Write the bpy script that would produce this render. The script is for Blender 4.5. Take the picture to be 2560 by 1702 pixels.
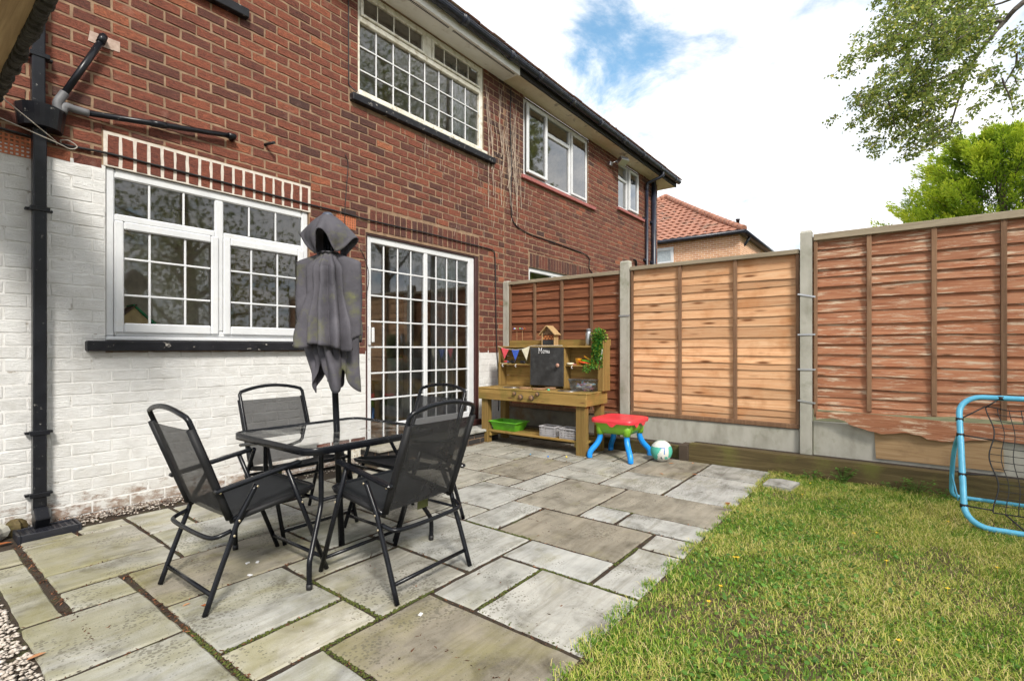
import bpy, math, random
import numpy as np
from mathutils import Vector, Matrix

for _o in list(bpy.data.objects):
    bpy.data.objects.remove(_o)
SC = bpy.context.scene
COL = SC.collection
rnd = random.Random(7)
PI = math.pi

# ------------------------------------------------------------------ camera
cam_d = bpy.data.cameras.new('camera')
cam = bpy.data.objects.new('camera', cam_d)
COL.objects.link(cam)
cam.location = (0, 0, 1.18)
cam.rotation_euler = (PI / 2, 0, math.radians(37.7 - 90))
cam_d.sensor_width = 36
cam_d.lens = 36 * 1250 / 2560
cam_d.shift_y = 19 / 2560
cam_d.clip_start = 0.05
cam_d.clip_end = 2000
SC.camera = cam

# ------------------------------------------------------------------ world, sun, exposure
SUN_EL, SUN_AZ = math.radians(41), math.radians(238)     # azimuth of the sun, from +X towards +Y
W = bpy.data.worlds.new('World')
SC.world = W
W.use_nodes = True
nt = W.node_tree
nt.nodes.clear()


def nd(t, kind, **kw):
    n = t.nodes.new(kind)
    for k, v in kw.items():
        if k in n.inputs:
            n.inputs[k].default_value = v
        else:
            setattr(n, k, v)
    return n


out = nd(nt, 'ShaderNodeOutputWorld')
sky = nd(nt, 'ShaderNodeTexSky', sky_type='NISHITA', sun_disc=False, sun_elevation=SUN_EL,
         sun_rotation=PI / 2 - SUN_AZ, air_density=1.0, dust_density=0.5, ozone_density=3.0)
bg1 = nd(nt, 'ShaderNodeBackground')
bg1.inputs['Strength'].default_value = 0.15
tint = nd(nt, 'ShaderNodeMix', data_type='RGBA', blend_type='MULTIPLY')
tint.inputs[0].default_value = 1.0
tint.inputs[7].default_value = (0.80, 1.25, 1.18, 1)
nt.links.new(sky.outputs[0], tint.inputs[6])
nt.links.new(tint.outputs[2], bg1.inputs['Color'])
geo = nd(nt, 'ShaderNodeTexCoord')
sep = nd(nt, 'ShaderNodeSeparateXYZ')
nt.links.new(geo.outputs['Generated'], sep.inputs[0])
zz = nd(nt, 'ShaderNodeMath', operation='MAXIMUM')
zz.inputs[1].default_value = 0.0
nt.links.new(sep.outputs['Z'], zz.inputs[0])
za = nd(nt, 'ShaderNodeMath', operation='ADD')
za.inputs[1].default_value = 0.22
nt.links.new(zz.outputs[0], za.inputs[0])
dv = nd(nt, 'ShaderNodeVectorMath', operation='DIVIDE')
cmb = nd(nt, 'ShaderNodeCombineXYZ')
for i in range(3):
    nt.links.new(za.outputs[0], cmb.inputs[i])
nt.links.new(geo.outputs['Generated'], dv.inputs[0])
nt.links.new(cmb.outputs[0], dv.inputs[1])
cn = nd(nt, 'ShaderNodeTexNoise', Scale=3.4, Detail=10.0, Roughness=0.62, Distortion=0.35)
mp = nd(nt, 'ShaderNodeMapping')
mp.inputs['Location'].default_value = (3.1, 0.4, 0.0)
nt.links.new(dv.outputs[0], mp.inputs['Vector'])
nt.links.new(mp.outputs[0], cn.inputs['Vector'])
# broken gap in the cloud deck: open sky round one heading, ragged by the same noise
dirv = Vector((0.921, 0.448, 0.575)).normalized()
dot = nd(nt, 'ShaderNodeVectorMath', operation='DOT_PRODUCT')
nrm = nd(nt, 'ShaderNodeVectorMath', operation='NORMALIZE')
nt.links.new(geo.outputs['Generated'], nrm.inputs[0])
nt.links.new(nrm.outputs[0], dot.inputs[0])
dot.inputs[1].default_value = dirv
gap = nd(nt, 'ShaderNodeMapRange')
gap.interpolation_type = 'SMOOTHSTEP'
gap.inputs['From Min'].default_value = 0.9926
gap.inputs['From Max'].default_value = 0.999
gap.inputs['To Max'].default_value = 0.155
nt.links.new(dot.outputs['Value'], gap.inputs['Value'])
sub = nd(nt, 'ShaderNodeMath', operation='SUBTRACT')
nt.links.new(cn.outputs['Fac'], sub.inputs[0])
nt.links.new(gap.outputs[0], sub.inputs[1])
cov = nd(nt, 'ShaderNodeMapRange')
cov.interpolation_type = 'SMOOTHSTEP'
cov.inputs['From Min'].default_value = 0.18
cov.inputs['From Max'].default_value = 0.41
cov.inputs['To Min'].default_value = 0.16
nt.links.new(sub.outputs[0], cov.inputs['Value'])
cr = nd(nt, 'ShaderNodeValToRGB')
cr.color_ramp.elements[0].position = 0.33
cr.color_ramp.elements[0].color = (0.50, 0.58, 0.68, 1)
cr.color_ramp.elements[1].position = 0.56
cr.color_ramp.elements[1].color = (1, 1, 1, 1)
nt.links.new(cn.outputs['Fac'], cr.inputs[0])
bg2 = nd(nt, 'ShaderNodeBackground')
bg2.inputs['Strength'].default_value = 1.02
nt.links.new(cr.outputs[0], bg2.inputs['Color'])
mx = nd(nt, 'ShaderNodeMixShader')
nt.links.new(cov.outputs[0], mx.inputs[0])
nt.links.new(bg1.outputs[0], mx.inputs[1])
nt.links.new(bg2.outputs[0], mx.inputs[2])
nt.links.new(mx.outputs[0], out.inputs['Surface'])

sun_d = bpy.data.lights.new('sun', 'SUN')
sun_d.energy = 3.3
sun_d.angle = math.radians(11)
sun_d.color = (1.0, 0.95, 0.87)
sun = bpy.data.objects.new('sun', sun_d)
COL.objects.link(sun)
_sd = Vector((math.cos(SUN_EL) * math.cos(SUN_AZ), math.cos(SUN_EL) * math.sin(SUN_AZ), math.sin(SUN_EL)))
sun.rotation_euler = (-_sd).to_track_quat('-Z', 'Y').to_euler()
sun.location = (-6, -4, 12)

SC.view_settings.view_transform = 'Standard'
SC.view_settings.look = 'None'
SC.view_settings.gamma = 1
SC.view_settings.exposure = 0.55
SC.render.engine = 'CYCLES'
SC.cycles.max_bounces = 6
SC.cycles.use_adaptive_sampling = True
SC.cycles.adaptive_threshold = 0.03
SC.cycles.diffuse_bounces = 3
SC.cycles.glossy_bounces = 3
SC.cycles.transparent_max_bounces = 8
SC.cycles.use_denoising = True

# ------------------------------------------------------------------ scene helpers


def tag(o, label=None, cat=None, group=None, kind=None):
    if label:
        o['label'] = label
    if cat:
        o['category'] = cat
    if group:
        o['group'] = group
    if kind:
        o['kind'] = kind
    return o


def thing(name, label, cat, loc=(0, 0, 0), rotz=0.0, group=None):
    o = bpy.data.objects.new(name, None)
    COL.objects.link(o)
    o.empty_display_size = 0.1
    o.location = loc
    o.rotation_euler = (0, 0, rotz)
    return tag(o, label, cat, group)


def copy_tree(o, parent=None):
    c = o.copy()
    COL.objects.link(c)
    if parent is not None:
        c.parent = parent
        c.matrix_parent_inverse = o.matrix_parent_inverse.copy()
    for ch in list(o.children):
        copy_tree(ch, c)
    return c


class MB:
    """collects shapes in world (or local) coordinates and links them as one mesh object"""

    def __init__(self):
        self.v, self.f, self.s, self.t, self.mi = [], [], [], [], []
        self.tone = 0.5
        self.m = 0

    def add(self, vs, fs, smooth=False):
        b = len(self.v)
        self.v.extend([tuple(p) for p in vs])
        self.t.extend([self.tone] * len(vs))
        for f in fs:
            self.f.append(tuple(b + i for i in f))
            self.s.append(smooth)
            self.mi.append(self.m)
        return self

    def quad(self, a, b, c, d):
        return self.add([a, b, c, d], [(0, 1, 2, 3)])

    def box(self, x0, x1, y0, y1, z0, z1, ch=0.0):
        return self.obox(((x0 + x1) / 2, (y0 + y1) / 2, (z0 + z1) / 2), (1, 0, 0), (0, 1, 0), (0, 0, 1),
                         abs(x1 - x0) / 2, abs(y1 - y0) / 2, abs(z1 - z0) / 2, ch)

    def obox(self, c, ax, ay, az, hx, hy, hz, ch=0.0):
        c, ax, ay, az = Vector(c), Vector(ax), Vector(ay), Vector(az)
        P = lambda x, y, z: c + ax * x + ay * y + az * z
        if ch <= 0:
            vs = [P(sx * hx, sy * hy, sz * hz) for sz in (-1, 1) for sy in (-1, 1) for sx in (-1, 1)]
            return self.add(vs, [(0, 2, 3, 1), (4, 5, 7, 6), (0, 1, 5, 4), (2, 6, 7, 3), (0, 4, 6, 2), (1, 3, 7, 5)])
        ch = min(ch, hx * .9, hy * .9, hz * .9)
        vs, ix = [], {}
        for sx in (-1, 1):
            for sy in (-1, 1):
                for sz in (-1, 1):
                    for k in range(3):
                        d = [hx - ch, hy - ch, hz - ch]
                        d[k] = (hx, hy, hz)[k]
                        ix[(sx, sy, sz, k)] = len(vs)
                        vs.append(P(sx * d[0], sy * d[1], sz * d[2]))
        fs = []
        I = lambda sx, sy, sz, k: ix[(sx, sy, sz, k)]
        for s in (-1, 1):
            q = [I(s, -1, -1, 0), I(s, 1, -1, 0), I(s, 1, 1, 0), I(s, -1, 1, 0)]
            fs.append(q if s > 0 else q[::-1])
            q = [I(-1, s, -1, 1), I(-1, s, 1, 1), I(1, s, 1, 1), I(1, s, -1, 1)]
            fs.append(q if s > 0 else q[::-1])
            q = [I(-1, -1, s, 2), I(1, -1, s, 2), I(1, 1, s, 2), I(-1, 1, s, 2)]
            fs.append(q if s > 0 else q[::-1])
        for a in (-1, 1):
            for b in (-1, 1):
                q = [I(a, b, -1, 0), I(a, b, -1, 1), I(a, b, 1, 1), I(a, b, 1, 0)]
                fs.append(q if a * b > 0 else q[::-1])
                q = [I(-1, a, b, 1), I(-1, a, b, 2), I(1, a, b, 2), I(1, a, b, 1)]
                fs.append(q if a * b > 0 else q[::-1])
                q = [I(a, -1, b, 2), I(a, -1, b, 0), I(a, 1, b, 0), I(a, 1, b, 2)]
                fs.append(q if a * b > 0 else q[::-1])
        for a in (-1, 1):
            for b in (-1, 1):
                for c2 in (-1, 1):
                    q = [I(a, b, c2, 0), I(a, b, c2, 1), I(a, b, c2, 2)]
                    fs.append(q if a * b * c2 > 0 else q[::-1])
        return self.add(vs, fs)

    def bar(self, a, b, w, h, up=(0, 0, 1), ch=0.0):
        """rectangular bar from a to b, w across, h along up"""
        a, b = Vector(a), Vector(b)
        d = b - a
        L = d.length
        d.normalize()
        s = d.cross(Vector(up))
        if s.length < 1e-5:
            s = d.cross(Vector((1, 0, 0)))
        s.normalize()
        u = s.cross(d)
        return self.obox((a + b) / 2, d, s, u, L / 2, w / 2, h / 2, ch)

    def tube(self, pts, r, n=8, closed=False, caps=True, smooth=True):
        pts = [Vector(p) for p in pts]
        R = r if isinstance(r, (list, tuple)) else [r] * len(pts)
        N = len(pts)
        vs, fs = [], []
        prev = None
        for i, p in enumerate(pts):
            if closed:
                d = pts[(i + 1) % N] - pts[i - 1]
            else:
                d = pts[min(i + 1, N - 1)] - pts[max(i - 1, 0)]
            d.normalize()
            if prev is None:
                a = Vector((0, 0, 1)) if abs(d.z) < .9 else Vector((1, 0, 0))
                u = d.cross(a).normalized()
            else:
                u = prev - d * prev.dot(d)
                u.normalize()
            prev = u
            w = d.cross(u)
            for k in range(n):
                t = 2 * PI * k / n
                vs.append(p + (u * math.cos(t) + w * math.sin(t)) * R[i])
        M = N if closed else N - 1
        for i in range(M):
            for k in range(n):
                a, b = i * n + k, i * n + (k + 1) % n
                c, d = ((i + 1) % N) * n + (k + 1) % n, ((i + 1) % N) * n + k
                fs.append((a, b, c, d))
        self.add(vs, fs, smooth)
        if caps and not closed:
            b = len(self.v) - len(vs)
            self.f.append(tuple(b + k for k in range(n))[::-1])
            self.f.append(tuple(b + (N - 1) * n + k for k in range(n)))
            self.s += [False, False]
            self.mi += [self.m, self.m]
        return self

    def lathe(self, prof, c=(0, 0, 0), n=16, ax=(0, 0, 1), smooth=True, caps=True):
        az = Vector(ax).normalized()
        a = Vector((1, 0, 0)) if abs(az.x) < .9 else Vector((0, 1, 0))
        ux = az.cross(a).normalized()
        uy = az.cross(ux)
        c = Vector(c)
        vs, fs = [], []
        for r, z in prof:
            for k in range(n):
                t = 2 * PI * k / n
                vs.append(c + az * z + (ux * math.cos(t) + uy * math.sin(t)) * r)
        for i in range(len(prof) - 1):
            for k in range(n):
                fs.append((i * n + k, i * n + (k + 1) % n, (i + 1) * n + (k + 1) % n, (i + 1) * n + k))
        self.add(vs, fs, smooth)
        if caps:
            b = len(self.v) - len(vs)
            if prof[0][0] > 1e-4:
                self.f.append(tuple(b + k for k in range(n))[::-1]); self.s.append(False); self.mi.append(self.m)
            if prof[-1][0] > 1e-4:
                e = b + (len(prof) - 1) * n
                self.f.append(tuple(e + k for k in range(n))); self.s.append(False); self.mi.append(self.m)
        return self

    def prism(self, poly, o, ux, uy, depth):
        """2-D polygon poly in the plane o + a ux + b uy, extruded by the vector depth"""
        o, ux, uy, dp = Vector(o), Vector(ux), Vector(uy), Vector(depth)
        n = len(poly)
        vs = [o + ux * a + uy * b for a, b in poly] + [o + ux * a + uy * b + dp for a, b in poly]
        fs = [tuple(range(n)), tuple(range(2 * n - 1, n - 1, -1))]
        fs += [(i, (i + 1) % n + 0, (i + 1) % n + n, i + n)[::-1] for i in range(n)]
        return self.add(vs, fs)

    def grid(self, fn, nu, nv, smooth=True, closed_u=False):
        vs = [fn(i / (nu if closed_u else nu - 1), j / (nv - 1)) for j in range(nv) for i in range(nu)]
        fs = []
        for j in range(nv - 1):
            for i in range(nu if closed_u else nu - 1):
                fs.append((j * nu + i, j * nu + (i + 1) % nu, (j + 1) * nu + (i + 1) % nu, (j + 1) * nu + i))
        return self.add(vs, fs, smooth)

    def mesh(self, name, mats):
        me = bpy.data.meshes.new(name)
        me.from_pydata(self.v, [], self.f)
        mats = mats if isinstance(mats, (list, tuple)) else [mats]
        for m in mats:
            me.materials.append(m)
        me.polygons.foreach_set('use_smooth', self.s)
        if len(mats) > 1:
            me.polygons.foreach_set('material_index', self.mi)
        a = me.attributes.new('tone', 'FLOAT', 'POINT')
        a.data.foreach_set('value', self.t)
        me.update()
        return me

    def build(self, name, mats, parent=None, local=False, label=None, cat=None, group=None, kind=None):
        if parent is None and not local and self.v and kind is None:
            A = np.array(self.v)
            base = Vector(((A[:, 0].min() + A[:, 0].max()) / 2, (A[:, 1].min() + A[:, 1].max()) / 2, A[:, 2].min()))
            self.v = [tuple(Vector(p) - base) for p in self.v]
        else:
            base = None
        o = bpy.data.objects.new(name, self.mesh(name, mats))
        COL.objects.link(o)
        if base is not None:
            o.location = base
        if parent is not None:
            o.parent = parent
            if not local and parent.parent is None and parent.type == 'EMPTY':
                o.matrix_parent_inverse = Matrix.LocRotScale(parent.location, parent.rotation_euler, None).inverted()
            elif not local and parent.parent is None and parent.type == 'MESH':
                o.matrix_parent_inverse = Matrix.Translation(parent.location).inverted()
        return tag(o, label, cat, group, kind)


def npmesh(name, V, F, mat, tone=None, parent=None, kind=None, label=None, cat=None, smooth=False, group=None):
    """big mesh from numpy arrays: V (n,3), F (m,k)"""
    me = bpy.data.meshes.new(name)
    k = F.shape[1]
    me.vertices.add(len(V)); me.vertices.foreach_set('co', np.asarray(V, np.float32).ravel())
    me.loops.add(F.size); me.loops.foreach_set('vertex_index', F.astype(np.int32).ravel())
    me.polygons.add(len(F)); me.polygons.foreach_set('loop_start', np.arange(0, F.size, k, dtype=np.int32))
    me.polygons.foreach_set('loop_total', np.full(len(F), k, np.int32))
    if smooth:
        me.polygons.foreach_set('use_smooth', np.ones(len(F), bool))
    me.materials.append(mat)
    a = me.attributes.new('tone', 'FLOAT', 'POINT')
    a.data.foreach_set('value', np.asarray(tone if tone is not None else np.full(len(V), .5), np.float32))
    me.update(calc_edges=True)
    me.validate()
    o = bpy.data.objects.new(name, me)
    COL.objects.link(o)
    if parent is not None:
        o.parent = parent
        if parent.parent is None and parent.type == 'EMPTY':
            o.matrix_parent_inverse = Matrix.LocRotScale(parent.location, parent.rotation_euler, None).inverted()
        elif parent.parent is None:
            o.matrix_parent_inverse = Matrix.Translation(parent.location).inverted()
    return tag(o, label, cat, group, kind)


def arc(c, r, a0, a1, n, ux=(1, 0, 0), uy=(0, 0, 1)):
    c, ux, uy = Vector(c), Vector(ux), Vector(uy)
    return [c + ux * (r * math.cos(a0 + (a1 - a0) * i / (n - 1))) + uy * (r * math.sin(a0 + (a1 - a0) * i / (n - 1)))
            for i in range(n)]


def smooth_path(pts, n=6):
    """Catmull-Rom through pts"""
    P = [Vector(p) for p in pts]
    P = [P[0] * 2 - P[1]] + P + [P[-1] * 2 - P[-2]]
    o = []
    for i in range(1, len(P) - 2):
        for k in range(n):
            t = k / n
            a, b, c, d = P[i - 1], P[i], P[i + 1], P[i + 2]
            o.append(.5 * ((2 * b) + (c - a) * t + (2 * a - 5 * b + 4 * c - d) * t * t + (3 * b - a - 3 * c + d) * t ** 3))
    o.append(P[-2])
    return o

# ------------------------------------------------------------------ materials


def new_mat(name):
    m = bpy.data.materials.new(name)
    m.use_nodes = True
    t = m.node_tree
    return m, t, t.nodes['Principled BSDF']


def ramp(t, src, stops):
    c = nd(t, 'ShaderNodeValToRGB')
    e = c.color_ramp.elements
    while len(e) < len(stops):
        e.new(0.5)
    for i, (p, col) in enumerate(stops):
        e[i].position = p
        e[i].color = (*col, 1) if len(col) == 3 else col
    t.links.new(src, c.inputs[0])
    return c.outputs[0]


def coords(t, stretch=(1, 1, 1), tone_shift=0.0):
    g = nd(t, 'ShaderNodeNewGeometry')
    v = g.outputs['Position']
    if tone_shift:
        a = nd(t, 'ShaderNodeAttribute', attribute_name='tone')
        m = nd(t, 'ShaderNodeVectorMath', operation='MULTIPLY_ADD')
        cb = nd(t, 'ShaderNodeCombineXYZ')
        for i in range(3):
            t.links.new(a.outputs['Fac'], cb.inputs[i])
        t.links.new(cb.outputs[0], m.inputs[0])
        m.inputs[1].default_value = (tone_shift, tone_shift * 1.3, tone_shift * .7)
        t.links.new(v, m.inputs[2])
        v = m.outputs[0]
    if stretch != (1, 1, 1):
        m = nd(t, 'ShaderNodeVectorMath', operation='MULTIPLY')
        t.links.new(v, m.inputs[0])
        m.inputs[1].default_value = stretch
        v = m.outputs[0]
    return v


def noise(t, vec, scale, detail=5.0, rough=0.55, dist=0.0):
    n = nd(t, 'ShaderNodeTexNoise', Scale=scale, Detail=detail, Roughness=rough, Distortion=dist)
    t.links.new(vec, n.inputs['Vector'])
    return n.outputs['Fac']


def mixc(t, fac, a, b, mode='MIX'):
    m = nd(t, 'ShaderNodeMix', data_type='RGBA', blend_type=mode)
    for s, v in ((m.inputs[0], fac), (m.inputs[6], a), (m.inputs[7], b)):
        if isinstance(v, (int, float)):
            s.default_value = v
        elif isinstance(v, tuple):
            s.default_value = (*v, 1) if len(v) == 3 else v
        else:
            t.links.new(v, s)
    return m.outputs[2]


def bump(t, b, h, strength=0.3, dist=0.01):
    n = nd(t, 'ShaderNodeBump')
    n.inputs['Strength'].default_value = strength
    n.inputs['Distance'].default_value = dist
    t.links.new(h, n.inputs['Height'])
    t.links.new(n.outputs[0], b.inputs['Normal'])
    return n


def tone_of(t):
    return nd(t, 'ShaderNodeAttribute', attribute_name='tone').outputs['Fac']


def pm(name, stops, scale=6.0, rough=0.6, stretch=(1, 1, 1), bumps=0.0, bscale=80.0, bdist=0.004, metal=0.0, spec=0.5,
       shift=0.0, detail=6.0, dirt=None, dirt_scale=3.0, dirt_lo=.55, dirt_hi=.7, coat=0.0):
    m, t, b = new_mat(name)
    v = coords(t, stretch, shift)
    c = ramp(t, noise(t, v, scale, detail, .6), stops)
    if dirt:
        d = nd(t, 'ShaderNodeMapRange')
        d.inputs['From Min'].default_value = dirt_lo
        d.inputs['From Max'].default_value = dirt_hi
        t.links.new(noise(t, coords(t, (1, 1, 1), shift), dirt_scale, 8.0, .65), d.inputs['Value'])
        c = mixc(t, d.outputs[0], c, dirt)
    t.links.new(c, b.inputs['Base Color'])
    b.inputs['Roughness'].default_value = rough
    b.inputs['Metallic'].default_value = metal
    b.inputs['Specular IOR Level'].default_value = spec
    b.inputs['Coat Weight'].default_value = coat
    if bumps:
        bump(t, b, noise(t, v, bscale, 4.0, .6), bumps, bdist)
    return m


def plain(name, col, rough=0.5, var=0.18, scale=14.0, **k):
    lo = tuple(c * (1 - var) for c in col)
    hi = tuple(min(1, c * (1 + var)) for c in col)
    return pm(name, [(.3, lo), (.7, hi)], scale=scale, rough=rough, **k)


def glass_mat(name, tint=(.93, .96, .95), ior=1.52, boost=1.7, rough=0.0, dust=0.0):
    m = bpy.data.materials.new(name)
    m.use_nodes = True
    t = m.node_tree
    t.nodes.clear()
    o = nd(t, 'ShaderNodeOutputMaterial')
    tr = nd(t, 'ShaderNodeBsdfTransparent')
    tr.inputs[0].default_value = (*tint, 1)
    gl = nd(t, 'ShaderNodeBsdfGlossy')
    gl.inputs['Roughness'].default_value = rough
    fr = nd(t, 'ShaderNodeFresnel', IOR=ior)
    mu = nd(t, 'ShaderNodeMath', operation='MULTIPLY', use_clamp=True)
    mu.inputs[1].default_value = boost
    t.links.new(fr.outputs[0], mu.inputs[0])
    mx_ = nd(t, 'ShaderNodeMixShader')
    t.links.new(mu.outputs[0], mx_.inputs[0])
    t.links.new(tr.outputs[0], mx_.inputs[1])
    t.links.new(gl.outputs[0], mx_.inputs[2])
    last = mx_.outputs[0]
    if dust:
        df = nd(t, 'ShaderNodeBsdfDiffuse')
        df.inputs[0].default_value = (.5, .5, .46, 1)
        r_ = nd(t, 'ShaderNodeMapRange')
        r_.inputs['From Min'].default_value = .45
        r_.inputs['From Max'].default_value = .8
        r_.inputs['To Max'].default_value = dust
        t.links.new(noise(t, coords(t), 9.0, 9.0, .7), r_.inputs['Value'])
        m2 = nd(t, 'ShaderNodeMixShader')
        t.links.new(r_.outputs[0], m2.inputs[0])
        t.links.new(last, m2.inputs[1])
        t.links.new(df.outputs[0], m2.inputs[2])
        last = m2.outputs[0]
    t.links.new(last, o.inputs['Surface'])
    return m


MAT = {}


def brick_mat(name, painted=False, far=False):
    m, t, b = new_mat(name)
    v = coords(t, (1, 1, 1), 3.0)
    crease = noise(t, coords(t, (20, 20, 75), 3.0), 1.0, 7.0, .78, 1.6)
    fine = noise(t, v, 230.0, 3.0, .7)
    if painted:
        base = ramp(t, noise(t, coords(t), 7.0, 6.0, .6), [(.3, (.61, .60, .575)), (.55, (.71, .705, .69)), (.8, (.765, .765, .75))])
        # paint worn away and grime low on the wall and here and there
        g = nd(t, 'ShaderNodeNewGeometry')
        sp = nd(t, 'ShaderNodeSeparateXYZ')
        t.links.new(g.outputs['Position'], sp.inputs[0])
        low = nd(t, 'ShaderNodeMapRange')
        low.inputs['From Min'].default_value = .36
        low.inputs['From Max'].default_value = .02
        low.inputs['To Max'].default_value = .36
        t.links.new(sp.outputs['Z'], low.inputs['Value'])
        ad = nd(t, 'ShaderNodeMath', operation='ADD')
        t.links.new(noise(t, coords(t, (1, 1, 1.6)), 11.0, 9.0, .72), ad.inputs[0])
        t.links.new(low.outputs[0], ad.inputs[1])
        wr = nd(t, 'ShaderNodeMapRange')
        wr.inputs['From Min'].default_value = .72
        wr.inputs['From Max'].default_value = .86
        t.links.new(ad.outputs[0], wr.inputs['Value'])
        c = mixc(t, wr.outputs[0], base, (.23, .135, .095))
        ad2 = nd(t, 'ShaderNodeMath', operation='ADD')
        t.links.new(noise(t, coords(t, (1, 1, .8)), 3.0, 8.0, .65), ad2.inputs[0])
        t.links.new(low.outputs[0], ad2.inputs[1])
        gr = nd(t, 'ShaderNodeMapRange')
        gr.inputs['From Min'].default_value = .6
        gr.inputs['From Max'].default_value = .95
        gr.inputs['To Max'].default_value = .5
        t.links.new(ad2.outputs[0], gr.inputs['Value'])
        c = mixc(t, gr.outputs[0], c, (.50, .46, .38))
        b.inputs['Roughness'].default_value = .6
    else:
        c = ramp(t, tone_of(t), [(0.0, (.038, .020, .017)), (.22, (.075, .028, .021)), (.5, (.155, .045, .027)),
                                (.78, (.225, .066, .034)), (1.0, (.33, .115, .052))])
        sm = ramp(t, crease, [(.33, (.26, .24, .24)), (.48, (.86, .85, .84)), (.68, (1.62, 1.55, 1.50))])
        c = mixc(t, 1.0, c, sm, 'MULTIPLY')
        ef = nd(t, 'ShaderNodeMapRange')
        ef.inputs['From Min'].default_value = .60
        ef.inputs['From Max'].default_value = .85
        ef.inputs['To Max'].default_value = .55
        t.links.new(noise(t, coords(t), 3.4, 10.0, .72), ef.inputs['Value'])
        c = mixc(t, ef.outputs[0], c, (.40, .29, .23))
        b.inputs['Roughness'].default_value = .85
    t.links.new(c, b.inputs['Base Color'])
    h = nd(t, 'ShaderNodeMath', operation='MULTIPLY_ADD')
    t.links.new(crease, h.inputs[0])
    h.inputs[1].default_value = 1.0
    hf = nd(t, 'ShaderNodeMath', operation='MULTIPLY')
    t.links.new(fine, hf.inputs[0])
    hf.inputs[1].default_value = .25
    t.links.new(hf.outputs[0], h.inputs[2])
    bump(t, b, h.outputs[0], 1.0 if painted else .9, .010 if painted else .010)
    return m


MAT['brick'] = brick_mat('rustic red brick')
MAT['painted'] = brick_mat('white painted brick', True)
MAT['mortar'] = pm('tan mortar', [(.3, (.17, .105, .065)), (.6, (.28, .185, .115)), (.8, (.38, .275, .185))], 14, .95, bumps=.5,
                   bscale=180, dirt=(.13, .085, .06), dirt_scale=2.2, dirt_lo=.58, dirt_hi=.78)
MAT['pointing'] = pm('pale new pointing', [(.3, (.48, .43, .37)), (.7, (.66, .61, .54))], 20, .95, bumps=.6, bscale=120)
MAT['painted_mortar'] = pm('white painted joints', [(.3, (.54, .53, .505)), (.6, (.65, .645, .63))], 22, .7, bumps=.6, bscale=90,
                           dirt=(.30, .27, .23), dirt_scale=16, dirt_lo=.60, dirt_hi=.70)
MAT['upvc'] = pm('white plastic frame', [(.35, (.56, .57, .585)), (.65, (.63, .64, .65))], 5, .35, dirt=(.55, .52, .45),
                 dirt_scale=7, dirt_lo=.6, dirt_hi=.85)
MAT['upvc_old'] = pm('dirty cream plastic frame', [(.3, (.60, .57, .47)), (.65, (.74, .72, .64))], 9, .4, dirt=(.33, .27, .17),
                     dirt_scale=13, dirt_lo=.52, dirt_hi=.72)
MAT['glass'] = glass_mat('window glass', (.93, .96, .94), 1.52, 3.4, .03)
MAT['black_paint'] = pm('black gloss paint', [(.3, (.010, .011, .016)), (.7, (.022, .023, .030))], 9, .38, dirt=(.16, .15, .14),
                        dirt_scale=24, dirt_lo=.62, dirt_hi=.74, bumps=.2, bscale=60)
MAT['black_sill'] = pm('peeling black sill paint', [(.3, (.006, .006, .008)), (.7, (.015, .015, .019))], 12, .45, spec=.3, dirt=(.42, .39, .35),
                       dirt_scale=22, dirt_lo=.61, dirt_hi=.66, bumps=.5, bscale=50)
MAT['navy_gutter'] = pm('dark plastic gutter', [(.3, (.008, .010, .019)), (.7, (.022, .026, .045))], 6, .35, dirt=(.10, .09, .08),
                        dirt_scale=10, dirt_lo=.58, dirt_hi=.8)
MAT['red_sill'] = plain('faded red tile sill', (.30, .095, .085), .7, bumps=.2)
MAT['soffit'] = pm('white soffit board', [(.3, (.76, .75, .72)), (.7, (.86, .85, .83))], 3, .5, dirt=(.42, .37, .29), dirt_scale=9,
                   dirt_lo=.58, dirt_hi=.8)
MAT['soffit_old'] = pm('stained cream soffit', [(.3, (.60, .51, .36)), (.7, (.76, .68, .52))], 3, .6, dirt=(.10, .07, .05),
                       dirt_scale=6, dirt_lo=.58, dirt_hi=.74)
MAT['vent_dark'] = plain('dark vent', (.03, .026, .024), .8)
MAT['door_brown'] = plain('maroon painted timber', (.050, .018, .017), .45, bumps=.2)
MAT['terracotta'] = pm('terracotta air brick', [(.3, (.34, .10, .045)), (.7, (.46, .155, .07))], 30, .85, bumps=.3)
MAT['void'] = plain('dark cavity', (.012, .010, .009), .95)
MAT['room'] = plain('dim room wall', (.80, .70, .57), .9)
MAT['room_floor'] = plain('dark room floor', (.32, .21, .12), .7)
MAT['curtain'] = plain('pale grey curtain', (.42, .43, .44), .9, bumps=.3)
MAT['pipe'] = pm('weathered black pipe', [(.3, (.005, .005, .007)), (.7, (.012, .013, .017))], 8, .3, spec=.3, dirt=(.30, .29, .27),
                 dirt_scale=28, dirt_lo=.64, dirt_hi=.74)
MAT['pipe_grey'] = plain('grey weathered plastic pipe', (.11, .11, .115), .6, bumps=.2)
MAT['cable'] = plain('black cable', (.008, .008, .009), .55)
MAT['wire'] = plain('grey wire', (.30, .27, .23), .5)
MAT['roof'] = pm('brown roof tile', [(.3, (.10, .045, .03)), (.7, (.17, .075, .045))], 9, .85, dirt=(.16, .15, .07), dirt_scale=5,
                 bumps=.4)
MAT['tile_red'] = pm('orange pantile', [(.3, (.27, .115, .075)), (.7, (.40, .185, .12))], 2.0, .8, dirt=(.18, .115, .08), dirt_scale=1.2)
MAT['concrete'] = pm('weathered concrete', [(.25, (.26, .25, .20)), (.55, (.40, .385, .33)), (.8, (.47, .455, .40))], 7, .95, bumps=.5,
                     bscale=150, dirt=(.19, .20, .13), dirt_scale=4, dirt_lo=.55, dirt_hi=.75, stretch=(1, 1, .45))
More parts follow.
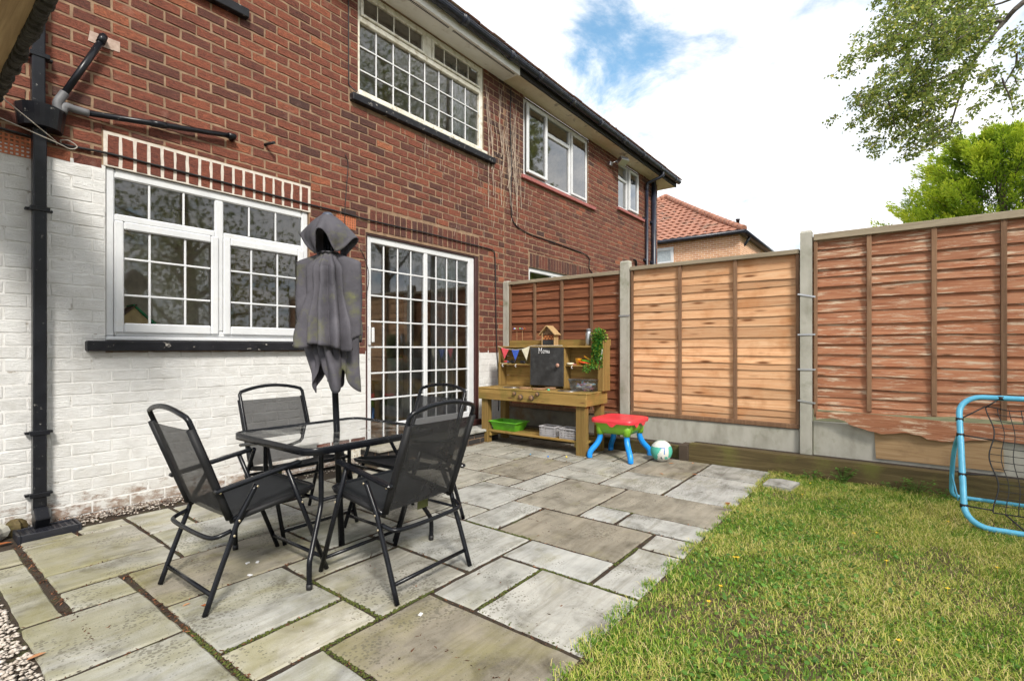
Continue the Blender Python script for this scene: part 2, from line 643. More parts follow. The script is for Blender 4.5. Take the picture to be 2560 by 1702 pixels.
MAT['mossy_concrete'] = pm('stained concrete base panel', [(.25, (.10, .09, .07)), (.6, (.19, .175, .14))], 5, .95, bumps=.5, bscale=120,
                           dirt=(.15, .10, .05), dirt_scale=3.3, dirt_lo=.5, dirt_hi=.66)


def wood_mat(name, cols, axis='y', rough=.75, knots=0.0, knot_col=(.12, .05, .02), worn=None, worn_amt=.5, bs=.5, algae=None,
             algae_lo=.55):
    """timber with grain along an axis; the tone attribute shifts the figure from board to board"""
    m, t, b = new_mat(name)
    st = {'x': (1.4, 26, 26), 'y': (26, 1.4, 26), 'z': (26, 26, 1.4)}[axis]
    g1 = noise(t, coords(t, st, 9.0), 1.0, 6.0, .65, 1.4)
    c = ramp(t, g1, cols)
    tv = nd(t, 'ShaderNodeMapRange')
    tv.inputs['To Min'].default_value = .72
    tv.inputs['To Max'].default_value = 1.22
    t.links.new(tone_of(t), tv.inputs['Value'])
    cb = nd(t, 'ShaderNodeCombineColor')
    for i in range(3):
        t.links.new(tv.outputs[0], cb.inputs[i])
    c = mixc(t, 1.0, c, cb.outputs[0], 'MULTIPLY')
    if worn:
        w = nd(t, 'ShaderNodeMapRange')
        w.inputs['From Min'].default_value = .62 - worn_amt * .2
        w.inputs['From Max'].default_value = .72 - worn_amt * .2
        ws = {'x': (3, 30, 30), 'y': (30, 3, 30), 'z': (30, 30, 3)}[axis]
        t.links.new(noise(t, coords(t, ws, 5.0), 1.3, 10.0, .75), w.inputs['Value'])
        c = mixc(t, w.outputs[0], c, worn)
    if algae:
        w = nd(t, 'ShaderNodeMapRange')
        w.inputs['From Min'].default_value = algae_lo
        w.inputs['From Max'].default_value = algae_lo + .2
        w.inputs['To Max'].default_value = .7
        t.links.new(noise(t, coords(t), 4.0, 8.0, .6), w.inputs['Value'])
        c = mixc(t, w.outputs[0], c, algae)
    if knots:
        vo = nd(t, 'ShaderNodeTexVoronoi', feature='F1')
        vo.inputs['Scale'].default_value = 1.0
        vo.inputs['Randomness'].default_value = .42
        ks = {'x': (1.9, 9, 9), 'y': (.05, 1.9, 9), 'z': (9, 9, 1.9)}[axis]
        t.links.new(coords(t, ks), vo.inputs['Vector'])
        k = nd(t, 'ShaderNodeMapRange')
        k.inputs['From Min'].default_value = knots
        k.inputs['From Max'].default_value = knots * .35
        t.links.new(vo.outputs['Distance'], k.inputs['Value'])
        c = mixc(t, k.outputs[0], c, knot_col)
    t.links.new(c, b.inputs['Base Color'])
    b.inputs['Roughness'].default_value = rough
    b.inputs['Specular IOR Level'].default_value = .3
    bump(t, b, noise(t, coords(t, tuple(s * 2.2 for s in st), 9.0), 1.0, 5.0, .7, .8), bs, .004)
    return m


OLD = [(.25, (.085, .028, .013)), (.5, (.19, .066, .030)), (.75, (.32, .13, .06))]
NEW = [(.25, (.46, .215, .10)), (.5, (.62, .35, .185)), (.78, (.72, .48, .29))]
FADE = [(.25, (.18, .060, .029)), (.5, (.33, .135, .068)), (.78, (.47, .25, .145))]
GREYW = [(.25, (.22, .175, .12)), (.6, (.36, .30, .21)), (.8, (.46, .40, .30))]
KIT = [(.25, (.135, .078, .022)), (.5, (.25, .155, .044)), (.78, (.37, .24, .08))]
MAT['slat_old'] = wood_mat('old red brown lap board', OLD, 'y', worn=(.36, .25, .17), worn_amt=.15, knots=.10)
MAT['slat_new'] = wood_mat('new orange lap board', NEW, 'y', knots=.17, algae=(.42, .175, .06), algae_lo=.52, knot_col=(.17, .065, .022))
MAT['slat_fade'] = wood_mat('sun bleached lap board', FADE, 'y', worn=(.54, .42, .30), worn_amt=.50, knots=.11)
MAT['rail_grey'] = wood_mat('greyed timber rail', GREYW, 'y')
MAT['batten_brown'] = wood_mat('brown timber batten', [(.25, (.11, .055, .03)), (.6, (.21, .12, .068)), (.8, (.30, .19, .11))], 'z')
MAT['kit_y'] = wood_mat('pressure treated timber lengthways', KIT, 'y', knots=.09, algae=(.13, .12, .025), algae_lo=.50, bs=.3)
MAT['kit_x'] = wood_mat('pressure treated timber crossways', KIT, 'x', knots=.09, algae=(.13, .12, .025), algae_lo=.50, bs=.3)
MAT['kit_z'] = wood_mat('pressure treated timber upright', KIT, 'z', knots=.09, algae=(.16, .16, .04), bs=.3)
MAT['sleeper'] = wood_mat('damp mossy sleeper', [(.25, (.040, .028, .012)), (.55, (.095, .070, .028)), (.8, (.17, .13, .062))], 'y',
                          algae=(.13, .13, .03), algae_lo=.5)
MAT['sleeper_end'] = plain('dark sleeper end grain', (.06, .042, .028), .9, bumps=.5)
MAT['chalk_black'] = pm('chalk smeared blackboard', [(.35, (.013, .013, .013)), (.75, (.045, .045, .047))], 7, .8, dirt=(.11, .11, .115),
                        dirt_scale=5, dirt_lo=.55, dirt_hi=.9)
MAT['chalk'] = plain('white chalk', (.72, .72, .73), .95)
MAT['bark_slice'] = pm('log slice', [(.3, (.16, .085, .04)), (.7, (.30, .17, .085))], 40, .8, bumps=.3)
MAT['bark'] = pm('dark bark', [(.3, (.05, .033, .022)), (.7, (.12, .085, .06))], 30, .95, bumps=.8, bscale=60)
MAT['steel'] = plain('brushed steel', (.55, .55, .56), .28, .08, metal=1.0)
MAT['frame_black'] = pm('black powder coated tube', [(.3, (.004, .0045, .0065)), (.7, (.008, .009, .012))], 10, .27, spec=.28, dirt=(.07, .07, .06),
                        dirt_scale=30, dirt_lo=.66, dirt_hi=.8)
MAT['rivet'] = plain('brassy rivet', (.55, .47, .34), .35, metal=1.0)
MAT['soil'] = pm('dark garden soil', [(.3, (.022, .014, .010)), (.6, (.05, .034, .024)), (.85, (.10, .07, .05))], 45, 1.0, bumps=1.0,
                 bscale=70, bdist=.02)
MAT['joint'] = pm('soil and moss in the joints', [(.3, (.020, .012, .008)), (.55, (.045, .030, .017)), (.66, (.05, .055, .012)),
                                                  (.85, (.075, .085, .016))], 9, 1.0, bumps=1.0, bscale=120, bdist=.01)
MAT['lawn'] = pm('lawn thatch', [(.3, (.055, .038, .020)), (.5, (.12, .085, .040)), (.8, (.21, .165, .085))], 12, 1.0, bumps=1.0,
                 bscale=140, bdist=.02)
MAT['earth'] = plain('rough ground', (.10, .10, .045), 1.0, .4, 3.0)


def slab_mat():
    m, t, b = new_mat('sandstone paving')
    tn = tone_of(t)
    c = ramp(t, tn, [(0.0, (.225, .198, .155)), (.3, (.28, .265, .228)), (.55, (.315, .31, .283)), (.8, (.35, .35, .338)), (1.0, (.39, .37, .325))])
    v = coords(t, (1, 1, 1), 4.0)
    cl = ramp(t, noise(t, v, 4.5, 8.0, .62, .4), [(.27, (.36, .34, .30)), (.46, (.94, .94, .92)), (.72, (1.34, 1.33, 1.30))])
    c = mixc(t, 1.0, c, cl, 'MULTIPLY')
    # riven streaks
    stv = ramp(t, noise(t, coords(t, (2.0, 12, 4), 4.0), 1.0, 8.0, .7, 1.0), [(.3, (.66, .64, .59)), (.52, (1, 1, 1)), (.8, (1.16, 1.16, 1.15))])
    c = mixc(t, 1.0, c, stv, 'MULTIPLY')
    # green algae towards the damp house side
    g = nd(t, 'ShaderNodeNewGeometry')
    sp = nd(t, 'ShaderNodeSeparateXYZ')
    t.links.new(g.outputs['Position'], sp.inputs[0])
    al = nd(t, 'ShaderNodeMapRange')
    al.inputs['From Min'].default_value = 2.2
    al.inputs['From Max'].default_value = .7
    al.inputs['To Max'].default_value = .20
    t.links.new(sp.outputs['X'], al.inputs['Value'])
    a2 = nd(t, 'ShaderNodeMath', operation='ADD')
    t.links.new(noise(t, coords(t, (1, 1.6, 1), 1.2), 2.2, 8.0, .62, .5), a2.inputs[0])
    t.links.new(al.outputs[0], a2.inputs[1])
    a3 = nd(t, 'ShaderNodeMapRange')
    a3.inputs['From Min'].default_value = .56
    a3.inputs['From Max'].default_value = .80
    a3.inputs['To Max'].default_value = .55
    t.links.new(a2.outputs[0], a3.inputs['Value'])
    c = mixc(t, a3.outputs[0], c, (.215, .195, .060))
    # dark lichen speckles, dense on some slabs
    vo = nd(t, 'ShaderNodeTexVoronoi', feature='F1')
    vo.inputs['Scale'].default_value = 62.0
    t.links.new(coords(t), vo.inputs['Vector'])
    pres = noise(t, coords(t, (1, 1, 1), 2.0), 3.2, 6.0, .6)
    thr = nd(t, 'ShaderNodeMapRange')
    thr.inputs['From Min'].default_value = .40
    thr.inputs['From Max'].default_value = .66
    thr.inputs['To Max'].default_value = .46
    t.links.new(pres, thr.inputs['Value'])
    ls = nd(t, 'ShaderNodeMath', operation='LESS_THAN')
    t.links.new(vo.outputs['Distance'], ls.inputs[0])
    t.links.new(thr.outputs[0], ls.inputs[1])
    wv = nd(t, 'ShaderNodeMath', operation='MULTIPLY')
    t.links.new(ls.outputs[0], wv.inputs[0])
    wv.inputs[1].default_value = .62
    c = mixc(t, wv.outputs[0], c, (.105, .095, .070))
    t.links.new(c, b.inputs['Base Color'])
    b.inputs['Roughness'].default_value = .82
    b.inputs['Specular IOR Level'].default_value = .35
    hh = nd(t, 'ShaderNodeMath', operation='ADD')
    t.links.new(noise(t, coords(t, (2.0, 9, 4), 4.0), 2.0, 8.0, .7), hh.inputs[0])
    t.links.new(noise(t, v, 120.0, 4.0, .6), hh.inputs[1])
    bump(t, b, hh.outputs[0], .35, .008)
    return m


MAT['slab'] = slab_mat()


def leaf_mat(name, stops, rough=.55, trans=.35):
    m, t, b = new_mat(name)
    c = ramp(t, tone_of(t), stops)
    t.links.new(c, b.inputs['Base Color'])
    b.inputs['Roughness'].default_value = rough
    b.inputs['Specular IOR Level'].default_value = .3
    tr = nd(t, 'ShaderNodeBsdfTranslucent')
    t.links.new(c, tr.inputs[0])
    mx_ = nd(t, 'ShaderNodeMixShader')
    mx_.inputs[0].default_value = trans
    t.links.new(b.outputs[0], mx_.inputs[1])
    t.links.new(tr.outputs[0], mx_.inputs[2])
    t.links.new(mx_.outputs[0], t.nodes['Material Output'].inputs['Surface'])
    return m


MAT['grass'] = leaf_mat('grass blades', [(0, (.065, .17, .02)), (.28, (.15, .30, .03)), (.5, (.32, .40, .05)), (.72, (.58, .52, .14)),
                                         (1, (.74, .60, .32))], .6, .3)
MAT['weed'] = leaf_mat('weed leaves', [(0, (.05, .13, .022)), (1, (.15, .31, .045))])
MAT['birch'] = leaf_mat('birch leaves', [(0, (.09, .14, .04)), (.4, (.22, .30, .07)), (.75, (.42, .46, .10)), (1, (.60, .54, .13))], .5, .5)
MAT['conifer'] = leaf_mat('bright conifer sprays', [(0, (.06, .12, .02)), (.35, (.18, .30, .026)), (.7, (.42, .54, .04)), (1, (.66, .72, .07))],
                          .6, .45)
MAT['tree'] = leaf_mat('broad leaves', [(0, (.10, .14, .05)), (.5, (.22, .29, .09)), (1, (.38, .44, .15))], .5, .3)
MAT['ivy'] = leaf_mat('plastic trailing leaves', [(0, (.02, .11, .016)), (.6, (.06, .25, .035)), (1, (.45, .48, .05))], .45, .2)
MAT['dead_leaf'] = leaf_mat('dead leaves', [(0, (.16, .05, .022)), (.5, (.36, .12, .04)), (1, (.50, .27, .14))], .7, .2)
MAT['pebble'] = pm('pale gravel', [(.25, (.30, .24, .19)), (.5, (.48, .42, .36)), (.8, (.66, .62, .57))], 22, .8, shift=7.0)


def sling_mat():
    m, t, b = new_mat('dark mesh sling')
    v = coords(t)
    c = ramp(t, noise(t, v, 18.0, 6.0, .6), [(.3, (.013, .013, .014)), (.7, (.028, .028, .030))])
    t.links.new(c, b.inputs['Base Color'])
    b.inputs['Roughness'].default_value = .65
    b.inputs['Specular IOR Level'].default_value = .35
    tr = nd(t, 'ShaderNodeBsdfTransparent')
    mx_ = nd(t, 'ShaderNodeMixShader')
    mx_.inputs[0].default_value = .15
    t.links.new(b.outputs[0], mx_.inputs[1])
    t.links.new(tr.outputs[0], mx_.inputs[2])
    t.links.new(mx_.outputs[0], t.nodes['Material Output'].inputs['Surface'])
    return m


MAT['sling'] = sling_mat()
MAT['sling_edge'] = plain('dark sling hem', (.009, .009, .010), .6, spec=.3)
MAT['table_glass'] = glass_mat('green tinted table glass', (.84, .95, .91), 1.5, 3.4, .02, .4)
MAT['canopy'] = pm('grey polyester canopy', [(.3, (.042, .040, .048)), (.6, (.078, .073, .087)), (.8, (.118, .112, .126))], 5, .8,
                   dirt=(.12, .122, .045), dirt_scale=5.5, dirt_lo=.55, dirt_hi=.72, bumps=.35, bscale=28, bdist=.01)

# ================================================================== THE PLACE
D = 4.45          # face of the house wall (y)
F = 5.58          # face of the boundary fence (x)
CAMX = Vector((0, 0, 1.18))
_fw = Vector((math.cos(math.radians(37.7)), math.sin(math.radians(37.7)), 0))
_rt = Vector((_fw.y, -_fw.x, 0))


def seen_size(c, area):
    """rough projected area of a piece of the wall, zero when it stands outside the view"""
    p = Vector(c) - CAMX
    d = p.dot(_fw)
    if d < .3:
        return 0
    u, v = p.dot(_rt) / d, p.z / d
    if abs(u) > 1.05 or v > .71 or v < -.68:
        return 0
    return area / (d * d) * abs(p.y) / p.length


# ground sheets
b = MB()
b.quad((-400, -400, -.06), (600, -400, -.06), (600, 600, -.06), (-400, 600, -.06))
b.build('ground', MAT['earth'], kind='structure')

# ------------------------------------------------------------------ house walls with openings
COURSE, BL, JT = .0829, .2185, .0125


def rsub(r, h):
    x0, x1, z0, z1 = r
    a0, a1, c0, c1 = h
    if a1 <= x0 or a0 >= x1 or c1 <= z0 or c0 >= z1:
        return [r]
    o = []
    if a0 > x0: o.append((x0, a0, z0, z1))
    if a1 < x1: o.append((a1, x1, z0, z1))
    m0, m1 = max(x0, a0), min(x1, a1)
    if c0 > z0: o.append((m0, m1, z0, c0))
    if c1 < z1: o.append((m0, m1, c1, z1))
    return o


def brick_geom(mb, x0, x1, z0, z1, y=D, rng=rnd, jit=.0026, ch=.0035):
    """one brick face: worn, uneven outline, arris sloping back into the joint"""
    yf = y + rng.uniform(-.0025, .002)
    w, h = x1 - x0, z1 - z0
    nx, nz = max(1, min(4, int(w / .05))), max(1, min(4, int(h / .045)))
    R_ = [(x0 + w * k / nx, z0) for k in range(nx)] + [(x1, z0 + h * k / nz) for k in range(nz)]
    R_ += [(x1 - w * k / nx, z1) for k in range(nx)] + [(x0, z1 - h * k / nz) for k in range(nz)]
    cx, cz = (x0 + x1) / 2, (z0 + z1) / 2
    n = len(R_)
    out_, fr = [], []
    for px, pz in R_:
        px += rng.uniform(-jit, jit)
        pz += rng.uniform(-jit, jit)
        out_.append((px, y + .012, pz))
        k = ch * rng.uniform(.6, 1.5)
        fx = px + (k if px < cx - 1e-4 else -k if px > cx + 1e-4 else 0) * (1 if abs(px - cx) > w * .42 else 0)
        fz = pz + (k if pz < cz else -k) * (1 if abs(pz - cz) > h * .35 else 0)
        fr.append((fx, yf + rng.uniform(-.0008, .0008), fz))
    mb.add(fr + out_, [tuple(range(n))] + [(n + i, n + (i + 1) % n, (i + 1) % n, i) for i in range(n)])


def wall_cells(x0, x1, z0, z1, holes):
    xs = sorted(set([x0, x1] + [h for H in holes for h in H[:2] if x0 < h < x1]))
    zs = sorted(set([z0, z1] + [h for H in holes for h in H[2:] if z0 < h < z1]))
    for i in range(len(xs) - 1):
        for k in range(len(zs) - 1):
            cx, cz = (xs[i] + xs[i + 1]) / 2, (zs[k] + zs[k + 1]) / 2
            if not any(H[0] < cx < H[1] and H[2] < cz < H[3] for H in holes):
                yield xs[i], xs[i + 1], zs[k], zs[k + 1]


def brick_wall(house, x0, x1, z0, z1, openings, special, painted, tonefn, seed, keep=300):
    """mortar bed with openings, then every brick; the largest in view are objects, the rest one mass"""
    rng = random.Random(seed)
    wall = MB()
    for a0, a1, c0, c1 in wall_cells(x0, x1, z0, z1, openings + ([PAINT_A, PAINT_B] if painted else [])):
        wall.quad((a0, D + .005, c0), (a1, D + .005, c0), (a1, D + .005, c1), (a0, D + .005, c1))
    wall.m = 1
    if painted:
        for R_ in (PAINT_A, PAINT_B):
            for a0, a1, c0, c1 in wall_cells(*R_, openings):
                wall.quad((a0, D + .003, c0), (a1, D + .003, c0), (a1, D + .003, c1), (a0, D + .003, c1))
    wall.m = 0
    for a0, a1, c0, c1 in openings:      # reveals
        e = .14
        for q in (((a0, D + .008, c0), (a0, D + .008, c1), (a0, D + e, c1), (a0, D + e, c0)),
                  ((a1, D + .008, c1), (a1, D + .008, c0), (a1, D + e, c0), (a1, D + e, c1)),
                  ((a0, D + .008, c1), (a1, D + .008, c1), (a1, D + e, c1), (a0, D + e, c1)),
                  ((a1, D + .008, c0), (a0, D + .008, c0), (a0, D + e, c0), (a1, D + e, c0))):
            wall.quad(*q)
    w = wall.build('wall', [MAT['mortar'], MAT['painted_mortar']], house)
    cells = []
    n = int((z1 - z0) / COURSE) + 1
    hol = [(a - JT / 2, b_ + JT / 2, c - JT / 2, d + JT / 2) for a, b_, c, d in openings + special]
    for k in range(n):
        zb = z0 + k * COURSE
        xx = x0 - BL * (.5 if k % 2 else 0) - .07
        while xx < x1:
            r = (max(xx, x0) + JT / 2, min(xx + BL, x1) - JT / 2, zb + JT / 2, min(zb + COURSE, z1) - JT / 2)
            xx += BL
            if r[1] - r[0] < .02 or r[3] - r[2] < .02:
                continue
            L_ = [r]
            for h in hol:
                L_ = [q for p in L_ for q in rsub(p, h)]
            for q in L_:
                if q[1] - q[0] > .018 and q[3] - q[2] > .02:
                    cells.append(q)
    scored = sorted(cells, key=lambda q: -seen_size(((q[0] + q[1]) / 2, D, (q[2] + q[3]) / 2), (q[1] - q[0]) * (q[3] - q[2])))
    mass = MB()
    for i, q in enumerate(scored):
        cx, cz = (q[0] + q[1]) / 2, (q[2] + q[3]) / 2
        p = painted and (PAINT_A[0] < cx < PAINT_A[1] and cz < PAINT_A[3] or cz < PAINT_B[3])
        tone = tonefn(cx, cz, rng)
        if p:
            q = (q[0] + -.0032, q[1] + .0032, q[2] - .0032, q[3] + .0032)
        if i < keep:
            mb = MB()
            mb.tone = tone
            brick_geom(mb, *q, rng=rng)
            mb.build('brick', MAT['painted'] if p else MAT['brick'], w)
        else:
            mass.tone = tone
            mass.m = 1 if p else 0
            brick_geom(mass, *q, rng=rng)
    mass.build('brickwork', [MAT['brick'], MAT['painted']], w, kind='stuff')
    return w


def soldiers(w, x0, x1, z0, z1, n, rng, tones=(.35, .75), joint=.011, pale=False):
    if pale:
        m = MB()
        m.box(x0 - .012, x1 + .012, D - .001, D + .02, z0 - .004, z1 + .012)
        m.build('pointing', MAT['pointing'], w)
    p = (x1 - x0) / n
    for i in range(n):
        mb = MB()
        mb.tone = rng.uniform(*tones)
        brick_geom(mb, x0 + i * p + joint / 2, x0 + (i + 1) * p - joint / 2, z0 + .003, z1 - .006,
                   y=D - (.004 if pale else 0), rng=rng)
        mb.build('soldier_brick', MAT['brick'], w)


def frame_rect(mb, x0, x1, z0, z1, y0, y1, wl, wr, wb, wt, ch=.006):
    """mitre-less rectangular frame: two stiles, two rails butted between them"""
    mb.box(x0, x0 + wl, y0, y1, z0, z1, ch)
    mb.box(x1 - wr, x1, y0, y1, z0, z1, ch)
    mb.box(x0 + wl, x1 - wr, y0 + .001, y1, z0, z0 + wb, ch)
    mb.box(x0 + wl, x1 - wr, y0 + .001, y1, z1 - wt, z1, ch)


def pane(win, x0, x1, z0, z1, y):
    m = MB()
    m.quad((x0, y, z0), (x1, y, z0), (x1, y, z1), (x0, y, z1))
    return m.build('pane', MAT['glass'], win)


def bars(win, x0, x1, z0, z1, y, vx, hz, w=.015, mat=None, d=.012):
    for x in vx:
        m = MB()
        m.box(x - w / 2, x + w / 2, y - d, y - .001, z0, z1, .003)
        m.build('glazing_bar', mat or MAT['upvc'], win)
    for z in hz:
        m = MB()
        m.box(x0, x1, y - d - .0015, y - .0025, z - w / 2, z + w / 2, .003)
        m.build('glazing_bar', mat or MAT['upvc'], win)


def air_brick(house, x0, x1, z0, z1, nx, nz, mat):
    back = MB()
    back.box(x0 + .004, x1 - .004, D + .006, D + .03, z0 + .004, z1 - .004)
    ab = MB()
    px, pz = (x1 - x0) / nx, (z1 - z0) / nz
    bx, bz = px * .22, pz * .22
    for i in range(nx + 1):
        x = x0 + i * px
        ab.box(max(x0, x - bx), min(x1, x + bx), D - .004, D + .006, z0, z1)
    for k in range(nz + 1):
        z = z0 + k * pz
        ab.box(x0 + .001, x1 - .001, D - .003, D + .0055, max(z0, z - bz), min(z1, z + bz))
    a = ab.build('air_brick', mat, house)
    back.build('vent_cavity', MAT['void'], a)
    return a


def room(house, x0, x1, z0, z1, depth=1.4):
    m = MB()
    y0, y1 = D + .14, D + .14 + depth
    m.quad((x0, y1, z0), (x1, y1, z0), (x1, y1, z1), (x0, y1, z1))
    m.quad((x0, y0, z0), (x0, y1, z0), (x0, y1, z1), (x0, y0, z1))
    m.quad((x1, y1, z0), (x1, y0, z0), (x1, y0, z1), (x1, y1, z1))
    m.quad((x0, y0, z1), (x0, y1, z1), (x1, y1, z1), (x1, y0, z1))
    m.m = 1
    m.quad((x0, y1, z0), (x0, y0, z0), (x1, y0, z0), (x1, y1, z0))
    return m.build('room_interior', [MAT['room'], MAT['room_floor']], house)


def curtain(house, x0, x1, z0, z1, y, amp=.02, n=6):
    m = MB()
    m.grid(lambda u, v: (x0 + (x1 - x0) * u, y + amp * math.sin(u * n * 2 * PI) + amp * .4 * math.sin(u * 17), z0 + (z1 - z0) * v), 60, 4)
    return m.build('curtain', MAT['curtain'], house)


PAINT_A = (-.6, 1.043, 1.148, 2.472)       # white beside the kitchen window
PAINT_B = (-.6, F, -.05, 1.148)            # white along the foot of the wall
KW = (1.043, 2.592, 1.236, 2.475)          # kitchen window
PD = (3.235, 5.038, .16, 2.405)            # patio door
U1 = (3.14, 5.132, 3.84, 4.965)            # bedroom window
U2 = (6.042, 8.032, 3.775, 4.955)
U3 = (9.255, 10.242, 4.0, 4.945)
LN = (6.18, 8.18, 1.3, 2.42)

house = thing('brick_house', 'red brick house with white painted base, gridded patio door and white windows', 'house', (2.5, D + 3, 0))
rs = random.Random(3)


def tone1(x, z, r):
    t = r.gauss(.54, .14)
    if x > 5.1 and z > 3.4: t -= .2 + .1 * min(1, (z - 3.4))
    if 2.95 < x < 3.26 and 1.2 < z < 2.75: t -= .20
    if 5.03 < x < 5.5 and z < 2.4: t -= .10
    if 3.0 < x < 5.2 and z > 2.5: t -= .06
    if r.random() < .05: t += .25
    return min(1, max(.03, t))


AB1 = (2.888, 3.108, 2.400, 2.526)
AB2 = (.43, .656, 2.405, 2.534)
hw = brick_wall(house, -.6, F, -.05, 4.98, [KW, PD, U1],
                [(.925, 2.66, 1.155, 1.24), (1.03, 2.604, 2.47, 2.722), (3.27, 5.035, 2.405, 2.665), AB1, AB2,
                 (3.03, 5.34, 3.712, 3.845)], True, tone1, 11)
soldiers(hw, 1.043, 2.592, 2.478, 2.708, 18, rs, (.42, .78), .016, True)
soldiers(hw, 3.285, 5.03, 2.432, 2.662, 21, rs, (.2, .5))
air_brick(house, *AB1, 8, 5, MAT['terracotta'])
air_brick(house, *AB2, 9, 5, MAT['terracotta'])
air_brick(house, 2.93, 3.17, .05, .215, 8, 5, MAT['upvc_old'])

# timber lintel strip and brown door frame
m = MB()
frame_rect(m, PD[0], PD[1], .24, PD[3], D + .012, D + .10, .030, .066, .03, .022, .004)
dfr = m.build('door_frame', MAT['door_brown'], house)

# kitchen window
y0 = D + .02
m = MB()
frame_rect(m, KW[0], KW[1], KW[2] + .03, KW[3], y0, y0 + .07, .058, .062, .05, .07, .010)
m.box(1.77, 1.838, y0 + .001, y0 + .069, KW[2] + .08, KW[3] - .07, .010)
m.box(1.101, 1.77, y0 + .002, y0 + .068, 2.098, 2.150, .008)
m.box(1.838, 2.53, y0 + .002, y0 + .068, 2.094, 2.146, .008)
kw = m.build('window', MAT['upvc'], house, label='wide white kitchen window with small square panes')
m = MB()
m.box(KW[0], KW[1], y0 - .035, y0 + .02, KW[2], KW[2] + .028, .006)
m.build('cill', MAT['upvc'], kw)
for a0, a1 in ((1.094, 1.792), (1.828, 2.54)):
    m = MB()
    frame_rect(m, a0, a1, 1.29, 2.100, y0 - .022, y0 - .0005, .058, .058, .072, .060, .012)
    m.build('sash', MAT['upvc'], kw)
    pane(kw, a0 + .055, a1 - .055, 1.36, 2.045, y0 + .012)
VX = [(1.314, 1.552), (2.063, 2.295)]
for (a0, a1), vx in zip(((1.152, 1.735), (1.886, 2.482)), VX):
    bars(kw, a0, a1, 1.362, 2.04, y0 + .011, vx, (1.832, 1.566))
for (a0, a1), vx in zip(((1.101, 1.77), (1.838, 2.53)), ((1.314, 1.544), (2.048, 2.283))):
    pane(kw, a0 - .003, a1 + .003, 2.148, 2.408, y0 + .022)
    bars(kw, a0, a1, 2.151, 2.404, y0 + .021, vx, ())
room(house, .3, 2.9, -.05, 2.62)
m = MB()
m.box(.93, 2.655, D - .065, D + .02, 1.158, 1.232, .008)
m.build('window_sill', MAT['black_sill'], house)

# patio door: two gridded leaves
y1 = D + .035
m = MB()
frame_rect(m, 3.266, 4.971, .272, 2.383, y1, y1 + .06, .062, .105, .075, .070, .006)
dr = m.build('patio_door', MAT['upvc'], house, label='white sliding patio door glazed in a grid of small panes')
m = MB()
m.box(4.092, 4.148, y1 + .004, y1 + .056, .347, 2.313, .006)
m.build('meeting_stile', MAT['upvc'], dr)
HZ = (2.032, 1.748, 1.468, 1.19, .908, .626)
pane(dr, 3.326, 4.094, .345, 2.315, y1 + .03)
pane(dr, 4.146, 4.868, .345, 2.315, y1 + .03)
bars(dr, 3.328, 4.092, .347, 2.313, y1 + .029, (3.508, 3.703, 3.897), HZ, .018, MAT['upvc'])
bars(dr, 4.148, 4.866, .347, 2.313, y1 + .029, (4.30, 4.484, 4.668), HZ, .018, MAT['upvc'])
m = MB()
m.box(3.283, 3.312, y1 - .022, y1 + .001, 1.21, 1.42, .006)
m.box(3.312, 3.345, y1 - .040, y1 - .021, 1.24, 1.40, .006)
m.box(3.287, 3.305, y1 - .008, y1 + .0005, 1.06, 1.14, .003)
m.build('door_handle', MAT['upvc'], dr)
room(house, 3.05, 5.35, .16, 2.62, 1.7)
curtain(house, 4.45, 4.93, .3, 2.5, D + .30, .03, 5)
curtain(house, 4.02, 4.16, .3, 2.5, D + .32, .02, 3)
m = MB()
m.box(PD[0], PD[1], D - .05, D + .12, .165, .238, .006)
m.build('door_threshold', MAT['door_brown'], house)

# bedroom window: two long top lights above one fixed grid
y2 = D + .018
m = MB()
frame_rect(m, U1[0], U1[1], U1[2] + .015, U1[3], y2, y2 + .07, .035, .065, .04, .05, .006)
m.box(U1[0] + .035, U1[1] - .065, y2 + .001, y2 + .069, 4.605, 4.665, .006)
m.box(4.075, 4.19, y2 - .004, y2 + .068, 4.665, 4.915, .006)
uw = m.build('window', MAT['upvc_old'], house, label='dirty cream framed upstairs window with a grid of panes')
for a0, a1 in ((3.178, 4.073), (4.192, 5.064)):
    m = MB()
    frame_rect(m, a0, a1, 4.668, 4.912, y2 - .016, y2 + .02, .034, .034, .03, .03, .005)
    m.build('top_light', MAT['upvc_old'], uw)
    pane(uw, a0 + .03, a1 - .03, 4.69, 4.89, y2 + .015)
    bars(uw, a0 + .034, a1 - .034, 4.698, 4.882, y2 + .014, [a0 + (a1 - a0) * k / 4 for k in (1, 2, 3)], (), .014, MAT['upvc_old'])
pane(uw, 3.172, 5.07, 3.89, 4.61, y2 + .04)
bars(uw, 3.175, 5.067, 3.895, 4.605, y2 + .039, (3.403, 3.636, 3.873, 4.108, 4.343, 4.578, 4.818), (4.363, 4.115), .017, MAT['upvc'])
room(house, 3.0, 5.3, 3.45, 4.96)
curtain(house, 4.72, 5.06, 3.86, 4.95, D + .22, .02, 4)
m = MB()
m.box(3.04, 5.325, D - .06, D + .03, 3.715, 3.795, .008)
m.build('window_sill', MAT['black_sill'], house)
m = MB()
m.box(U1[0] - .02, U1[1] + .03, D - .045, D + .03, 3.798, 3.838, .006)
m.build('cill', MAT['upvc_old'], uw)
# sill of the window above the pipes, the window itself above the frame
m = MB()
m.box(.55, 2.012, D - .06, D + .01, 4.0, 4.078, .006)
m.build('window_sill', MAT['black_sill'], house)
m = MB()
frame_rect(m, .7, 1.86, 4.082, 4.94, D - .01, D + .03, .06, .06, .06, .06, .006)
m.box(.76, 1.80, D + .012, D + .02, 4.14, 4.88)
m.build('window', MAT['upvc'], house)

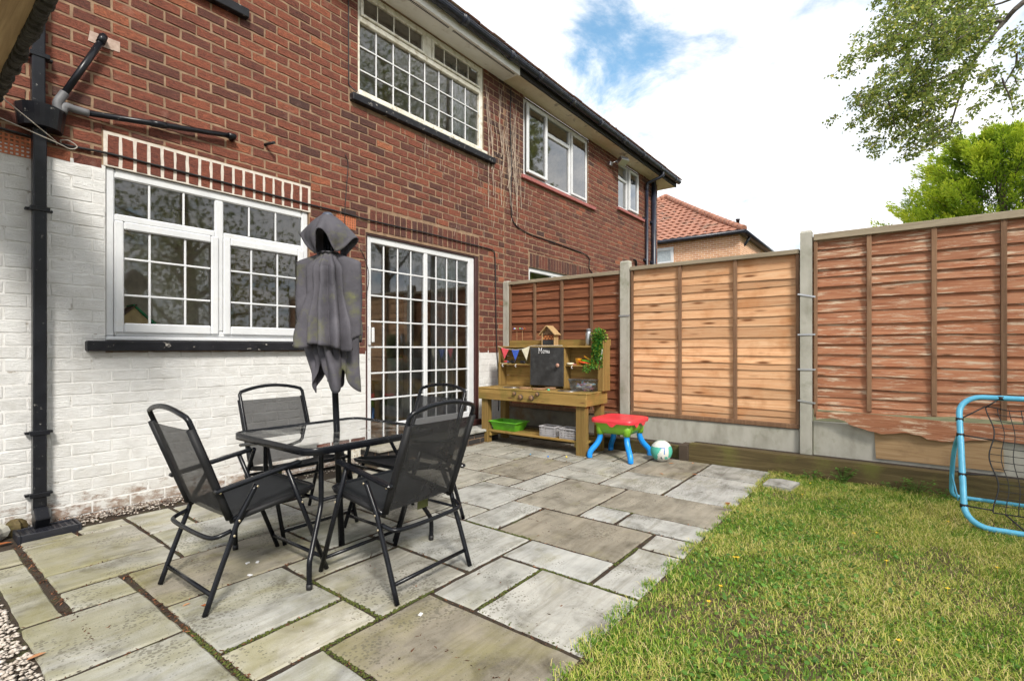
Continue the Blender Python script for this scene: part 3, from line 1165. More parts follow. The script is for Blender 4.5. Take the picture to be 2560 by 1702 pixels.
# eaves: soffit with vent strips, fascia, gutter
m = MB()
m.box(-.6, 5.55, 4.175, D + .006, 4.972, 4.99)
sf = m.build('soffit', MAT['soffit'], house)
for a0, a1 in ((-.5, 1.4), (1.5, 2.9), (2.98, 4.22), (4.30, 5.50)):
    m = MB()
    x = a0
    while x < a1:
        m.box(x, x + .012, 4.200, 4.228, 4.969, 4.9735)
        x += .022
    m.build('vent_strip', MAT['vent_dark'], sf)
m = MB()
m.box(-.6, 5.55, 4.150, 4.174, 4.955, 5.11)
m.build('fascia', MAT['soffit'], house)


def gutter(owner, x0, x1):
    R_, yc, zc = .058, 4.088, 5.085
    m = MB()
    n = 9
    vs, fs = [], []
    for r in (R_, R_ - .006):
        for k in range(n):
            t = PI + PI * k / (n - 1)
            for x in (x0, x1):
                vs.append((x, yc + r * math.cos(t), zc + r * math.sin(t)))
    for q in range(2):
        o = q * 2 * n
        for k in range(n - 1):
            f = (o + 2 * k, o + 2 * k + 2, o + 2 * k + 3, o + 2 * k + 1)
            fs.append(f if q == 0 else f[::-1])
    for e in (0, n - 1):
        fs.append((2 * e, 2 * e + 1, 2 * n + 2 * e + 1, 2 * n + 2 * e))
    m.add(vs, fs)
    m.box(x0, x1, yc - R_ - .003, yc - R_ + .004, zc - .004, zc + .008)
    g = m.build('gutter', MAT['navy_gutter'], owner)
    x = x0 + .35
    while x < x1 - .1:
        j = MB()
        for w_, rr in ((.05, .066), (.10, .062)):
            j.tube([(x - w_ / 2, yc, zc), (x + w_ / 2, yc, zc)], rr, 14)
        j.build('gutter_union', MAT['navy_gutter'], g)
        x += .92
    return g


gutter(house, -.6, 5.56)


def roof_part(owner, x0, x1, hip=False):
    m = MB()
    pitch = math.radians(33)
    ye, ze = 4.045, 5.115
    rows = 14
    dl = .34
    for r in range(rows):
        ya, za_ = ye + r * dl * math.cos(pitch), ze + r * dl * math.sin(pitch)
        a0, a1 = x0, x1 - (r * dl * math.cos(pitch) if hip else 0)
        tiles = int((a1 - a0) / .24)
        if r > 2:
            m.quad((a0, ya, za_ + .03), (a1, ya, za_ + .03), (a1, ya + dl * math.cos(pitch), za_ + dl * math.sin(pitch)),
                   (a0, ya + dl * math.cos(pitch), za_ + dl * math.sin(pitch)))
            m.quad((a0, ya, za_), (a1, ya, za_), (a1, ya, za_ + .03), (a0, ya, za_ + .03))
            continue
        for k in range(tiles):
            xa = a0 + (a1 - a0) * k / tiles
            xb = a0 + (a1 - a0) * (k + 1) / tiles - .006
            up = rnd.uniform(0, .012)
            c = ((xa + xb) / 2, ya + dl / 2 * math.cos(pitch), za_ + dl / 2 * math.sin(pitch) + .018 + up)
            m.obox(c, (1, 0, 0), (0, math.cos(pitch), math.sin(pitch)), (0, -math.sin(pitch), math.cos(pitch)), (xb - xa) / 2,
                   dl / 2 + .03, .011, .004)
    return m.build('roof', MAT['roof'], owner)


roof_part(house, -.6, 5.57)

# pipes on the wall
m = MB()
m.box(.655, .722, D - .085, D - .018, .10, 2.60, .006)
m.box(.650, .715, D - .085, D - .018, 2.72, 4.96, .006)
dp = m.build('drainpipe', MAT['pipe'], house, label='square black drainpipe from hopper to drain')
for z in (.22, 2.06, 3.05, .62):
    c = MB()
    c.box(.640, .737, D - .091, D - .05, z, z + .03, .003)
    c.box(.622, .757, D - .048, D - .012, z + .006, z + .022, .003)
    c.build('pipe_bracket', MAT['pipe'], dp)
m = MB()
m.obox((.690, D - .10, .085), (1, 0, 0), (0, .78, .62), (0, -.62, .78), .036, .05, .06, .006)
m.build('pipe_shoe', MAT['pipe'], dp)
m = MB()       # hopper head: shallow D shaped tub
prof = [(-.125, 0.0), (-.125, .04)] + [(-.125 + .25 * k / 10, .04 + .115 * math.sin(PI * k / 10) ** .6) for k in range(11)] + [(.125, .04), (.125, 0)]
top = [(.700 + a, D - .006 - b_, 2.735) for a, b_ in prof]
bot = [(.700 + a * .86, D - .006 - b_ * .86, 2.60) for a, b_ in prof]
n = len(prof)
m.add(top + bot, [(i, (i + 1) % n, n + (i + 1) % n, n + i) for i in range(n)] + [tuple(range(n)), tuple(range(2 * n - 1, n - 1, -1))])
m.tube([Vector(p) + Vector((0, 0, .004)) for p in top[1:-1]], .008, 6)
m.build('hopper_head', MAT['pipe'], house)
m = MB()
m.tube([(.806, D - .06, 2.86), (1.01, D - .06, 3.325)], .021, 10)
m.tube([(1.0, D - .06, 3.30), (1.018, D - .055, 3.352), (1.022, D + .01, 3.36)], .026, 10)
wp = m.build('waste_pipe', MAT['pipe'], house)
m = MB()
m.tube(smooth_path([(.785, D - .062, 2.73), (.775, D - .062, 2.79), (.80, D - .06, 2.85), (.812, D - .06, 2.875)], 4), .027, 10)
m.build('pipe_elbow', MAT['pipe_grey'], wp)
m = MB()
m.tube([(.90, D - .05, 2.785), (1.86, D - .05, 2.945)], .020, 10)
m.tube([(1.30, D - .05, 2.852), (1.40, D - .05, 2.868)], .025, 10)
m.tube([(1.84, D - .05, 2.942), (1.885, D - .05, 2.948), (1.892, D + .01, 2.94)], .025, 10)
wp2 = m.build('waste_pipe', MAT['pipe'], house)
m = MB()
m.tube(smooth_path([(.80, D - .06, 2.74), (.815, D - .055, 2.79), (.86, D - .05, 2.79), (.94, D - .05, 2.79)], 4), .026, 10)
m.build('pipe_elbow', MAT['pipe_grey'], wp2)
m = MB()
m.tube([(2.17, D + .01, 2.985), (2.20, D - .11, 2.985)], .012, 8)
m.build('pipe_stub', MAT['cable'], house)
m = MB()      # pink patch of repaired mortar behind the upper waste outlet
m.add([(.955, D - .0045, 3.385), (1.125, D - .0045, 3.385), (1.125, D - .0045, 3.312), (1.05, D - .0045, 3.305), (.945, D - .0045, 3.312)],
      [(0, 4, 3, 2, 1)])
m.build('mortar_patch', pm('pinkish repair mortar', [(.3, (.34, .24, .19)), (.7, (.48, .37, .31))], 30, .95, bumps=.6, bscale=90), house)
m = MB()
P_ = [(.30, D - .02, 2.56), (.75, D - .014, 2.543), (1.05, D - .014, 2.56), (1.40, D - .014, 2.558), (1.756, D - .014, 2.556), (2.2, D - .014, 2.55),
      (2.56, D - .014, 2.545), (2.9, D - .014, 2.545), (3.235, D - .014, 2.535), (3.7, D - .014, 2.538), (4.1, D - .014, 2.545), (4.7, D - .014, 2.54),
      (5.25, D - .014, 2.535), (5.34, D - .014, 2.50), (5.36, D - .014, 2.3), (5.37, D - .014, 1.8), (5.39, D - .014, 1.2), (5.44, D - .014, .72),
      (5.43, D - .014, .3)]
m.tube(smooth_path(P_, 4), .008, 6)
m.build('cable', MAT['cable'], house)
m = MB()
m.tube(smooth_path([(3.02, D - .012, 4.97), (3.016, D - .012, 4.5), (3.018, D - .012, 3.95), (3.03, D - .012, 3.86), (3.08, D - .06, 3.80)], 5), .006, 6)
m.tube(smooth_path([(2.975, D - .012, 3.14), (3.01, D - .012, 3.05), (2.99, D - .012, 2.8), (2.97, D - .013, 2.5), (2.98, D - .013, 2.1)], 5), .004, 5)
m.tube(smooth_path([(3.0, D - .012, 2.24), (3.16, D - .012, 2.2), (3.235, D - .02, 2.05), (3.25, D - .03, 1.9), (3.22, D - .02, 1.72)], 5), .004, 5)
m.build('cable', MAT['cable'], house)
m = MB()
m.tube(smooth_path([(-.2, D - .30, 2.98), (.3, D - .22, 2.80), (.72, D - .10, 2.56), (.78, D - .02, 2.53)], 4), .004, 5)
m.tube(smooth_path([(-.2, D - .30, 2.66), (.3, D - .2, 2.60), (.74, D - .09, 2.53), (.84, D - .05, 2.515), (.88, D - .04, 2.545), (.84, D - .03, 2.575),
                    (.80, D - .03, 2.565), (.80, D - .02, 2.55)], 5), .004, 5)
m.build('wire', MAT['wire'], house)
m = MB()
m.tube(smooth_path([(.43, D + .01, 1.60), (.43, D - .05, 1.60), (.445, D - .075, 1.585), (.45, D - .08, 1.55)], 4), .014, 8)
m.lathe([(.026, 0), (.026, .012), (.012, .016)], (.43, D - .02, 1.60), 10, (0, -1, 0))
m.build('garden_tap', MAT['pipe'], house)

# brick step below the door
m = MB()
m.box(3.17, 5.04, 4.13, D - .002, -.05, .130)
stp = m.build('door_step', MAT['mortar'], house)
for k in range(2):
    z = .0 + k * .066
    x = 3.165 - (.11 if k else 0)
    while x < 5.04:
        a0, a1 = max(x, 3.160), min(x + .218, 5.045)
        if a1 - a0 > .03:
            s = MB()
            s.box(a0 + .005, a1 - .005, 4.122, 4.2, z + .003, z + .058, .004)
            s.build('blue_brick', MAT['vent_dark'], stp)
        x += .218
    for yy in (4.21, 4.36):
        s = MB()
        s.box(3.162, 3.24, yy + .005, min(yy + .14, D - .004), z + .003, z + .058, .004)
        s.build('blue_brick', MAT['vent_dark'], stp)
for a0, a1 in ((3.13, 3.72), (3.73, 4.36), (4.37, 5.06)):
    s = MB()
    s.tone = rnd.random()
    s.box(a0, a1 - .004, 4.09, D - .052, .132, .163, .006)
    s.build('step_slab', MAT['slab'], stp)

# ------------------------------------------------------------------ adjoining house beyond the fence
nb = thing('adjoining_house', 'adjoining red brick house beyond the fence with red tile sills and white casements', 'house', (8.5, D + 3, 0))


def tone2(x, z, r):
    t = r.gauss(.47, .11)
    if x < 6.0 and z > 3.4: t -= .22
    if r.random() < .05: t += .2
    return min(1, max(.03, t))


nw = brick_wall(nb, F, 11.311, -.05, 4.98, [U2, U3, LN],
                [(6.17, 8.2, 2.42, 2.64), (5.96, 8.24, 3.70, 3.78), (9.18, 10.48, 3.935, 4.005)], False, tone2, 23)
soldiers(nw, 6.2, 8.19, 2.423, 2.636, 24, rs, (.15, .45))
m = MB()     # return wall at the far corner
m.quad((11.311, D + .008, -.05), (11.311, D + 8, -.05), (11.311, D + 8, 4.98), (11.311, D + .008, 4.98))
m.build('side_wall', MAT['brick'], nb)
y3 = D + .03
m = MB()
frame_rect(m, U2[0], U2[1], U2[2], U2[3], y3, y3 + .07, .075, .055, .06, .06, .008)
m.box(6.640, 6.70, y3 + .001, y3 + .069, U2[2] + .06, U2[3] - .06, .008)
m.box(7.405, 7.465, y3 + .001, y3 + .069, U2[2] + .06, U2[3] - .06, .008)
m.box(6.70, 7.405, y3 + .002, y3 + .068, 4.60, 4.66, .006)
w2 = m.build('window', MAT['upvc'], nb, label='white upstairs casement window with three lights')
m = MB()
frame_rect(m, 6.105, 6.655, 3.835, 4.885, y3 - .06, y3 - .02, .05, .05, .05, .05, .008)
m.build('casement', MAT['upvc'], w2)
pane(w2, 6.15, 6.61, 3.88, 4.84, y3 - .03)
pane(w2, 6.697, 7.41, 3.83, 4.605, y3 + .03)
pane(w2, 6.697, 7.41, 4.655, 4.90, y3 + .03)
m = MB()
frame_rect(m, 7.452, 7.985, 3.828, 4.902, y3 - .024, y3 - .001, .045, .045, .045, .045, .008)
m.build('casement', MAT['upvc'], w2)
pane(w2, 7.49, 7.945, 3.87, 4.86, y3 - .01)
m = MB()
m.box(5.965, 8.234, D - .05, D + .05, 3.708, 3.766, .006)
m.build('window_sill', MAT['red_sill'], nb)
room(nb, 5.9, 8.2, 3.5, 4.97)
m = MB()
frame_rect(m, U3[0], U3[1], U3[2], U3[3], y3, y3 + .07, .05, .05, .06, .05, .006)
m.box(9.70, 9.76, y3 + .001, y3 + .069, U3[2] + .06, U3[3] - .05, .006)
m.box(9.305, 9.70, y3 + .002, y3 + .068, 4.60, 4.65, .006)
w3 = m.build('window', MAT['upvc'], nb, label='small white upstairs window by the downpipes')
m = MB()
frame_rect(m, 9.745, 10.20, 4.055, 4.90, y3 - .05, y3 - .01, .045, .045, .045, .045, .006)
m.build('casement', MAT['upvc'], w3)
pane(w3, 9.785, 10.16, 4.09, 4.86, y3 - .02)
pane(w3, 9.30, 9.705, 4.055, 4.605, y3 + .03)
pane(w3, 9.30, 9.705, 4.645, 4.90, y3 + .03)
m = MB()
m.box(9.186, 10.472, D - .05, D + .05, 3.94, 3.998, .006)
m.build('window_sill', MAT['red_sill'], nb)
m = MB()      # lowered blind in the small window
m.box(9.2, 10.3, D + .16, D + .165, 3.9, 5.0)
m.build('blind', MAT['curtain'], nb)
m = MB()
frame_rect(m, LN[0], LN[1], LN[2], LN[3], y3, y3 + .07, .07, .07, .06, .07, .008)
m.box(6.86, 6.93, y3 + .001, y3 + .069, LN[2] + .06, LN[3] - .07, .008)
m.box(7.5, 7.57, y3 + .001, y3 + .069, LN[2] + .06, LN[3] - .07, .008)
w4 = m.build('window', MAT['upvc'], nb, label='white downstairs window showing just above the fence')
for a0, a1 in ((6.247, 6.863), (6.927, 7.503), (7.567, 8.113)):
    pane(w4, a0, a1, LN[2] + .057, LN[3] - .067, y3 + .03)
room(nb, 5.9, 8.4, 1.0, 2.7)
m = MB()
m.box(5.551, 11.70, 4.175, D + .006, 4.972, 4.99)
m.box(11.32, 11.70, D + .007, 6.0, 4.9725, 4.99)
m.build('soffit', MAT['soffit_old'], nb)
m = MB()
m.box(5.551, 11.72, 4.150, 4.174, 4.97, 5.11)
m.build('fascia', MAT['vent_dark'], nb)
gutter(nb, 5.561, 11.72)
roof_part(nb, 5.571, 11.74, True)
m = MB()
m.lathe([(.05, 0), (.05, .52), (.058, .52), (.058, .56)], (10.62, 5.2, 5.7), 10)
m.build('vent_pipe', MAT['pipe'], nb)
for xx, top_ in ((10.556, True), (10.93, False)):
    m = MB()
    if top_:
        m.tube(smooth_path([(10.70, 4.088, 5.04), (10.69, 4.10, 4.95), (10.60, 4.28, 4.86), (10.556, 4.385, 4.80), (10.556, 4.395, 4.66)], 4), .034, 10)
        m.tube([(10.556, 4.395, 4.67), (10.556, 4.395, -.05)], .034, 10)
    else:
        m.tube([(xx, 4.385, 4.97), (xx, 4.385, -.05)], .052, 12)
        m.tube([(xx, 4.385, 2.6), (xx, 4.385, 2.75)], .065, 12)
        m.tube([(xx + .02, 4.385, 2.55), (xx + .16, 4.36, 2.62)], .05, 12)
    d = m.build('drainpipe', MAT['navy_gutter'], nb)
    for z in (2.2, 3.1, 4.0):
        c = MB()
        c.box(xx - .08, xx + .08, 4.40, D - .002, z, z + .05, .004)
        c.build('pipe_bracket', MAT['navy_gutter'], d)
m = MB()
m.tube([(10.05, D - .03, 2.2), (10.05, D - .03, 3.02), (9.98, D - .03, 3.05), (9.98, D + .01, 3.05)], .022, 8)
m.build('overflow_pipe', MAT['pipe'], nb)
m = MB()
m.box(8.78, 8.86, D - .06, D + .005, 4.70, 4.78, .006)
m.tube([(8.82, D - .05, 4.74), (8.90, D - .14, 4.80)], .012, 6)
m.obox((8.98, D - .22, 4.80), (.9, -.3, 0), (.25, .8, -.54), (.15, .5, .85), .11, .075, .045, .006)
m.build('floodlight', MAT['steel'], nb)
m = MB()
m.tube(smooth_path([(5.72, D - .012, 4.96), (5.70, D - .012, 4.4), (5.73, D - .012, 3.9), (5.72, D - .012, 3.2), (5.80, D - .012, 3.0), (6.1, D - .012, 2.92),
                    (6.6, D - .012, 2.90), (7.4, D - .012, 2.88), (8.0, D - .012, 2.83), (8.05, D - .012, 2.6), (8.5, D - .012, 2.5), (9.4, D - .012, 2.42)], 5), .008, 6)
m.build('cable', MAT['cable'], nb)

# dead climber left on the wall between the two upstairs windows
rv = random.Random(41)
dc = thing('dead_climber', 'bleached dead climber stems clinging to the brick between the upstairs windows', 'climber', (5.6, D, 2.9))
stm = plain('bleached dead stems', (.38, .30, .235), .9)


def stem(m, x, z, ln, r, depth=0):
    pts = [(x, D - .006, z)]
    n = max(3, int(ln / .07))
    dx = rv.uniform(-.15, .15)
    for i in range(n):
        dx += rv.uniform(-.22, .22)
        dx *= .75
        x += dx * ln / n
        z += ln / n * rv.uniform(.7, 1.1)
        pts.append((x, D - .006 - rv.random() * .01, z))
        if depth < 2 and rv.random() < .30:
            stem(m, x, z, ln * rv.uniform(.2, .5), r * .6, depth + 1)
    m.tube(pts, [r * (1 - .7 * i / len(pts)) for i in range(len(pts))], 4, caps=False)


SP = [(rv.uniform(5.2, 6.0), rv.uniform(2.95, 4.0), rv.uniform(.5, 1.1), rv.uniform(.0035, .007), 0) for i in range(30)]
SP += [(rv.uniform(3.9, 6.3), rv.uniform(2.5, 3.5), rv.uniform(.10, .3), rv.uniform(.0015, .003), 1) for i in range(40)]
SP += [(rv.uniform(3.6, 5.3), rv.uniform(3.45, 3.66), rv.uniform(.08, .2), .003, 1) for i in range(14)]
for q in SP:
    m = MB()
    stem(m, *q)
    m.build('stem', stm, dc)

# flat porch roof on the left, seen from below
pr = thing('porch_roof', 'flat porch roof edge with mossy felt lip above the drainpipe', 'roof', (-.5, 3.4, 2.68))
m = MB()
m.tone = .6
m.add([(-.1, 2.7, 2.69), (.455, 2.7, 2.69), (.455, D - .10, 2.69), (-.1, D - .10, 2.69)], [(0, 3, 2, 1)])
m.box(-.1, .44, 2.7, D - .10, 2.692, 2.76)
m.build('underside', wood_mat('stained plywood underside', [(.25, (.24, .15, .065)), (.55, (.40, .27, .13)), (.8, (.52, .38, .20))], 'y'), pr)
m = MB()
rv = random.Random(4)
nn = 40
for k in range(nn):
    ya, yb = 2.7 + (D - .10 - 2.7) * k / nn, 2.7 + (D - .10 - 2.7) * (k + 1) / nn
    dz = rv.uniform(-.012, .012)
    m.box(.452 + rv.uniform(0, .008), .505 + rv.uniform(-.008, .008), ya - .01, yb + .01, 2.655 + dz, 2.78 + rv.uniform(-.01, .01), .012)
m.build('felt_lip', pm('mossy roofing felt', [(.3, (.018, .016, .013)), (.6, (.05, .045, .035)), (.85, (.16, .15, .12))], 30, 1.0, bumps=1.0,
                       bscale=60, bdist=.02), pr)
m = MB()
m.box(-.1, .47, 2.7, D - .10, 2.761, 2.80)
m.build('felt_top', MAT['vent_dark'], pr)

# ------------------------------------------------------------------ house across the gardens
fh = thing('distant_house', 'distant house with orange pantile roof above the new fence panel', 'house', (24.2, 9.1, 0))
XF, YC = 19.75, 4.63
m = MB()
m.box(XF, 28.4, YC, 13.4, -.05, 5.45)
mfb, t, bs_ = new_mat('distant orange brickwork')
br = nd(t, 'ShaderNodeTexBrick')
br.inputs['Color1'].default_value = (.62, .33, .18, 1)
br.inputs['Color2'].default_value = (.50, .24, .13, 1)
br.inputs['Mortar'].default_value = (.70, .58, .45, 1)
br.inputs['Scale'].default_value = 1.0
br.inputs['Mortar Size'].default_value = .008
br.inputs['Brick Width'].default_value = .225
br.inputs['Row Height'].default_value = .078
g = nd(t, 'ShaderNodeNewGeometry')
sp = nd(t, 'ShaderNodeSeparateXYZ')
t.links.new(g.outputs['Position'], sp.inputs[0])
ad = nd(t, 'ShaderNodeMath', operation='ADD')
t.links.new(sp.outputs['X'], ad.inputs[0]); t.links.new(sp.outputs['Y'], ad.inputs[1])
cb = nd(t, 'ShaderNodeCombineXYZ')
t.links.new(ad.outputs[0], cb.inputs[0]); t.links.new(sp.outputs['Z'], cb.inputs[1])
t.links.new(cb.outputs[0], br.inputs['Vector'])
t.links.new(br.outputs[0], bs_.inputs['Base Color'])
bs_.inputs['Roughness'].default_value = .9
m.build('wall', mfb, fh)
m = MB()
AP = Vector((24.2, 9.1, 8.65))
EV = dict(x0=19.55, y0=4.45, x1=28.85, y1=13.75, z=5.50)


def roof_face(e0, e1, wave_axis):
    e0, e1 = Vector(e0), Vector(e1)
    rows = 17
    L_ = (e1 - e0).length
    nrm_ = (e1 - e0).cross(AP - e0).normalized()
    if nrm_.z < 0:
        nrm_ = -nrm_
    for r in range(rows):
        s0, s1 = r / rows, (r + 1) / rows
        a0, a1 = e0.lerp(AP, s0), e1.lerp(AP, s0)
        b0, b1 = e0.lerp(AP, s1), e1.lerp(AP, s1)
        nseg = max(2, int((a1 - a0).length / .075))
        vs = []
        for k in range(nseg + 1):
            f = k / nseg
            ph = (a0.lerp(a1, f) - e0).dot((e1 - e0).normalized())
            wv = .022 * math.sin(2 * PI * ph / .30)
            sag = -.22 * (s0 * (1 - s0)) ** .5 * .5
            vs.append(a0.lerp(a1, f) + nrm_ * (wv + .035 + sag))
            sag1 = -.22 * (s1 * (1 - s1)) ** .5 * .5
            vs.append(b0.lerp(b1, f) + nrm_ * (wv * .9 + sag1))
        m.add(vs, [(2 * k, 2 * k + 2, 2 * k + 3, 2 * k + 1) for k in range(nseg)], True)
        vs2 = []
        for k in range(nseg + 1):
            vs2 += [vs[2 * k], vs[2 * k] - nrm_ * .04]
        m.add(vs2, [(2 * k, 2 * k + 1, 2 * k + 3, 2 * k + 2) for k in range(nseg)])


E_ = [(EV['x0'], EV['y0'], EV['z']), (EV['x1'], EV['y0'], EV['z']), (EV['x1'], EV['y1'], EV['z']), (EV['x0'], EV['y1'], EV['z'])]
for i in (0, 2, 3, 1):
    roof_face(E_[i], E_[(i + 1) % 4], None)
rf = m.build('roof', MAT['tile_red'], fh)
for i in (0, 3):
    m = MB()
    e = Vector(E_[i])
    for k in range(22):
        f0, f1 = k / 22, (k + 1.1) / 22
        sg = lambda f: Vector((0, 0, .03 - .11 * (max(0, f * (1 - f))) ** .5))
        m.tube([e.lerp(AP, f0) + sg(f0), e.lerp(AP, min(1, f1)) + sg(min(1, f1))], [.13, .115], 8)
    m.build('hip_tile', MAT['tile_red'], rf)
m = MB()
m.tube([(19.5, 4.4, 5.43), (19.5, 13.8, 5.43)], .065, 8)
m.tube([(19.5, 4.4, 5.43), (28.9, 4.4, 5.43)], .065, 8)
m.box(19.56, XF + .01, 4.46, 13.7, 5.38, 5.45)
m.box(XF + .02, 28.4, 4.46, YC, 5.38, 5.45)
m.tube([(20.4, 4.42, 5.4), (20.4, 4.6, 5.1), (20.4, 4.76, 5.0), (20.4, 4.76, 0)], .05, 8)
m.lathe([(.06, 0), (.06, .45), (.075, .45), (.075, .5)], (19.95, 4.75, 5.5), 8)
m.build('gutter', MAT['navy_gutter'], fh)
for (a0, a1, c0, c1) in ((7.1, 8.9, 3.9, 5.22),):
    m = MB()
    for q in ((a0, a0 + .12, c0, c1), (a1 - .12, a1, c0, c1), (a0 + .12, a1 - .12, c0, c0 + .12), (a0 + .12, a1 - .12, c1 - .12, c1),
              (a0 + .12, a1 - .12, 4.55, 4.66)):
        m.box(XF - .05, XF + .02, q[0], q[1], q[2], q[3], .01)
    wn = m.build('window', MAT['upvc'], fh)
    for c2, c3 in ((4.02, 4.55), (4.66, 5.13)):
        m = MB()
        m.box(XF - .025, XF - .015, a0 + .12, a1 - .12, c2, c3)
        m.build('pane', plain('sky lit pane', (.30, .34, .36), .05, spec=1.0), wn)

# ------------------------------------------------------------------ boundary fence
rf_ = random.Random(17)


def waney(mb, y0, y1, z0, z1, x, tilt=.019, amp=.007, rng=rf_, n=14, tear=0.0):
    """one lap board: wavy lower edge, its foot standing proud of the board below"""
    vs = []
    ph, ph2 = rng.uniform(0, 9), rng.uniform(0, 9)
    mb.tone = rng.random()
    dz = rng.uniform(-.006, .006)
    for k in range(n + 1):
        f = k / n
        y = y0 + (y1 - y0) * f
        w = amp * (math.sin(f * 5.3 + ph) * .6 + math.sin(f * 13 + ph2) * .4) + rng.uniform(-.0015, .0015) - tear * rng.random()
        xw = .004 * math.sin(f * 4 + ph2)
        vs += [(x - tilt - .004 + xw, y, z0 + w + dz), (x - .002 + xw * .5, y, z1 + .02), (x + .008, y, z1 + .02), (x + .004 - tilt + xw, y, z0 + w + dz)]
    fs = []
    for k in range(n):
        a, c = 4 * k, 4 * k + 4
        for i in range(4):
            j = (i + 1) % 4
            fs.append((a + i, a + j, c + j, c + i))
    fs += [(0, 3, 2, 1), (4 * n, 4 * n + 1, 4 * n + 2, 4 * n + 3)]
    mb.add(vs, fs)


def fence_panel(name, label, y0, y1, z0, z1, zs, slat_mat, batten_ys, batten_mat, rail_mat, rail=.045, bottom=True, tear=0.0, tilt=.019):
    """y0 > y1: left edge and right edge as seen from the garden"""
    t_ = thing(name, label, 'fence panel', (F, (y0 + y1) / 2, z0))
    zs = sorted(zs, reverse=True)
    for i in range(len(zs) - 1):
        s = MB()
        waney(s, y1 - .03, y0 + .03, zs[i + 1], zs[i], F + .035, tilt=tilt, tear=tear if i > len(zs) - 4 else 0)
        s.build('slat', slat_mat, t_)
    for y in batten_ys:
        s = MB()
        s.tone = rf_.random()
        s.box(F - .008, F + .018, y - .019, y + .019, z0 + (.04 if bottom else .1), z1 - rail, .003)
        s.build('batten', batten_mat, t_)
    for y in (y0 - .016, y1 + .016):
        s = MB()
        s.tone = rf_.random()
        s.box(F - .010, F + .020, y - .015, y + .015, z0 + .02, z1 - rail - .002, .003)
        s.build('edge_batten', batten_mat, t_)
    s = MB()
    s.tone = rf_.random()
    s.box(F - .022, F + .045, y1, y0, z1 - rail, z1, .004)
    s.build('top_rail', rail_mat, t_)
    if bottom:
        s = MB()
        s.tone = .5
        s.box(F - .016, F + .04, y1, y0, z0, z0 + .045, .004)
        s.build('bottom_rail', batten_mat, t_)
    return t_


zsA = [2.08, 2.02, 1.945, 1.828, 1.721, 1.623, 1.526, 1.408, 1.291, 1.18, 1.075, .97, .87, .77, .665, .56, .46, .39]
fence_panel('fence_panel', 'dark red brown lap fence panel behind the toy kitchen', 4.36, 2.645, .36, 2.115, zsA, MAT['slat_old'], (3.921, 3.488, 3.052),
            MAT['batten_brown'], MAT['rail_grey'])
zsB = [2.11, 1.968, 1.878, 1.795, 1.704, 1.605, 1.506, 1.403, 1.291, 1.183, 1.109, 1.026, .952, .869, .77, .671, .563, .481, .41]
pB = fence_panel('fence_panel', 'new orange lap fence panel between two concrete posts', 2.525, .765, .39, 2.145, zsB, MAT['slat_new'], (1.938, 1.355),
                 MAT['batten_brown'], MAT['rail_grey'], tilt=.012)
zsC = [2.235, 2.128, 2.022, 1.923, 1.853, 1.761, 1.641, 1.535, 1.408, 1.296, 1.218, 1.112, 1.021, .922, .802, .717, .647, .60]
pC = fence_panel('fence_panel', 'tall sun bleached lap fence panel with torn lower boards behind the goal', .645, -1.40, .50, 2.27, zsC, MAT['slat_fade'],
                 (.211, -.241, -.668, -1.1), MAT['batten_brown'], MAT['rail_grey'], .062, False, .012)
s = MB()      # broken bottom board hanging off the panel
rv = random.Random(5)
vs = []
N_ = 44
for k in range(N_ + 1):
    f = k / N_
    y = .62 - 2.0 * f
    z1_ = .575 + .012 * math.sin(f * 9)
    z0_ = .50 - .075 * min(1, max(0, (f - .10) * 6)) + .02 * math.sin(f * 23) + rv.uniform(-.008, .008) - (.02 if .40 < f < .46 else 0)
    dx = -.03 - .02 * math.sin(f * 7)
    vs += [(F + dx - .02, y, z0_), (F + dx - .005, y, z1_), (F + dx + .012, y, z1_), (F + dx + .008, y, z0_)]
s.tone = .35
fs = []
for k in range(N_):
    for i in range(4):
        fs.append((4 * k + i, 4 * k + 4 + i, 4 * k + 4 + (i + 1) % 4, 4 * k + (i + 1) % 4))
s.add(vs, fs + [(0, 1, 2, 3), (4 * N_ + 3, 4 * N_ + 2, 4 * N_ + 1, 4 * N_)])
s.build('broken_board', MAT['slat_fade'], pC)


def concrete_post(label, ya, yb, z0, z1, xo=0.0):
    s = MB()
    yc = (ya + yb) / 2
    s.prism([(-.05, ya - yc), (-.048, yb - yc), (.05, yb - yc - .004), (.05, ya - yc + .004)], (F + .012 + xo, yc, z0), (1, 0, 0), (0, 1, 0), (0, 0, z1 - z0 - .02))
    s.add([(F - .038 + xo, ya, z1 - .02), (F - .036 + xo, yb, z1 - .02), (F + .062 + xo, yb, z1 - .02), (F + .062 + xo, ya, z1 - .02),
           (F - .028 + xo, ya + .008, z1), (F - .026 + xo, yb - .008, z1), (F + .052 + xo, yb - .008, z1), (F + .052 + xo, ya + .008, z1)],
          [(0, 4, 5, 1), (1, 5, 6, 2), (2, 6, 7, 3), (3, 7, 4, 0), (4, 7, 6, 5)])
    return s.build('concrete_post', MAT['concrete'], label=label, cat='fence post', group='concrete fence posts')


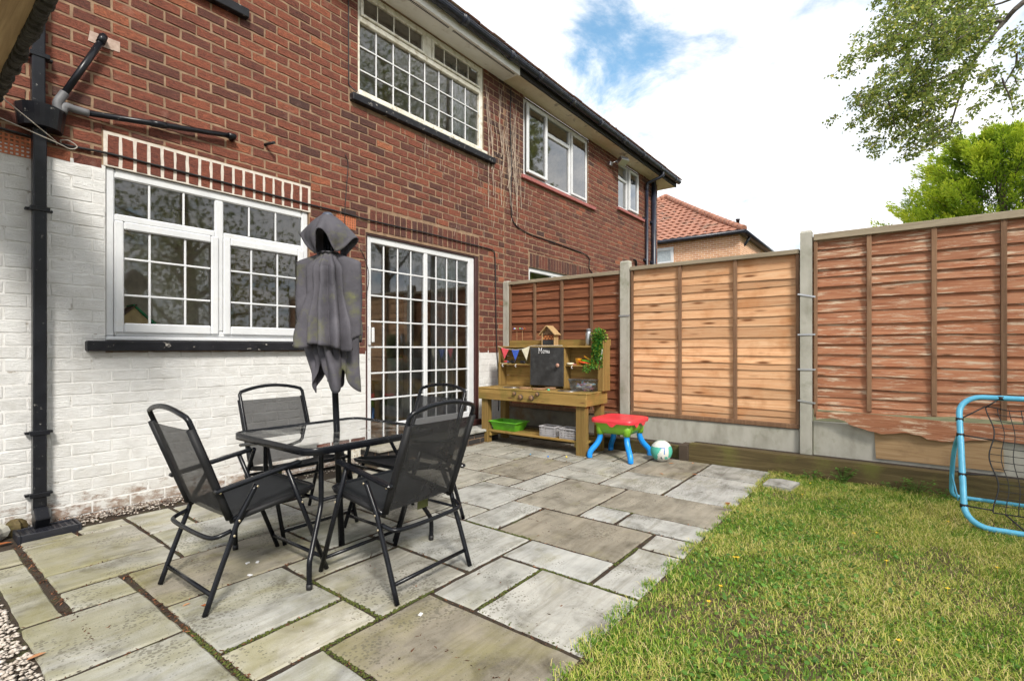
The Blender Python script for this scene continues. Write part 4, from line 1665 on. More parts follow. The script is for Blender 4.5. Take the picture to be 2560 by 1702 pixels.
concrete_post('concrete fence post against the house wall beside the toy kitchen', 4.362, 4.445, -.05, 2.13)
concrete_post('concrete fence post between the dark brown and the orange panels', 2.535, 2.645, -.05, 2.222)
concrete_post('tallest concrete fence post between the orange panel and the bleached panel', .655, .755, -.05, 2.312)
for lab, ya, yb, z1_, mt in (('stained concrete base board below the dark brown panel', 2.65, 4.36, .355, 'mossy_concrete'),
                             ('concrete base board below the new orange panel', .76, 2.53, .385, 'concrete'),
                             ('concrete base board below the bleached fence panel', -1.4, .65, .478, 'concrete')):
    s = MB()
    s.box(F + .0, F + .05, ya, yb, -.05, z1_, .005)
    s.build('base_board', MAT[mt], label=lab, cat='base board')
s = MB()
s.add([(F - .004, .16, .19), (F - .004, .175, .46), (F - .004, -.10, .455), (F - .004, -.66, .44), (F - .004, -.67, .19),
       (F - .016, .16, .19), (F - .016, .175, .46), (F - .016, -.10, .455), (F - .016, -.66, .44), (F - .016, -.67, .19)],
      [(5, 6, 7, 8, 9), (0, 5, 9, 4), (0, 1, 6, 5), (1, 2, 7, 6), (2, 3, 8, 7), (3, 4, 9, 8)])
s.build('plywood_sheet', wood_mat('stained plywood sheet', [(.25, (.25, .15, .07)), (.55, (.38, .25, .13)), (.8, (.48, .34, .20))], 'y', bs=.15,
                                  algae=(.16, .10, .055)), label='brown plywood sheet leaning on the fence base behind the goal', cat='board')
for i, (y, z) in enumerate(((.70, 1.683), (.70, 1.31), (.70, .974), (.70, .668))):
    s = MB()
    s.bar((F - .042, .775, z + (.02 if i == 0 else .005 if i == 3 else 0)), (F - .042, .625, z - (.015 if i in (0, 3) else 0)), .004, .016, (0, 0, 1), .001)
    s.build('metal_strap', MAT['steel'], label=('top', 'second', 'third', 'lowest')[i] + ' galvanised strap on the tallest concrete fence post', cat='strap',
            group='galvanised straps')
s = MB()
s.bar((F - .042, 2.66, 1.565), (F - .042, 2.52, 1.565), .004, .018, (0, 0, 1), .001)
s.build('metal_strap', MAT['steel'], label='single galvanised strap on the middle concrete post', cat='strap', group='galvanised straps')

# raised bed behind sleepers
s = MB()
s.box(5.30, F, -2.0, 1.76, -.05, .158)
s.box(5.40, F, 1.78, 4.40, -.05, .12)
s.build('soil_bed', MAT['soil'], kind='structure')
s = MB()
s.tone = .6
s.add([(5.28, 1.74, -.05), (5.40, 1.74, -.05), (5.40, -2.0, -.05), (5.28, -2.0, -.05),
       (5.285, 1.74, .178), (5.395, 1.74, .178), (5.395, -2.0, .175), (5.285, -2.0, .175)],
      [(0, 4, 7, 3)[::-1], (4, 5, 6, 7)[::-1], (0, 1, 5, 4)[::-1], (1, 2, 6, 5)[::-1], (2, 3, 7, 6)[::-1]])
s.build('timber_sleeper', MAT['sleeper'], label='long mossy timber sleeper edging the raised bed by the lawn', cat='sleeper')
s = MB()
s.tone = .4
s.box(5.27, 5.47, 1.742, 1.845, -.05, .158, .006)
s.build('timber_sleeper', [MAT['sleeper_end']], label='short dark sleeper block turned end on beside the football', cat='sleeper')
s = MB()
s.tone = .3
s.box(5.36, 5.42, 1.85, 4.40, -.05, .13, .006)
s.build('timber_sleeper', MAT['sleeper'], label='low timber sleeper running behind the sand table and toy kitchen', cat='sleeper')

# ------------------------------------------------------------------ patio
GX = [.555, .83, 1.105, 1.387, 1.67, 1.95, 2.22, 2.52, 2.805, 3.075, 3.365, 3.62, 3.91, 4.2, 4.47, 4.745]
GY = [.95, 1.225, 1.51, 1.795, 2.075, 2.365, 2.645, 2.925, 3.205, 3.475, 3.76, 4.08]
pat = MB()
pat.quad((.36, .93, -.0065), (5.40, .93, -.0065), (5.40, D, -.0065), (.36, D, -.0065))
pat.quad((-2.5, -1.0, -.013), (.36, -1.0, -.013), (.36, D, -.013), (-2.5, D, -.013))
pat.quad((.36, -1.0, -.013), (1.3, -1.0, -.013), (1.3, .93, -.013), (.36, .93, -.013))
patio = pat.build('patio', MAT['joint'], kind='structure')
X_ = lambda i: GX[i] if isinstance(i, int) else i
Y_ = lambda j: GY[j] if isinstance(j, int) else j
SL = [(2, 4, 0, 3, .02), (4, 6, 2, 3, .62), (4, 6, 0, 2, .9), (6, 7, 1, 3, .75), (6, 8, 0, 1, .85), (7, 9, 1, 4, .05), (7, 9, 4, 5, .7), (9, 12, 3, 5, .15),
      (9, 10, 2, 3, .8), (10, 12, 0, 3, .12), (9, 10, 0, 2, .82), (8, 9, 0, 1, .86), (12, 14, 2, 4, .6), (12, 15, 0, 2, .8), (15, 5.27, 0, 2, .65),
      (14, 5.26, 2, 4, .1), (12, 13, 4, 6, .55), (13, 15, 4, 6, .5), (15, 5.35, 5, 6, .3), (15, 5.35, 4, 5, .25), (10, 12, 5, 6, .66), (8, 10, 5, 7, .72),
      (7, 8, 5, 6, .5), (10, 11, 6, 7, .3), (11, 14, 6, 8, .1), (9, 11, 7, 9, .35), (11, 13, 8, 10, .3), (13, 14, 8, 9, .4), (13, 15, 9, 10, .33),
      (14, 15, 7, 9, .45), (14, 15, 6, 7, .5), (13, 14, 10, 4.10, .4), (14, 15, 10, 4.10, .3), (15, 5.35, 8, 10, .2), (15, 5.35, 6, 8, .25),
      (15, 5.35, 10, 4.4, .3), (.392, .545, 7, 3.80, .45), (.40, .545, 3.81, 4.12, .3), (0, 2, 9, 11, .35), (0, 2, 8, 9, .45), (0, 1, 7, 8, .55),
      (.385, 1, 5, 7, .5), (.385, 1, 3, 5, .6), (1, 4, 6, 8, .12), (1, 3, 4, 6, .6), (1, 3, 3, 4, 1.0), (1, 2, 1, 3, .75), (3, 5, 3, 5, .4), (3, 5, 5, 6, .45),
      (5, 7, 3, 6, .68), (4, 6, 6, 8, .5), (6, 8, 6, 8, .4), (8, 9, 7, 8, .5), (2, 3, 10, 4.28, .9), (2, 5, 8, 10, .7), (3, 5, 10, 4.26, .45),
      (5, 7, 8, 9, .4), (5, 7, 9, 4.25, .35), (7, 9, 8, 10, .4), (7, 9, 10, 4.08, .3), (9, 11, 9, 4.08, .4), (11, 13, 10, 4.08, .35),
      (0, 1, 11, 4.20, .3), (1, 2, 11, 4.27, .95), (.385, 1, 1, 3, .6), (-.2, .83, -.2, 1, .5), (1, 2, -.2, 1, .6)]
rp = random.Random(8)
for (i0, i1, j0, j1, tn) in SL:
    x0, x1, ya, yb = X_(i0), X_(i1), (Y_(j0)), (Y_(j1))
    gp = .0115
    if i0 == 0: x0 += .004
    if i1 == 1 and i0 == 0 and j0 == 7: x1 -= .008
    s = MB()
    s.tone = min(1, max(0, tn))
    cs = []
    z = rp.uniform(-.0005, .005)
    tl = (rp.uniform(-.003, .003), rp.uniform(-.003, .003))
    base = [(x0 + gp, ya + gp), (x1 - gp, ya + gp), (x1 - gp, yb - gp), (x0 + gp, yb - gp)]
    rim = []
    for k in range(4):
        p, q = base[k], base[(k + 1) % 4]
        L_ = math.dist(p, q)
        nseg = max(2, int(L_ / .07))
        for e in range(nseg):
            f = e / nseg
            j = .0035 if e else .005
            rim.append((p[0] + (q[0] - p[0]) * f + rp.uniform(-j, j), p[1] + (q[1] - p[1]) * f + rp.uniform(-j, j)))
    cx, cy = (x0 + x1) / 2, (ya + yb) / 2
    n = len(rim)
    zf = lambda x, y: z + tl[0] * (x - cx) + tl[1] * (y - cy)
    topv = [(cx + (x - cx) * (1 - .010 / max(.1, (x1 - x0) / 2)), cy + (y - cy) * (1 - .010 / max(.1, (yb - ya) / 2)), zf(x, y)) for x, y in rim]
    midv = [(x, y, zf(x, y) - .006 - rp.uniform(0, .003)) for x, y in rim]
    botv = [(x, y, -.035) for x, y in rim]
    fs = [tuple(range(n))]
    for k in range(n):
        h = (k + 1) % n
        fs += [(n + k, n + h, h, k), (2 * n + k, 2 * n + h, n + h, n + k)]
    s.add(topv + midv + botv, fs)
    s.build('slab', MAT['slab'], patio)

# ------------------------------------------------------------------ lawn, grass, gravel, litter
m = MB()
m.quad((1.30, -30, -.005), (5.28, -30, -.005), (5.28, .955, -.005), (1.30, .955, -.005))
m.quad((-30, -30, -.022), (1.30, -30, -.022), (1.30, -1.0, -.022), (-30, -1.0, -.022))
m.build('lawn', MAT['lawn'], kind='structure')
ng = np.random.default_rng(12)


def pnoise(x, y, seed):
    r = np.random.default_rng(seed)
    o = np.zeros_like(x)
    for k in range(7):
        fx, fy = r.normal(0, 1, 2) * (1.6 + k * 1.3)
        o += np.sin(x * fx + y * fy + r.uniform(0, 7)) / (1 + .35 * k)
    return o / 3.0


def blades(n, x0, x1, y0, y1, edge=True):
    x = ng.uniform(x0, x1, n)
    y = ng.uniform(y0, y1, n)
    if edge:
        lim = .972 + .06 * pnoise(x * 3, x * 0 + 1, 5) + .075 * pnoise(x * 9, x * 2, 6) + ng.normal(0, .022, n)
        near = ((x > 4.6) & (y > .98))
        k = (y < lim) & ~near
        x, y = x[k], y[k]
    pn = pnoise(x, y, 3)
    pn2 = pnoise(x * 2.6, y * 2.6, 44)
    k = ng.random(len(x)) < np.clip(.74 + .35 * pn + .34 * pn2, .16, 1)
    return x[k], y[k]


bx1, by1 = blades(260000, 1.35, 5.28, -.95, 1.02)
bx2, by2 = blades(30000, 1.30, 5.28, -3.0, -.95, False)
bx, by = np.concatenate([bx1, bx2]), np.concatenate([by1, by2])
n = len(bx)
pn = pnoise(bx, by, 3)
pd_ = pnoise(bx * 1.7, by * 1.7, 21)
dry = 1 / (1 + np.exp(-(pd_ * 4.5 + .2)))
straw = ng.random(n) < (.06 + .36 * dry)
ln = np.where(straw, ng.uniform(.018, .055, n), ng.uniform(.010, .030, n)) * (1 + .2 * pn)
ang = ng.uniform(0, 2 * PI, n) + 0
lean = np.where(straw, ng.uniform(1.05, 1.5, n), np.abs(ng.normal(.75, .45, n)))
wd = ng.uniform(.0010, .0022, n) * np.where(straw, .62, 1.15)
dx, dy = np.cos(ang), np.sin(ang)
base = np.stack([bx, by, np.full(n, -.005)], 1)
base[:, 2] += np.where(straw, ng.uniform(0, .018, n), 0) + np.where(by > .955, .005, 0)
side = np.stack([-dy, dx, np.zeros(n)], 1) * wd[:, None]
mid = base + np.stack([dx * np.sin(lean * .6), dy * np.sin(lean * .6), np.cos(lean * .6)], 1) * (ln * .55)[:, None]
tip = mid + np.stack([dx * np.sin(lean * 1.25), dy * np.sin(lean * 1.25), np.cos(lean * 1.25)], 1) * (ln * .5)[:, None]
tip[:, 2] = np.maximum(tip[:, 2], .001)
V = np.stack([base - side, base + side, mid + side * .8, mid - side * .8, tip], 1).reshape(-1, 3)
i0 = np.arange(n)[:, None] * 5
F3 = np.concatenate([i0 + np.array([[0, 1, 2]]), i0 + np.array([[0, 2, 3]]), i0 + np.array([[3, 2, 4]])])
tone = np.clip(np.where(straw, .72 + ng.normal(0, .14, n), .26 + .16 * dry + ng.normal(0, .13, n)), 0, 1)
npmesh('grass', V, F3, MAT['grass'], np.repeat(tone, 5), kind='stuff', label='patchy green and straw coloured lawn grass', cat='grass')

# clover and broad leaves low in the lawn
n = 9000
x, y = blades(n * 2, 1.4, 5.25, -1.4, .93)
k = pnoise(x * 1.3, y * 1.3, 33) + ng.normal(0, .25, len(x)) > .25
x, y = x[k], y[k]
n = len(x)
r = ng.uniform(.005, .012, n)
a0 = ng.uniform(0, 2 * PI, n)
z = ng.uniform(.004, .026, n)
c = np.stack([x, y, z], 1)
tl = ng.normal(0, .35, (n, 2))
vs = []
for q in range(5):
    a = a0 + q * 2 * PI / 5
    vs.append(c + np.stack([np.cos(a) * r, np.sin(a) * r, (np.cos(a) * tl[:, 0] + np.sin(a) * tl[:, 1]) * r], 1))
V = np.stack(vs, 1).reshape(-1, 3)
Fc = np.arange(n)[:, None] * 5 + np.array([[0, 1, 2, 3, 4]])
npmesh('clover', V, Fc, MAT['weed'], np.repeat(ng.random(n), 5), kind='stuff', label='low clover leaves among the grass', cat='clover')


def pebbles(n, xy, z, rmin, rmax, name, mat, flat=.65, label=None, cat=None):
    """low pebbles: squashed noisy octahedra cut once"""
    U = np.array([(1, 0, 0), (-1, 0, 0), (0, 1, 0), (0, -1, 0), (0, 0, 1), (0, 0, -1), (.7, .7, .3), (-.7, .7, .3), (-.7, -.7, .3), (.7, -.7, .3)], float)
    T = np.array([(0, 6, 4), (6, 2, 4), (2, 7, 4), (7, 1, 4), (1, 8, 4), (8, 3, 4), (3, 9, 4), (9, 0, 4), (0, 5, 6), (6, 5, 2), (2, 5, 7), (7, 5, 1), (1, 5, 8),
                  (8, 5, 3), (3, 5, 9), (9, 5, 0)])
    n = len(xy)
    R_ = ng.uniform(rmin, rmax, n)
    sc = np.stack([ng.uniform(.7, 1.3, n), ng.uniform(.7, 1.3, n), ng.uniform(flat * .8, flat * 1.2, n)], 1) * R_[:, None]
    P = U[None] * sc[:, None] * ng.uniform(.8, 1.15, (n, 10, 1))
    a = ng.uniform(0, 2 * PI, n)
    ca, sa = np.cos(a)[:, None], np.sin(a)[:, None]
    Q = np.stack([P[..., 0] * ca - P[..., 1] * sa, P[..., 0] * sa + P[..., 1] * ca, P[..., 2]], 2)
    Q += np.concatenate([xy, z[:, None]], 1)[:, None]
    V = Q.reshape(-1, 3)
    Fp = (np.arange(n)[:, None, None] * 10 + T[None]).reshape(-1, 3)
    return npmesh(name, V, Fp, mat, np.repeat(ng.random(n), 10), kind='stuff', label=label, cat=cat)


n = 10000
xy = np.stack([ng.uniform(-.35, .40, n), ng.uniform(1.2, 3.35, n)], 1)
xy = xy[(xy[:, 0] < .385 - .0 * xy[:, 1])]
pebbles(n, xy, ng.uniform(-.018, .010, len(xy)), .005, .012, 'gravel', MAT['pebble'], label='pale gravel beside the paving by the camera', cat='gravel')
n = 1500
xs = ng.uniform(.84, 3.15, n)
ys = D - .005 - np.abs(ng.normal(0, .07, n))
k = ys > 4.27
xs, ys = xs[k], ys[k]
pebbles(n, np.stack([xs, ys], 1), ng.uniform(-.005, .015, len(xs)) + (ys - 4.27) * .12, .004, .010, 'gravel', MAT['pebble'],
        label='gravel strip along the foot of the white wall', cat='gravel')

# leaf litter and bits in the joints and along the wall
n = 5200
lx, ly = [], []
for g_ in GX:
    q = int(220 if g_ > .9 else 620)
    lx.append(ng.normal(g_, .006 if g_ > .9 else .012, q)); ly.append(ng.uniform(1.0, 4.2, q))
for g_ in GY[1:]:
    q = 200
    lx.append(ng.uniform(.4, 5.2, q)); ly.append(ng.normal(g_, .006, q))
q = 1500
lx.append(ng.uniform(.75, 3.2, q)); ly.append(D - .01 - np.abs(ng.normal(0, .06, q)))
lx, ly = np.concatenate(lx), np.concatenate(ly)
n = len(lx)
sz = ng.uniform(.002, .007, n)
a = ng.uniform(0, 2 * PI, n)
cz = np.where(ly > 4.28, .012 + (ly - 4.28) * .15, -.004) + ng.uniform(0, .006, n)
c = np.stack([lx, ly, cz], 1)
u = np.stack([np.cos(a), np.sin(a), ng.normal(0, .3, n)], 1) * (sz * ng.uniform(1, 2.5, n))[:, None]
v = np.stack([-np.sin(a), np.cos(a), ng.normal(0, .3, n)], 1) * sz[:, None]
V = np.stack([c - u, c - v * .6, c + u, c + v * .6], 1).reshape(-1, 3)
npmesh('leaf_litter', V, np.arange(n)[:, None] * 4 + np.array([[0, 1, 2, 3]]), leaf_mat('crumbled leaf litter', [(0, (.035, .018, .010)), (.6, (.12, .05, .024)), (1, (.30, .13, .06))], .8, .1), np.repeat(np.clip(ng.normal(.35, .3, n), 0, 1), 4),
       kind='stuff', label='brown crumbs of leaf litter in the paving joints', cat='leaf litter')
# moss cushions in some joints
n = 2600
mx_, my_ = [], []
for (g_, lo, hi, ax_) in ((1.51, 1.70, 2.22, 'y'), (1.70, .95, 1.5, 'x'), (1.795, 1.1, 1.7, 'y'), (1.225, 2.5, 2.8, 'y'), (2.075, .85, 1.38, 'y'), (.83, 1.6, 2.35, 'x'),
                          (1.105, .95, 1.8, 'x'), (2.52, 1.8, 2.35, 'x'), (3.365, 1.5, 1.8, 'x'), (2.22, .95, 1.5, 'x'), (1.387, 1.8, 2.4, 'x')):
    q = int((hi - lo) * 420)
    al = ng.uniform(lo, hi, q)
    ac = ng.normal(g_, .005, q)
    mx_.append(al if ax_ == 'y' else ac)
    my_.append(ac if ax_ == 'y' else al)
mx_, my_ = np.concatenate(mx_), np.concatenate(my_)
pebbles(len(mx_), np.stack([mx_, my_], 1), np.full(len(mx_), -.006) + ng.uniform(0, .005, len(mx_)), .003, .007, 'moss',
        pm('moss', [(.3, (.030, .042, .008)), (.7, (.10, .115, .018))], 60, 1.0), .7, 'green moss in the paving joints', 'moss')

LEAFS = [((.95, 2.50), .05, 'orange dead leaf beside the left chair foot'), ((.90, 2.58), .035, 'small orange dead leaf behind the left chair'),
         ((.50, 4.24), .10, 'curled brown dead leaf below the drainpipe shoe'), ((3.98, 1.02), .085, 'pale pink dead leaf on the slab edge by the lawn'),
         ((5.17, 1.66), .06, 'red dead leaf against the short sleeper block'), ((5.02, 1.83), .055, 'brown dead leaf just in front of the football'),
         ((4.72, 1.50), .05, 'rust coloured dead leaf lying in the joint near the sleeper'), ((4.55, 1.75), .05, 'dull red dead leaf on the slab before the football'),
         ((.40, 2.60), .06, 'brown dead leaf at the edge of the gravel'), ((1.50, .70), .055, 'pale dead leaf on the grass at the bottom edge'),
         ((4.95, .86), .05, 'orange dead leaf beside the loose slab piece')]
for (p, sz, lab) in LEAFS:
    s = MB()
    a = rnd.uniform(0, 6.28)
    s.tone = rnd.uniform(.3, 1)
    ca, sa = math.cos(a), math.sin(a)
    O = [(-1, 0, 0), (-.45, .38, .16), (.2, .42, .2), (.8, .16, .10), (1.05, 0, .05), (.75, -.2, .12), (.15, -.4, .18), (-.5, -.34, .12), (0, 0, .02)]
    vs = [(p[0] + (x * ca - y * sa) * sz / 2, p[1] + (x * sa + y * ca) * sz / 2, .006 + z * sz / 2) for x, y, z in O]
    s.add(vs, [(8, k, (k + 1) % 8) for k in range(8)])
    s.build('dead_leaf', MAT['dead_leaf'], label=lab, cat='leaf', group='fallen dead leaves')

# loose slab piece in the grass
s = MB()
s.tone = .8
s.prism([(-.14, -.10), (.12, -.13), (.16, .02), (.10, .10), (-.12, .11)], (4.78, .80, -.01), (1, 0, 0), (0, 1, 0), (0, 0, .040))
s.build('slab_piece', MAT['slab'], label='loose broken slab piece lying in the grass', cat='slab')

# weeds at the foot of the sleeper
rw = random.Random(9)


def weed(p, h, nl, sp, lab):
    t_ = thing('weed', lab, 'weed', p, 0, 'weeds along the sleeper')
    lf, st = MB(), MB()
    for k in range(nl):
        a = rw.uniform(0, 6.28)
        e = Vector((math.cos(a) * sp * rw.uniform(.3, 1), math.sin(a) * sp * rw.uniform(.3, 1), h * rw.uniform(.35, 1)))
        st.tube([(0, 0, 0), e * .6 + Vector((0, 0, h * .1)), e], .0012, 3, caps=False)
        r = rw.uniform(.010, .020)
        for q in range(3):
            aa = a + q * 2.1
            d = Vector((math.cos(aa), math.sin(aa), rw.uniform(-.2, .3))) * r
            w = Vector((-math.sin(aa), math.cos(aa), 0)) * r * .55
            lf.tone = rw.random()
            lf.add([e, e + d * .6 + w, e + d * 1.3, e + d * .6 - w], [(0, 1, 2, 3)])
    lf.build('leaves', MAT['weed'], t_, local=True)
    st.build('stems', MAT['weed'], t_, local=True)


for (x, y, h, nl, sp, lab) in ((5.20, .62, .10, 26, .09, 'low leafy weed by the sleeper right of the loose slab piece'),
                               (5.22, .38, .16, 40, .10, 'dark upright weed against the sleeper'),
                               (5.20, .02, .09, 26, .12, 'spreading weed at the sleeper foot left of the goal'),
                               (5.22, -.12, .14, 34, .12, 'taller green weed at the sleeper foot near the goal'),
                               (5.18, -.28, .09, 26, .10, 'green weed beside the blue goal leg'),
                               (5.22, .80, .05, 14, .06, 'tiny weed beside the sleeper above the loose slab piece')):
    weed((x, y, -.02), h, nl, sp, lab)
m = MB()
ym = plain('yellow petals', (.75, .48, .02), .6)
for i in range(16):
    x, y = rw.uniform(2.2, 5.2), rw.uniform(-.7, .75)
    s = MB()
    for q in range(5):
        a = q * 2 * PI / 5
        s.add([(x, y, .022), (x + .009 * math.cos(a - .45), y + .009 * math.sin(a - .45), .026), (x + .011 * math.cos(a), y + .011 * math.sin(a), .027),
               (x + .009 * math.cos(a + .45), y + .009 * math.sin(a + .45), .026)], [(0, 1, 2, 3)])
    s.tube([(x, y, -.02), (x, y, .022)], .001, 3)
    s.build('buttercup', ym, label='small yellow flower dotted in the lawn', cat='flower', group='yellow flowers in the lawn')

# drain grate below the downpipe
dg = thing('drain_grate', 'black grid cover over the drain below the drainpipe', 'drain', (.70, 4.30, 0))
m = MB()
GZ = .015
for k in range(9):
    x = .582 + k * .031
    m.box(x, x + .010, 4.215, 4.36, GZ, GZ + .022)
for k in range(6):
    y = 4.212 + k * .027
    m.box(.577, .845, y, y + .010, GZ + .001, GZ + .0205)
m.build('grid', MAT['black_paint'], dg)
m = MB()
frame_rect(m, .562, .862, 0, 1, 0, 1, .01, .01, .01, .01) if False else None
m.box(.562, .577, 4.195, 4.375, -.01, GZ + .030, .003)
m.box(.847, .862, 4.195, 4.375, -.01, GZ + .030, .003)
m.box(.577, .847, 4.195, 4.210, -.01, GZ + .029, .003)
m.box(.577, .847, 4.362, 4.375, -.01, GZ + .029, .003)
m.build('rim', MAT['black_paint'], dg)
m = MB()
m.box(.57, .85, 4.20, 4.37, -.011, .004)
m.build('cavity', MAT['void'], dg)

# rubble stones at the wall foot left of the pipe
for (p, sz, lab) in (((.47, 4.36, .05), (.07, .05, .055), 'pale rubble stone at the wall foot left of the drain'),
                     ((.58, 4.40, .05), (.05, .035, .055), 'mossy dark brick lump behind the drain grate')):
    s = MB()
    rq = random.Random(int(p[0] * 100))
    s.grid(lambda u, v: Vector(p) + Vector((sz[0] * math.sin(PI * v) * math.cos(2 * PI * u), sz[1] * math.sin(PI * v) * math.sin(2 * PI * u),
                                            -sz[2] * math.cos(PI * v))) * (1 + .18 * math.sin(5 * u * 6.28 + 3 * v)), 10, 7, False, True)
    s.build('rubble_stone', MAT['concrete'] if 'pale' in lab else MAT['sleeper'], label=lab, cat='stone')

# ------------------------------------------------------------------ garden table, umbrella, chairs
tb = thing('garden_table', 'square glass topped garden table with black tube legs', 'table', (1.735, 2.67, 0))
TX0, TX1, TY0, TY1, TZ = 1.305, 2.165, 2.245, 3.09, .69


def rrect(x0, x1, y0, y1, r, z, n=6):
    o = []
    for cx, cy, a in ((x1 - r, y1 - r, 0), (x0 + r, y1 - r, PI / 2), (x0 + r, y0 + r, PI), (x1 - r, y0 + r, 1.5 * PI)):
        for k in range(n):
            t_ = a + PI / 2 * k / (n - 1)
            o.append(Vector((cx + r * math.cos(t_), cy + r * math.sin(t_), z)))
    return o


m = MB()
ro, ri = rrect(TX0, TX1, TY0, TY1, .085, 0), rrect(TX0 + .014, TX1 - .014, TY0 + .014, TY1 - .014, .073, 0)
n = len(ro)
zt, zb = TZ, TZ - .040
up = lambda L_, z: [(p.x, p.y, z) for p in L_]
m.add(up(ro, zb + .004) + up(ro, zt - .003) + up(rrect(TX0 + .004, TX1 - .004, TY0 + .004, TY1 - .004, .08, 0), zt) + up(ri, zt) + up(ri, zt - .012) + up(ri, zb),
      [(i * n + k, i * n + (k + 1) % n, ((i + 1) % 6) * n + (k + 1) % n, ((i + 1) % 6) * n + k) for i in range(6) for k in range(n)], True)
m.build('rim', MAT['frame_black'], tb)
m = MB()
gi = rrect(TX0 + .013, TX1 - .013, TY0 + .013, TY1 - .013, .073, 0)
m.add(up(gi, zt - .008), [tuple(range(n))])
m.build('glass_top', MAT['table_glass'], tb)
for sx in (0, 1):
    for sy in (0, 1):
        xi, yi = (1.45, 2.02)[sx], (2.375, 2.965)[sy]
        xo, yo = (1.326, 2.130)[sx], (2.275, 3.072)[sy]
        m = MB()
        m.tube(smooth_path([(xi, yi, zb + .003), (xi, yi, .50), (xi, yi, .40), (xi + (xo - xi) * .12, yi + (yo - yi) * .12, .34),
                            (xi + (xo - xi) * .85, yi + (yo - yi) * .85, .17), (xo, yo, .12), (xo, yo, .012)], 4), .0135, 10)
        lg = m.build('leg', MAT['frame_black'], tb)
        m = MB()
        m.lathe([(.0155, 0), (.0155, .03)], (xo, yo, .001), 10)
        m.build('foot_cap', MAT['cable'], lg)
for a, b_ in (((1.45, 2.375), (2.02, 2.375)), ((2.02, 2.375), (2.02, 2.965)), ((2.02, 2.965), (1.45, 2.965)), ((1.45, 2.965), (1.45, 2.375))):
    m = MB()
    m.tube([(a[0], a[1], .39), (b_[0], b_[1], .39)], .010, 8)
    m.build('brace', MAT['frame_black'], tb)
for a, b_ in (((1.33, 2.29), (2.125, 3.06)), ((2.125, 2.29), (1.33, 3.06))):
    pass

# closed umbrella through the table
UB = Vector((1.747, 2.64, 0))
AXD = Vector((-.0264, .0342, 1))            # the pole leans a little


def ax(z):
    return UB + AXD * z


um = thing('parasol', 'closed grey parasol with algae stains standing through the table', 'parasol', UB)
m = MB()
m.tube([ax(0.001), ax(1.95)], .0185, 12)
m.build('pole', MAT['frame_black'], um)
m = MB()
m.lathe([(.0, .03), (.022, .028), (.034, .015), (.036, 0), (.034, -.008)], ax(1.962), 14)
m.build('finial', plain('dark blue cap', (.05, .06, .09), .4), um)
Ru = Vector((.6115, -.791, 0))     # across the view
Fu = Vector((.791, .6115, 0))      # along the view


def polar(z, th_, r):
    return ax(z) + (Ru * math.cos(th_) + Fu * math.sin(th_)) * r


def sm(a, b_, x):
    x = min(1, max(0, (x - a) / (b_ - a)))
    return x * x * (3 - 2 * x)


def vent(u, v):
    th_ = 2 * PI * u
    # square cap: four corners poke out and up, the sides hang down to the ties
    c4 = (.5 + .5 * math.cos(4 * th_)) ** 1.3
    front = max(0, -math.sin(th_)) ** 6
    drop = .235 - .115 * c4 - .02 * front + .012 * math.sin(3 * th_ + 1)
    z = 1.968 - drop * v
    r = .036 + v ** .8 * (.050 + .075 * c4 + .012 * math.cos(2 * th_))
    r += .050 * math.sin(PI * min(1, v * 1.1)) * (1 - c4)
    r += .006 * math.sin(11 * th_) * v
    return polar(z, th_, r)


m = MB()
m.grid(vent, 96, 16, True, True)
cv = m.build('canopy_vent', MAT['canopy'], um)
#        angle, radius at the shoulder, radius at the hem: flaps left and right, a broad robe in front
FOLD = [(0.0, .185, .185), (.22, .060, .10), (.75, .15, .19), (1.15, .06, .10), (1.57, .16, .19), (2.0, .06, .10), (2.5, .15, .19), (2.95, .060, .10), (3.18, .195, .225), (3.42, .060, .135),
        (3.68, .075, .225), (3.95, .070, .130), (4.22, .095, .185), (4.45, .080, .140), (4.66, .115, .195), (4.92, .085, .135), (5.18, .105, .195), (5.42, .065, .120), (5.66, .080, .185),
        (5.95, .055, .115), (6.2832, .185, .185)]


def foldr(th_, v):
    for i in range(len(FOLD) - 1):
        a, ra, qa = FOLD[i]
        c, rc, qc = FOLD[i + 1]
        if a <= th_ <= c:
            f = (th_ - a) / (c - a)
            f = .5 * f + .5 * f * f * (3 - 2 * f)
            r0, r1 = ra + (qa - ra) * v, rc + (qc - rc) * v
            return r0 + (r1 - r0) * f
    return .12


def main_canopy(u, v):
    th_ = (2 * PI * u) % (2 * PI)
    R_ = foldr(th_, sm(.05, 1.0, v))
    flap = max(0, abs(math.cos(th_))) ** 10
    hem = 1.20 + .015 * math.sin(2 * th_ + .4) - .045 * max(0, math.cos(th_ - 3.68)) ** 14 - .03 * max(0, math.cos(th_ - 5.6)) ** 14 + .05 * flap
    zt_ = 1.752
    zz_ = zt_ - (zt_ - hem) * v
    sh = sm(0, .17 - .04 * flap, v)
    r = .050 + (R_ - .050) * sh
    r *= 1 - .10 * flap * sm(.45, 1, v)
    r += .006 * math.sin(14 * v + 4 * th_) * v * (1 - flap)
    bend = .018 * math.sin(PI * v * 1.2) * math.sin(5 * th_)
    return polar(zz_, th_ + bend * 2, r)


m = MB()
m.grid(main_canopy, 180, 40, True, True)
mc = m.build('canopy', MAT['canopy'], um)


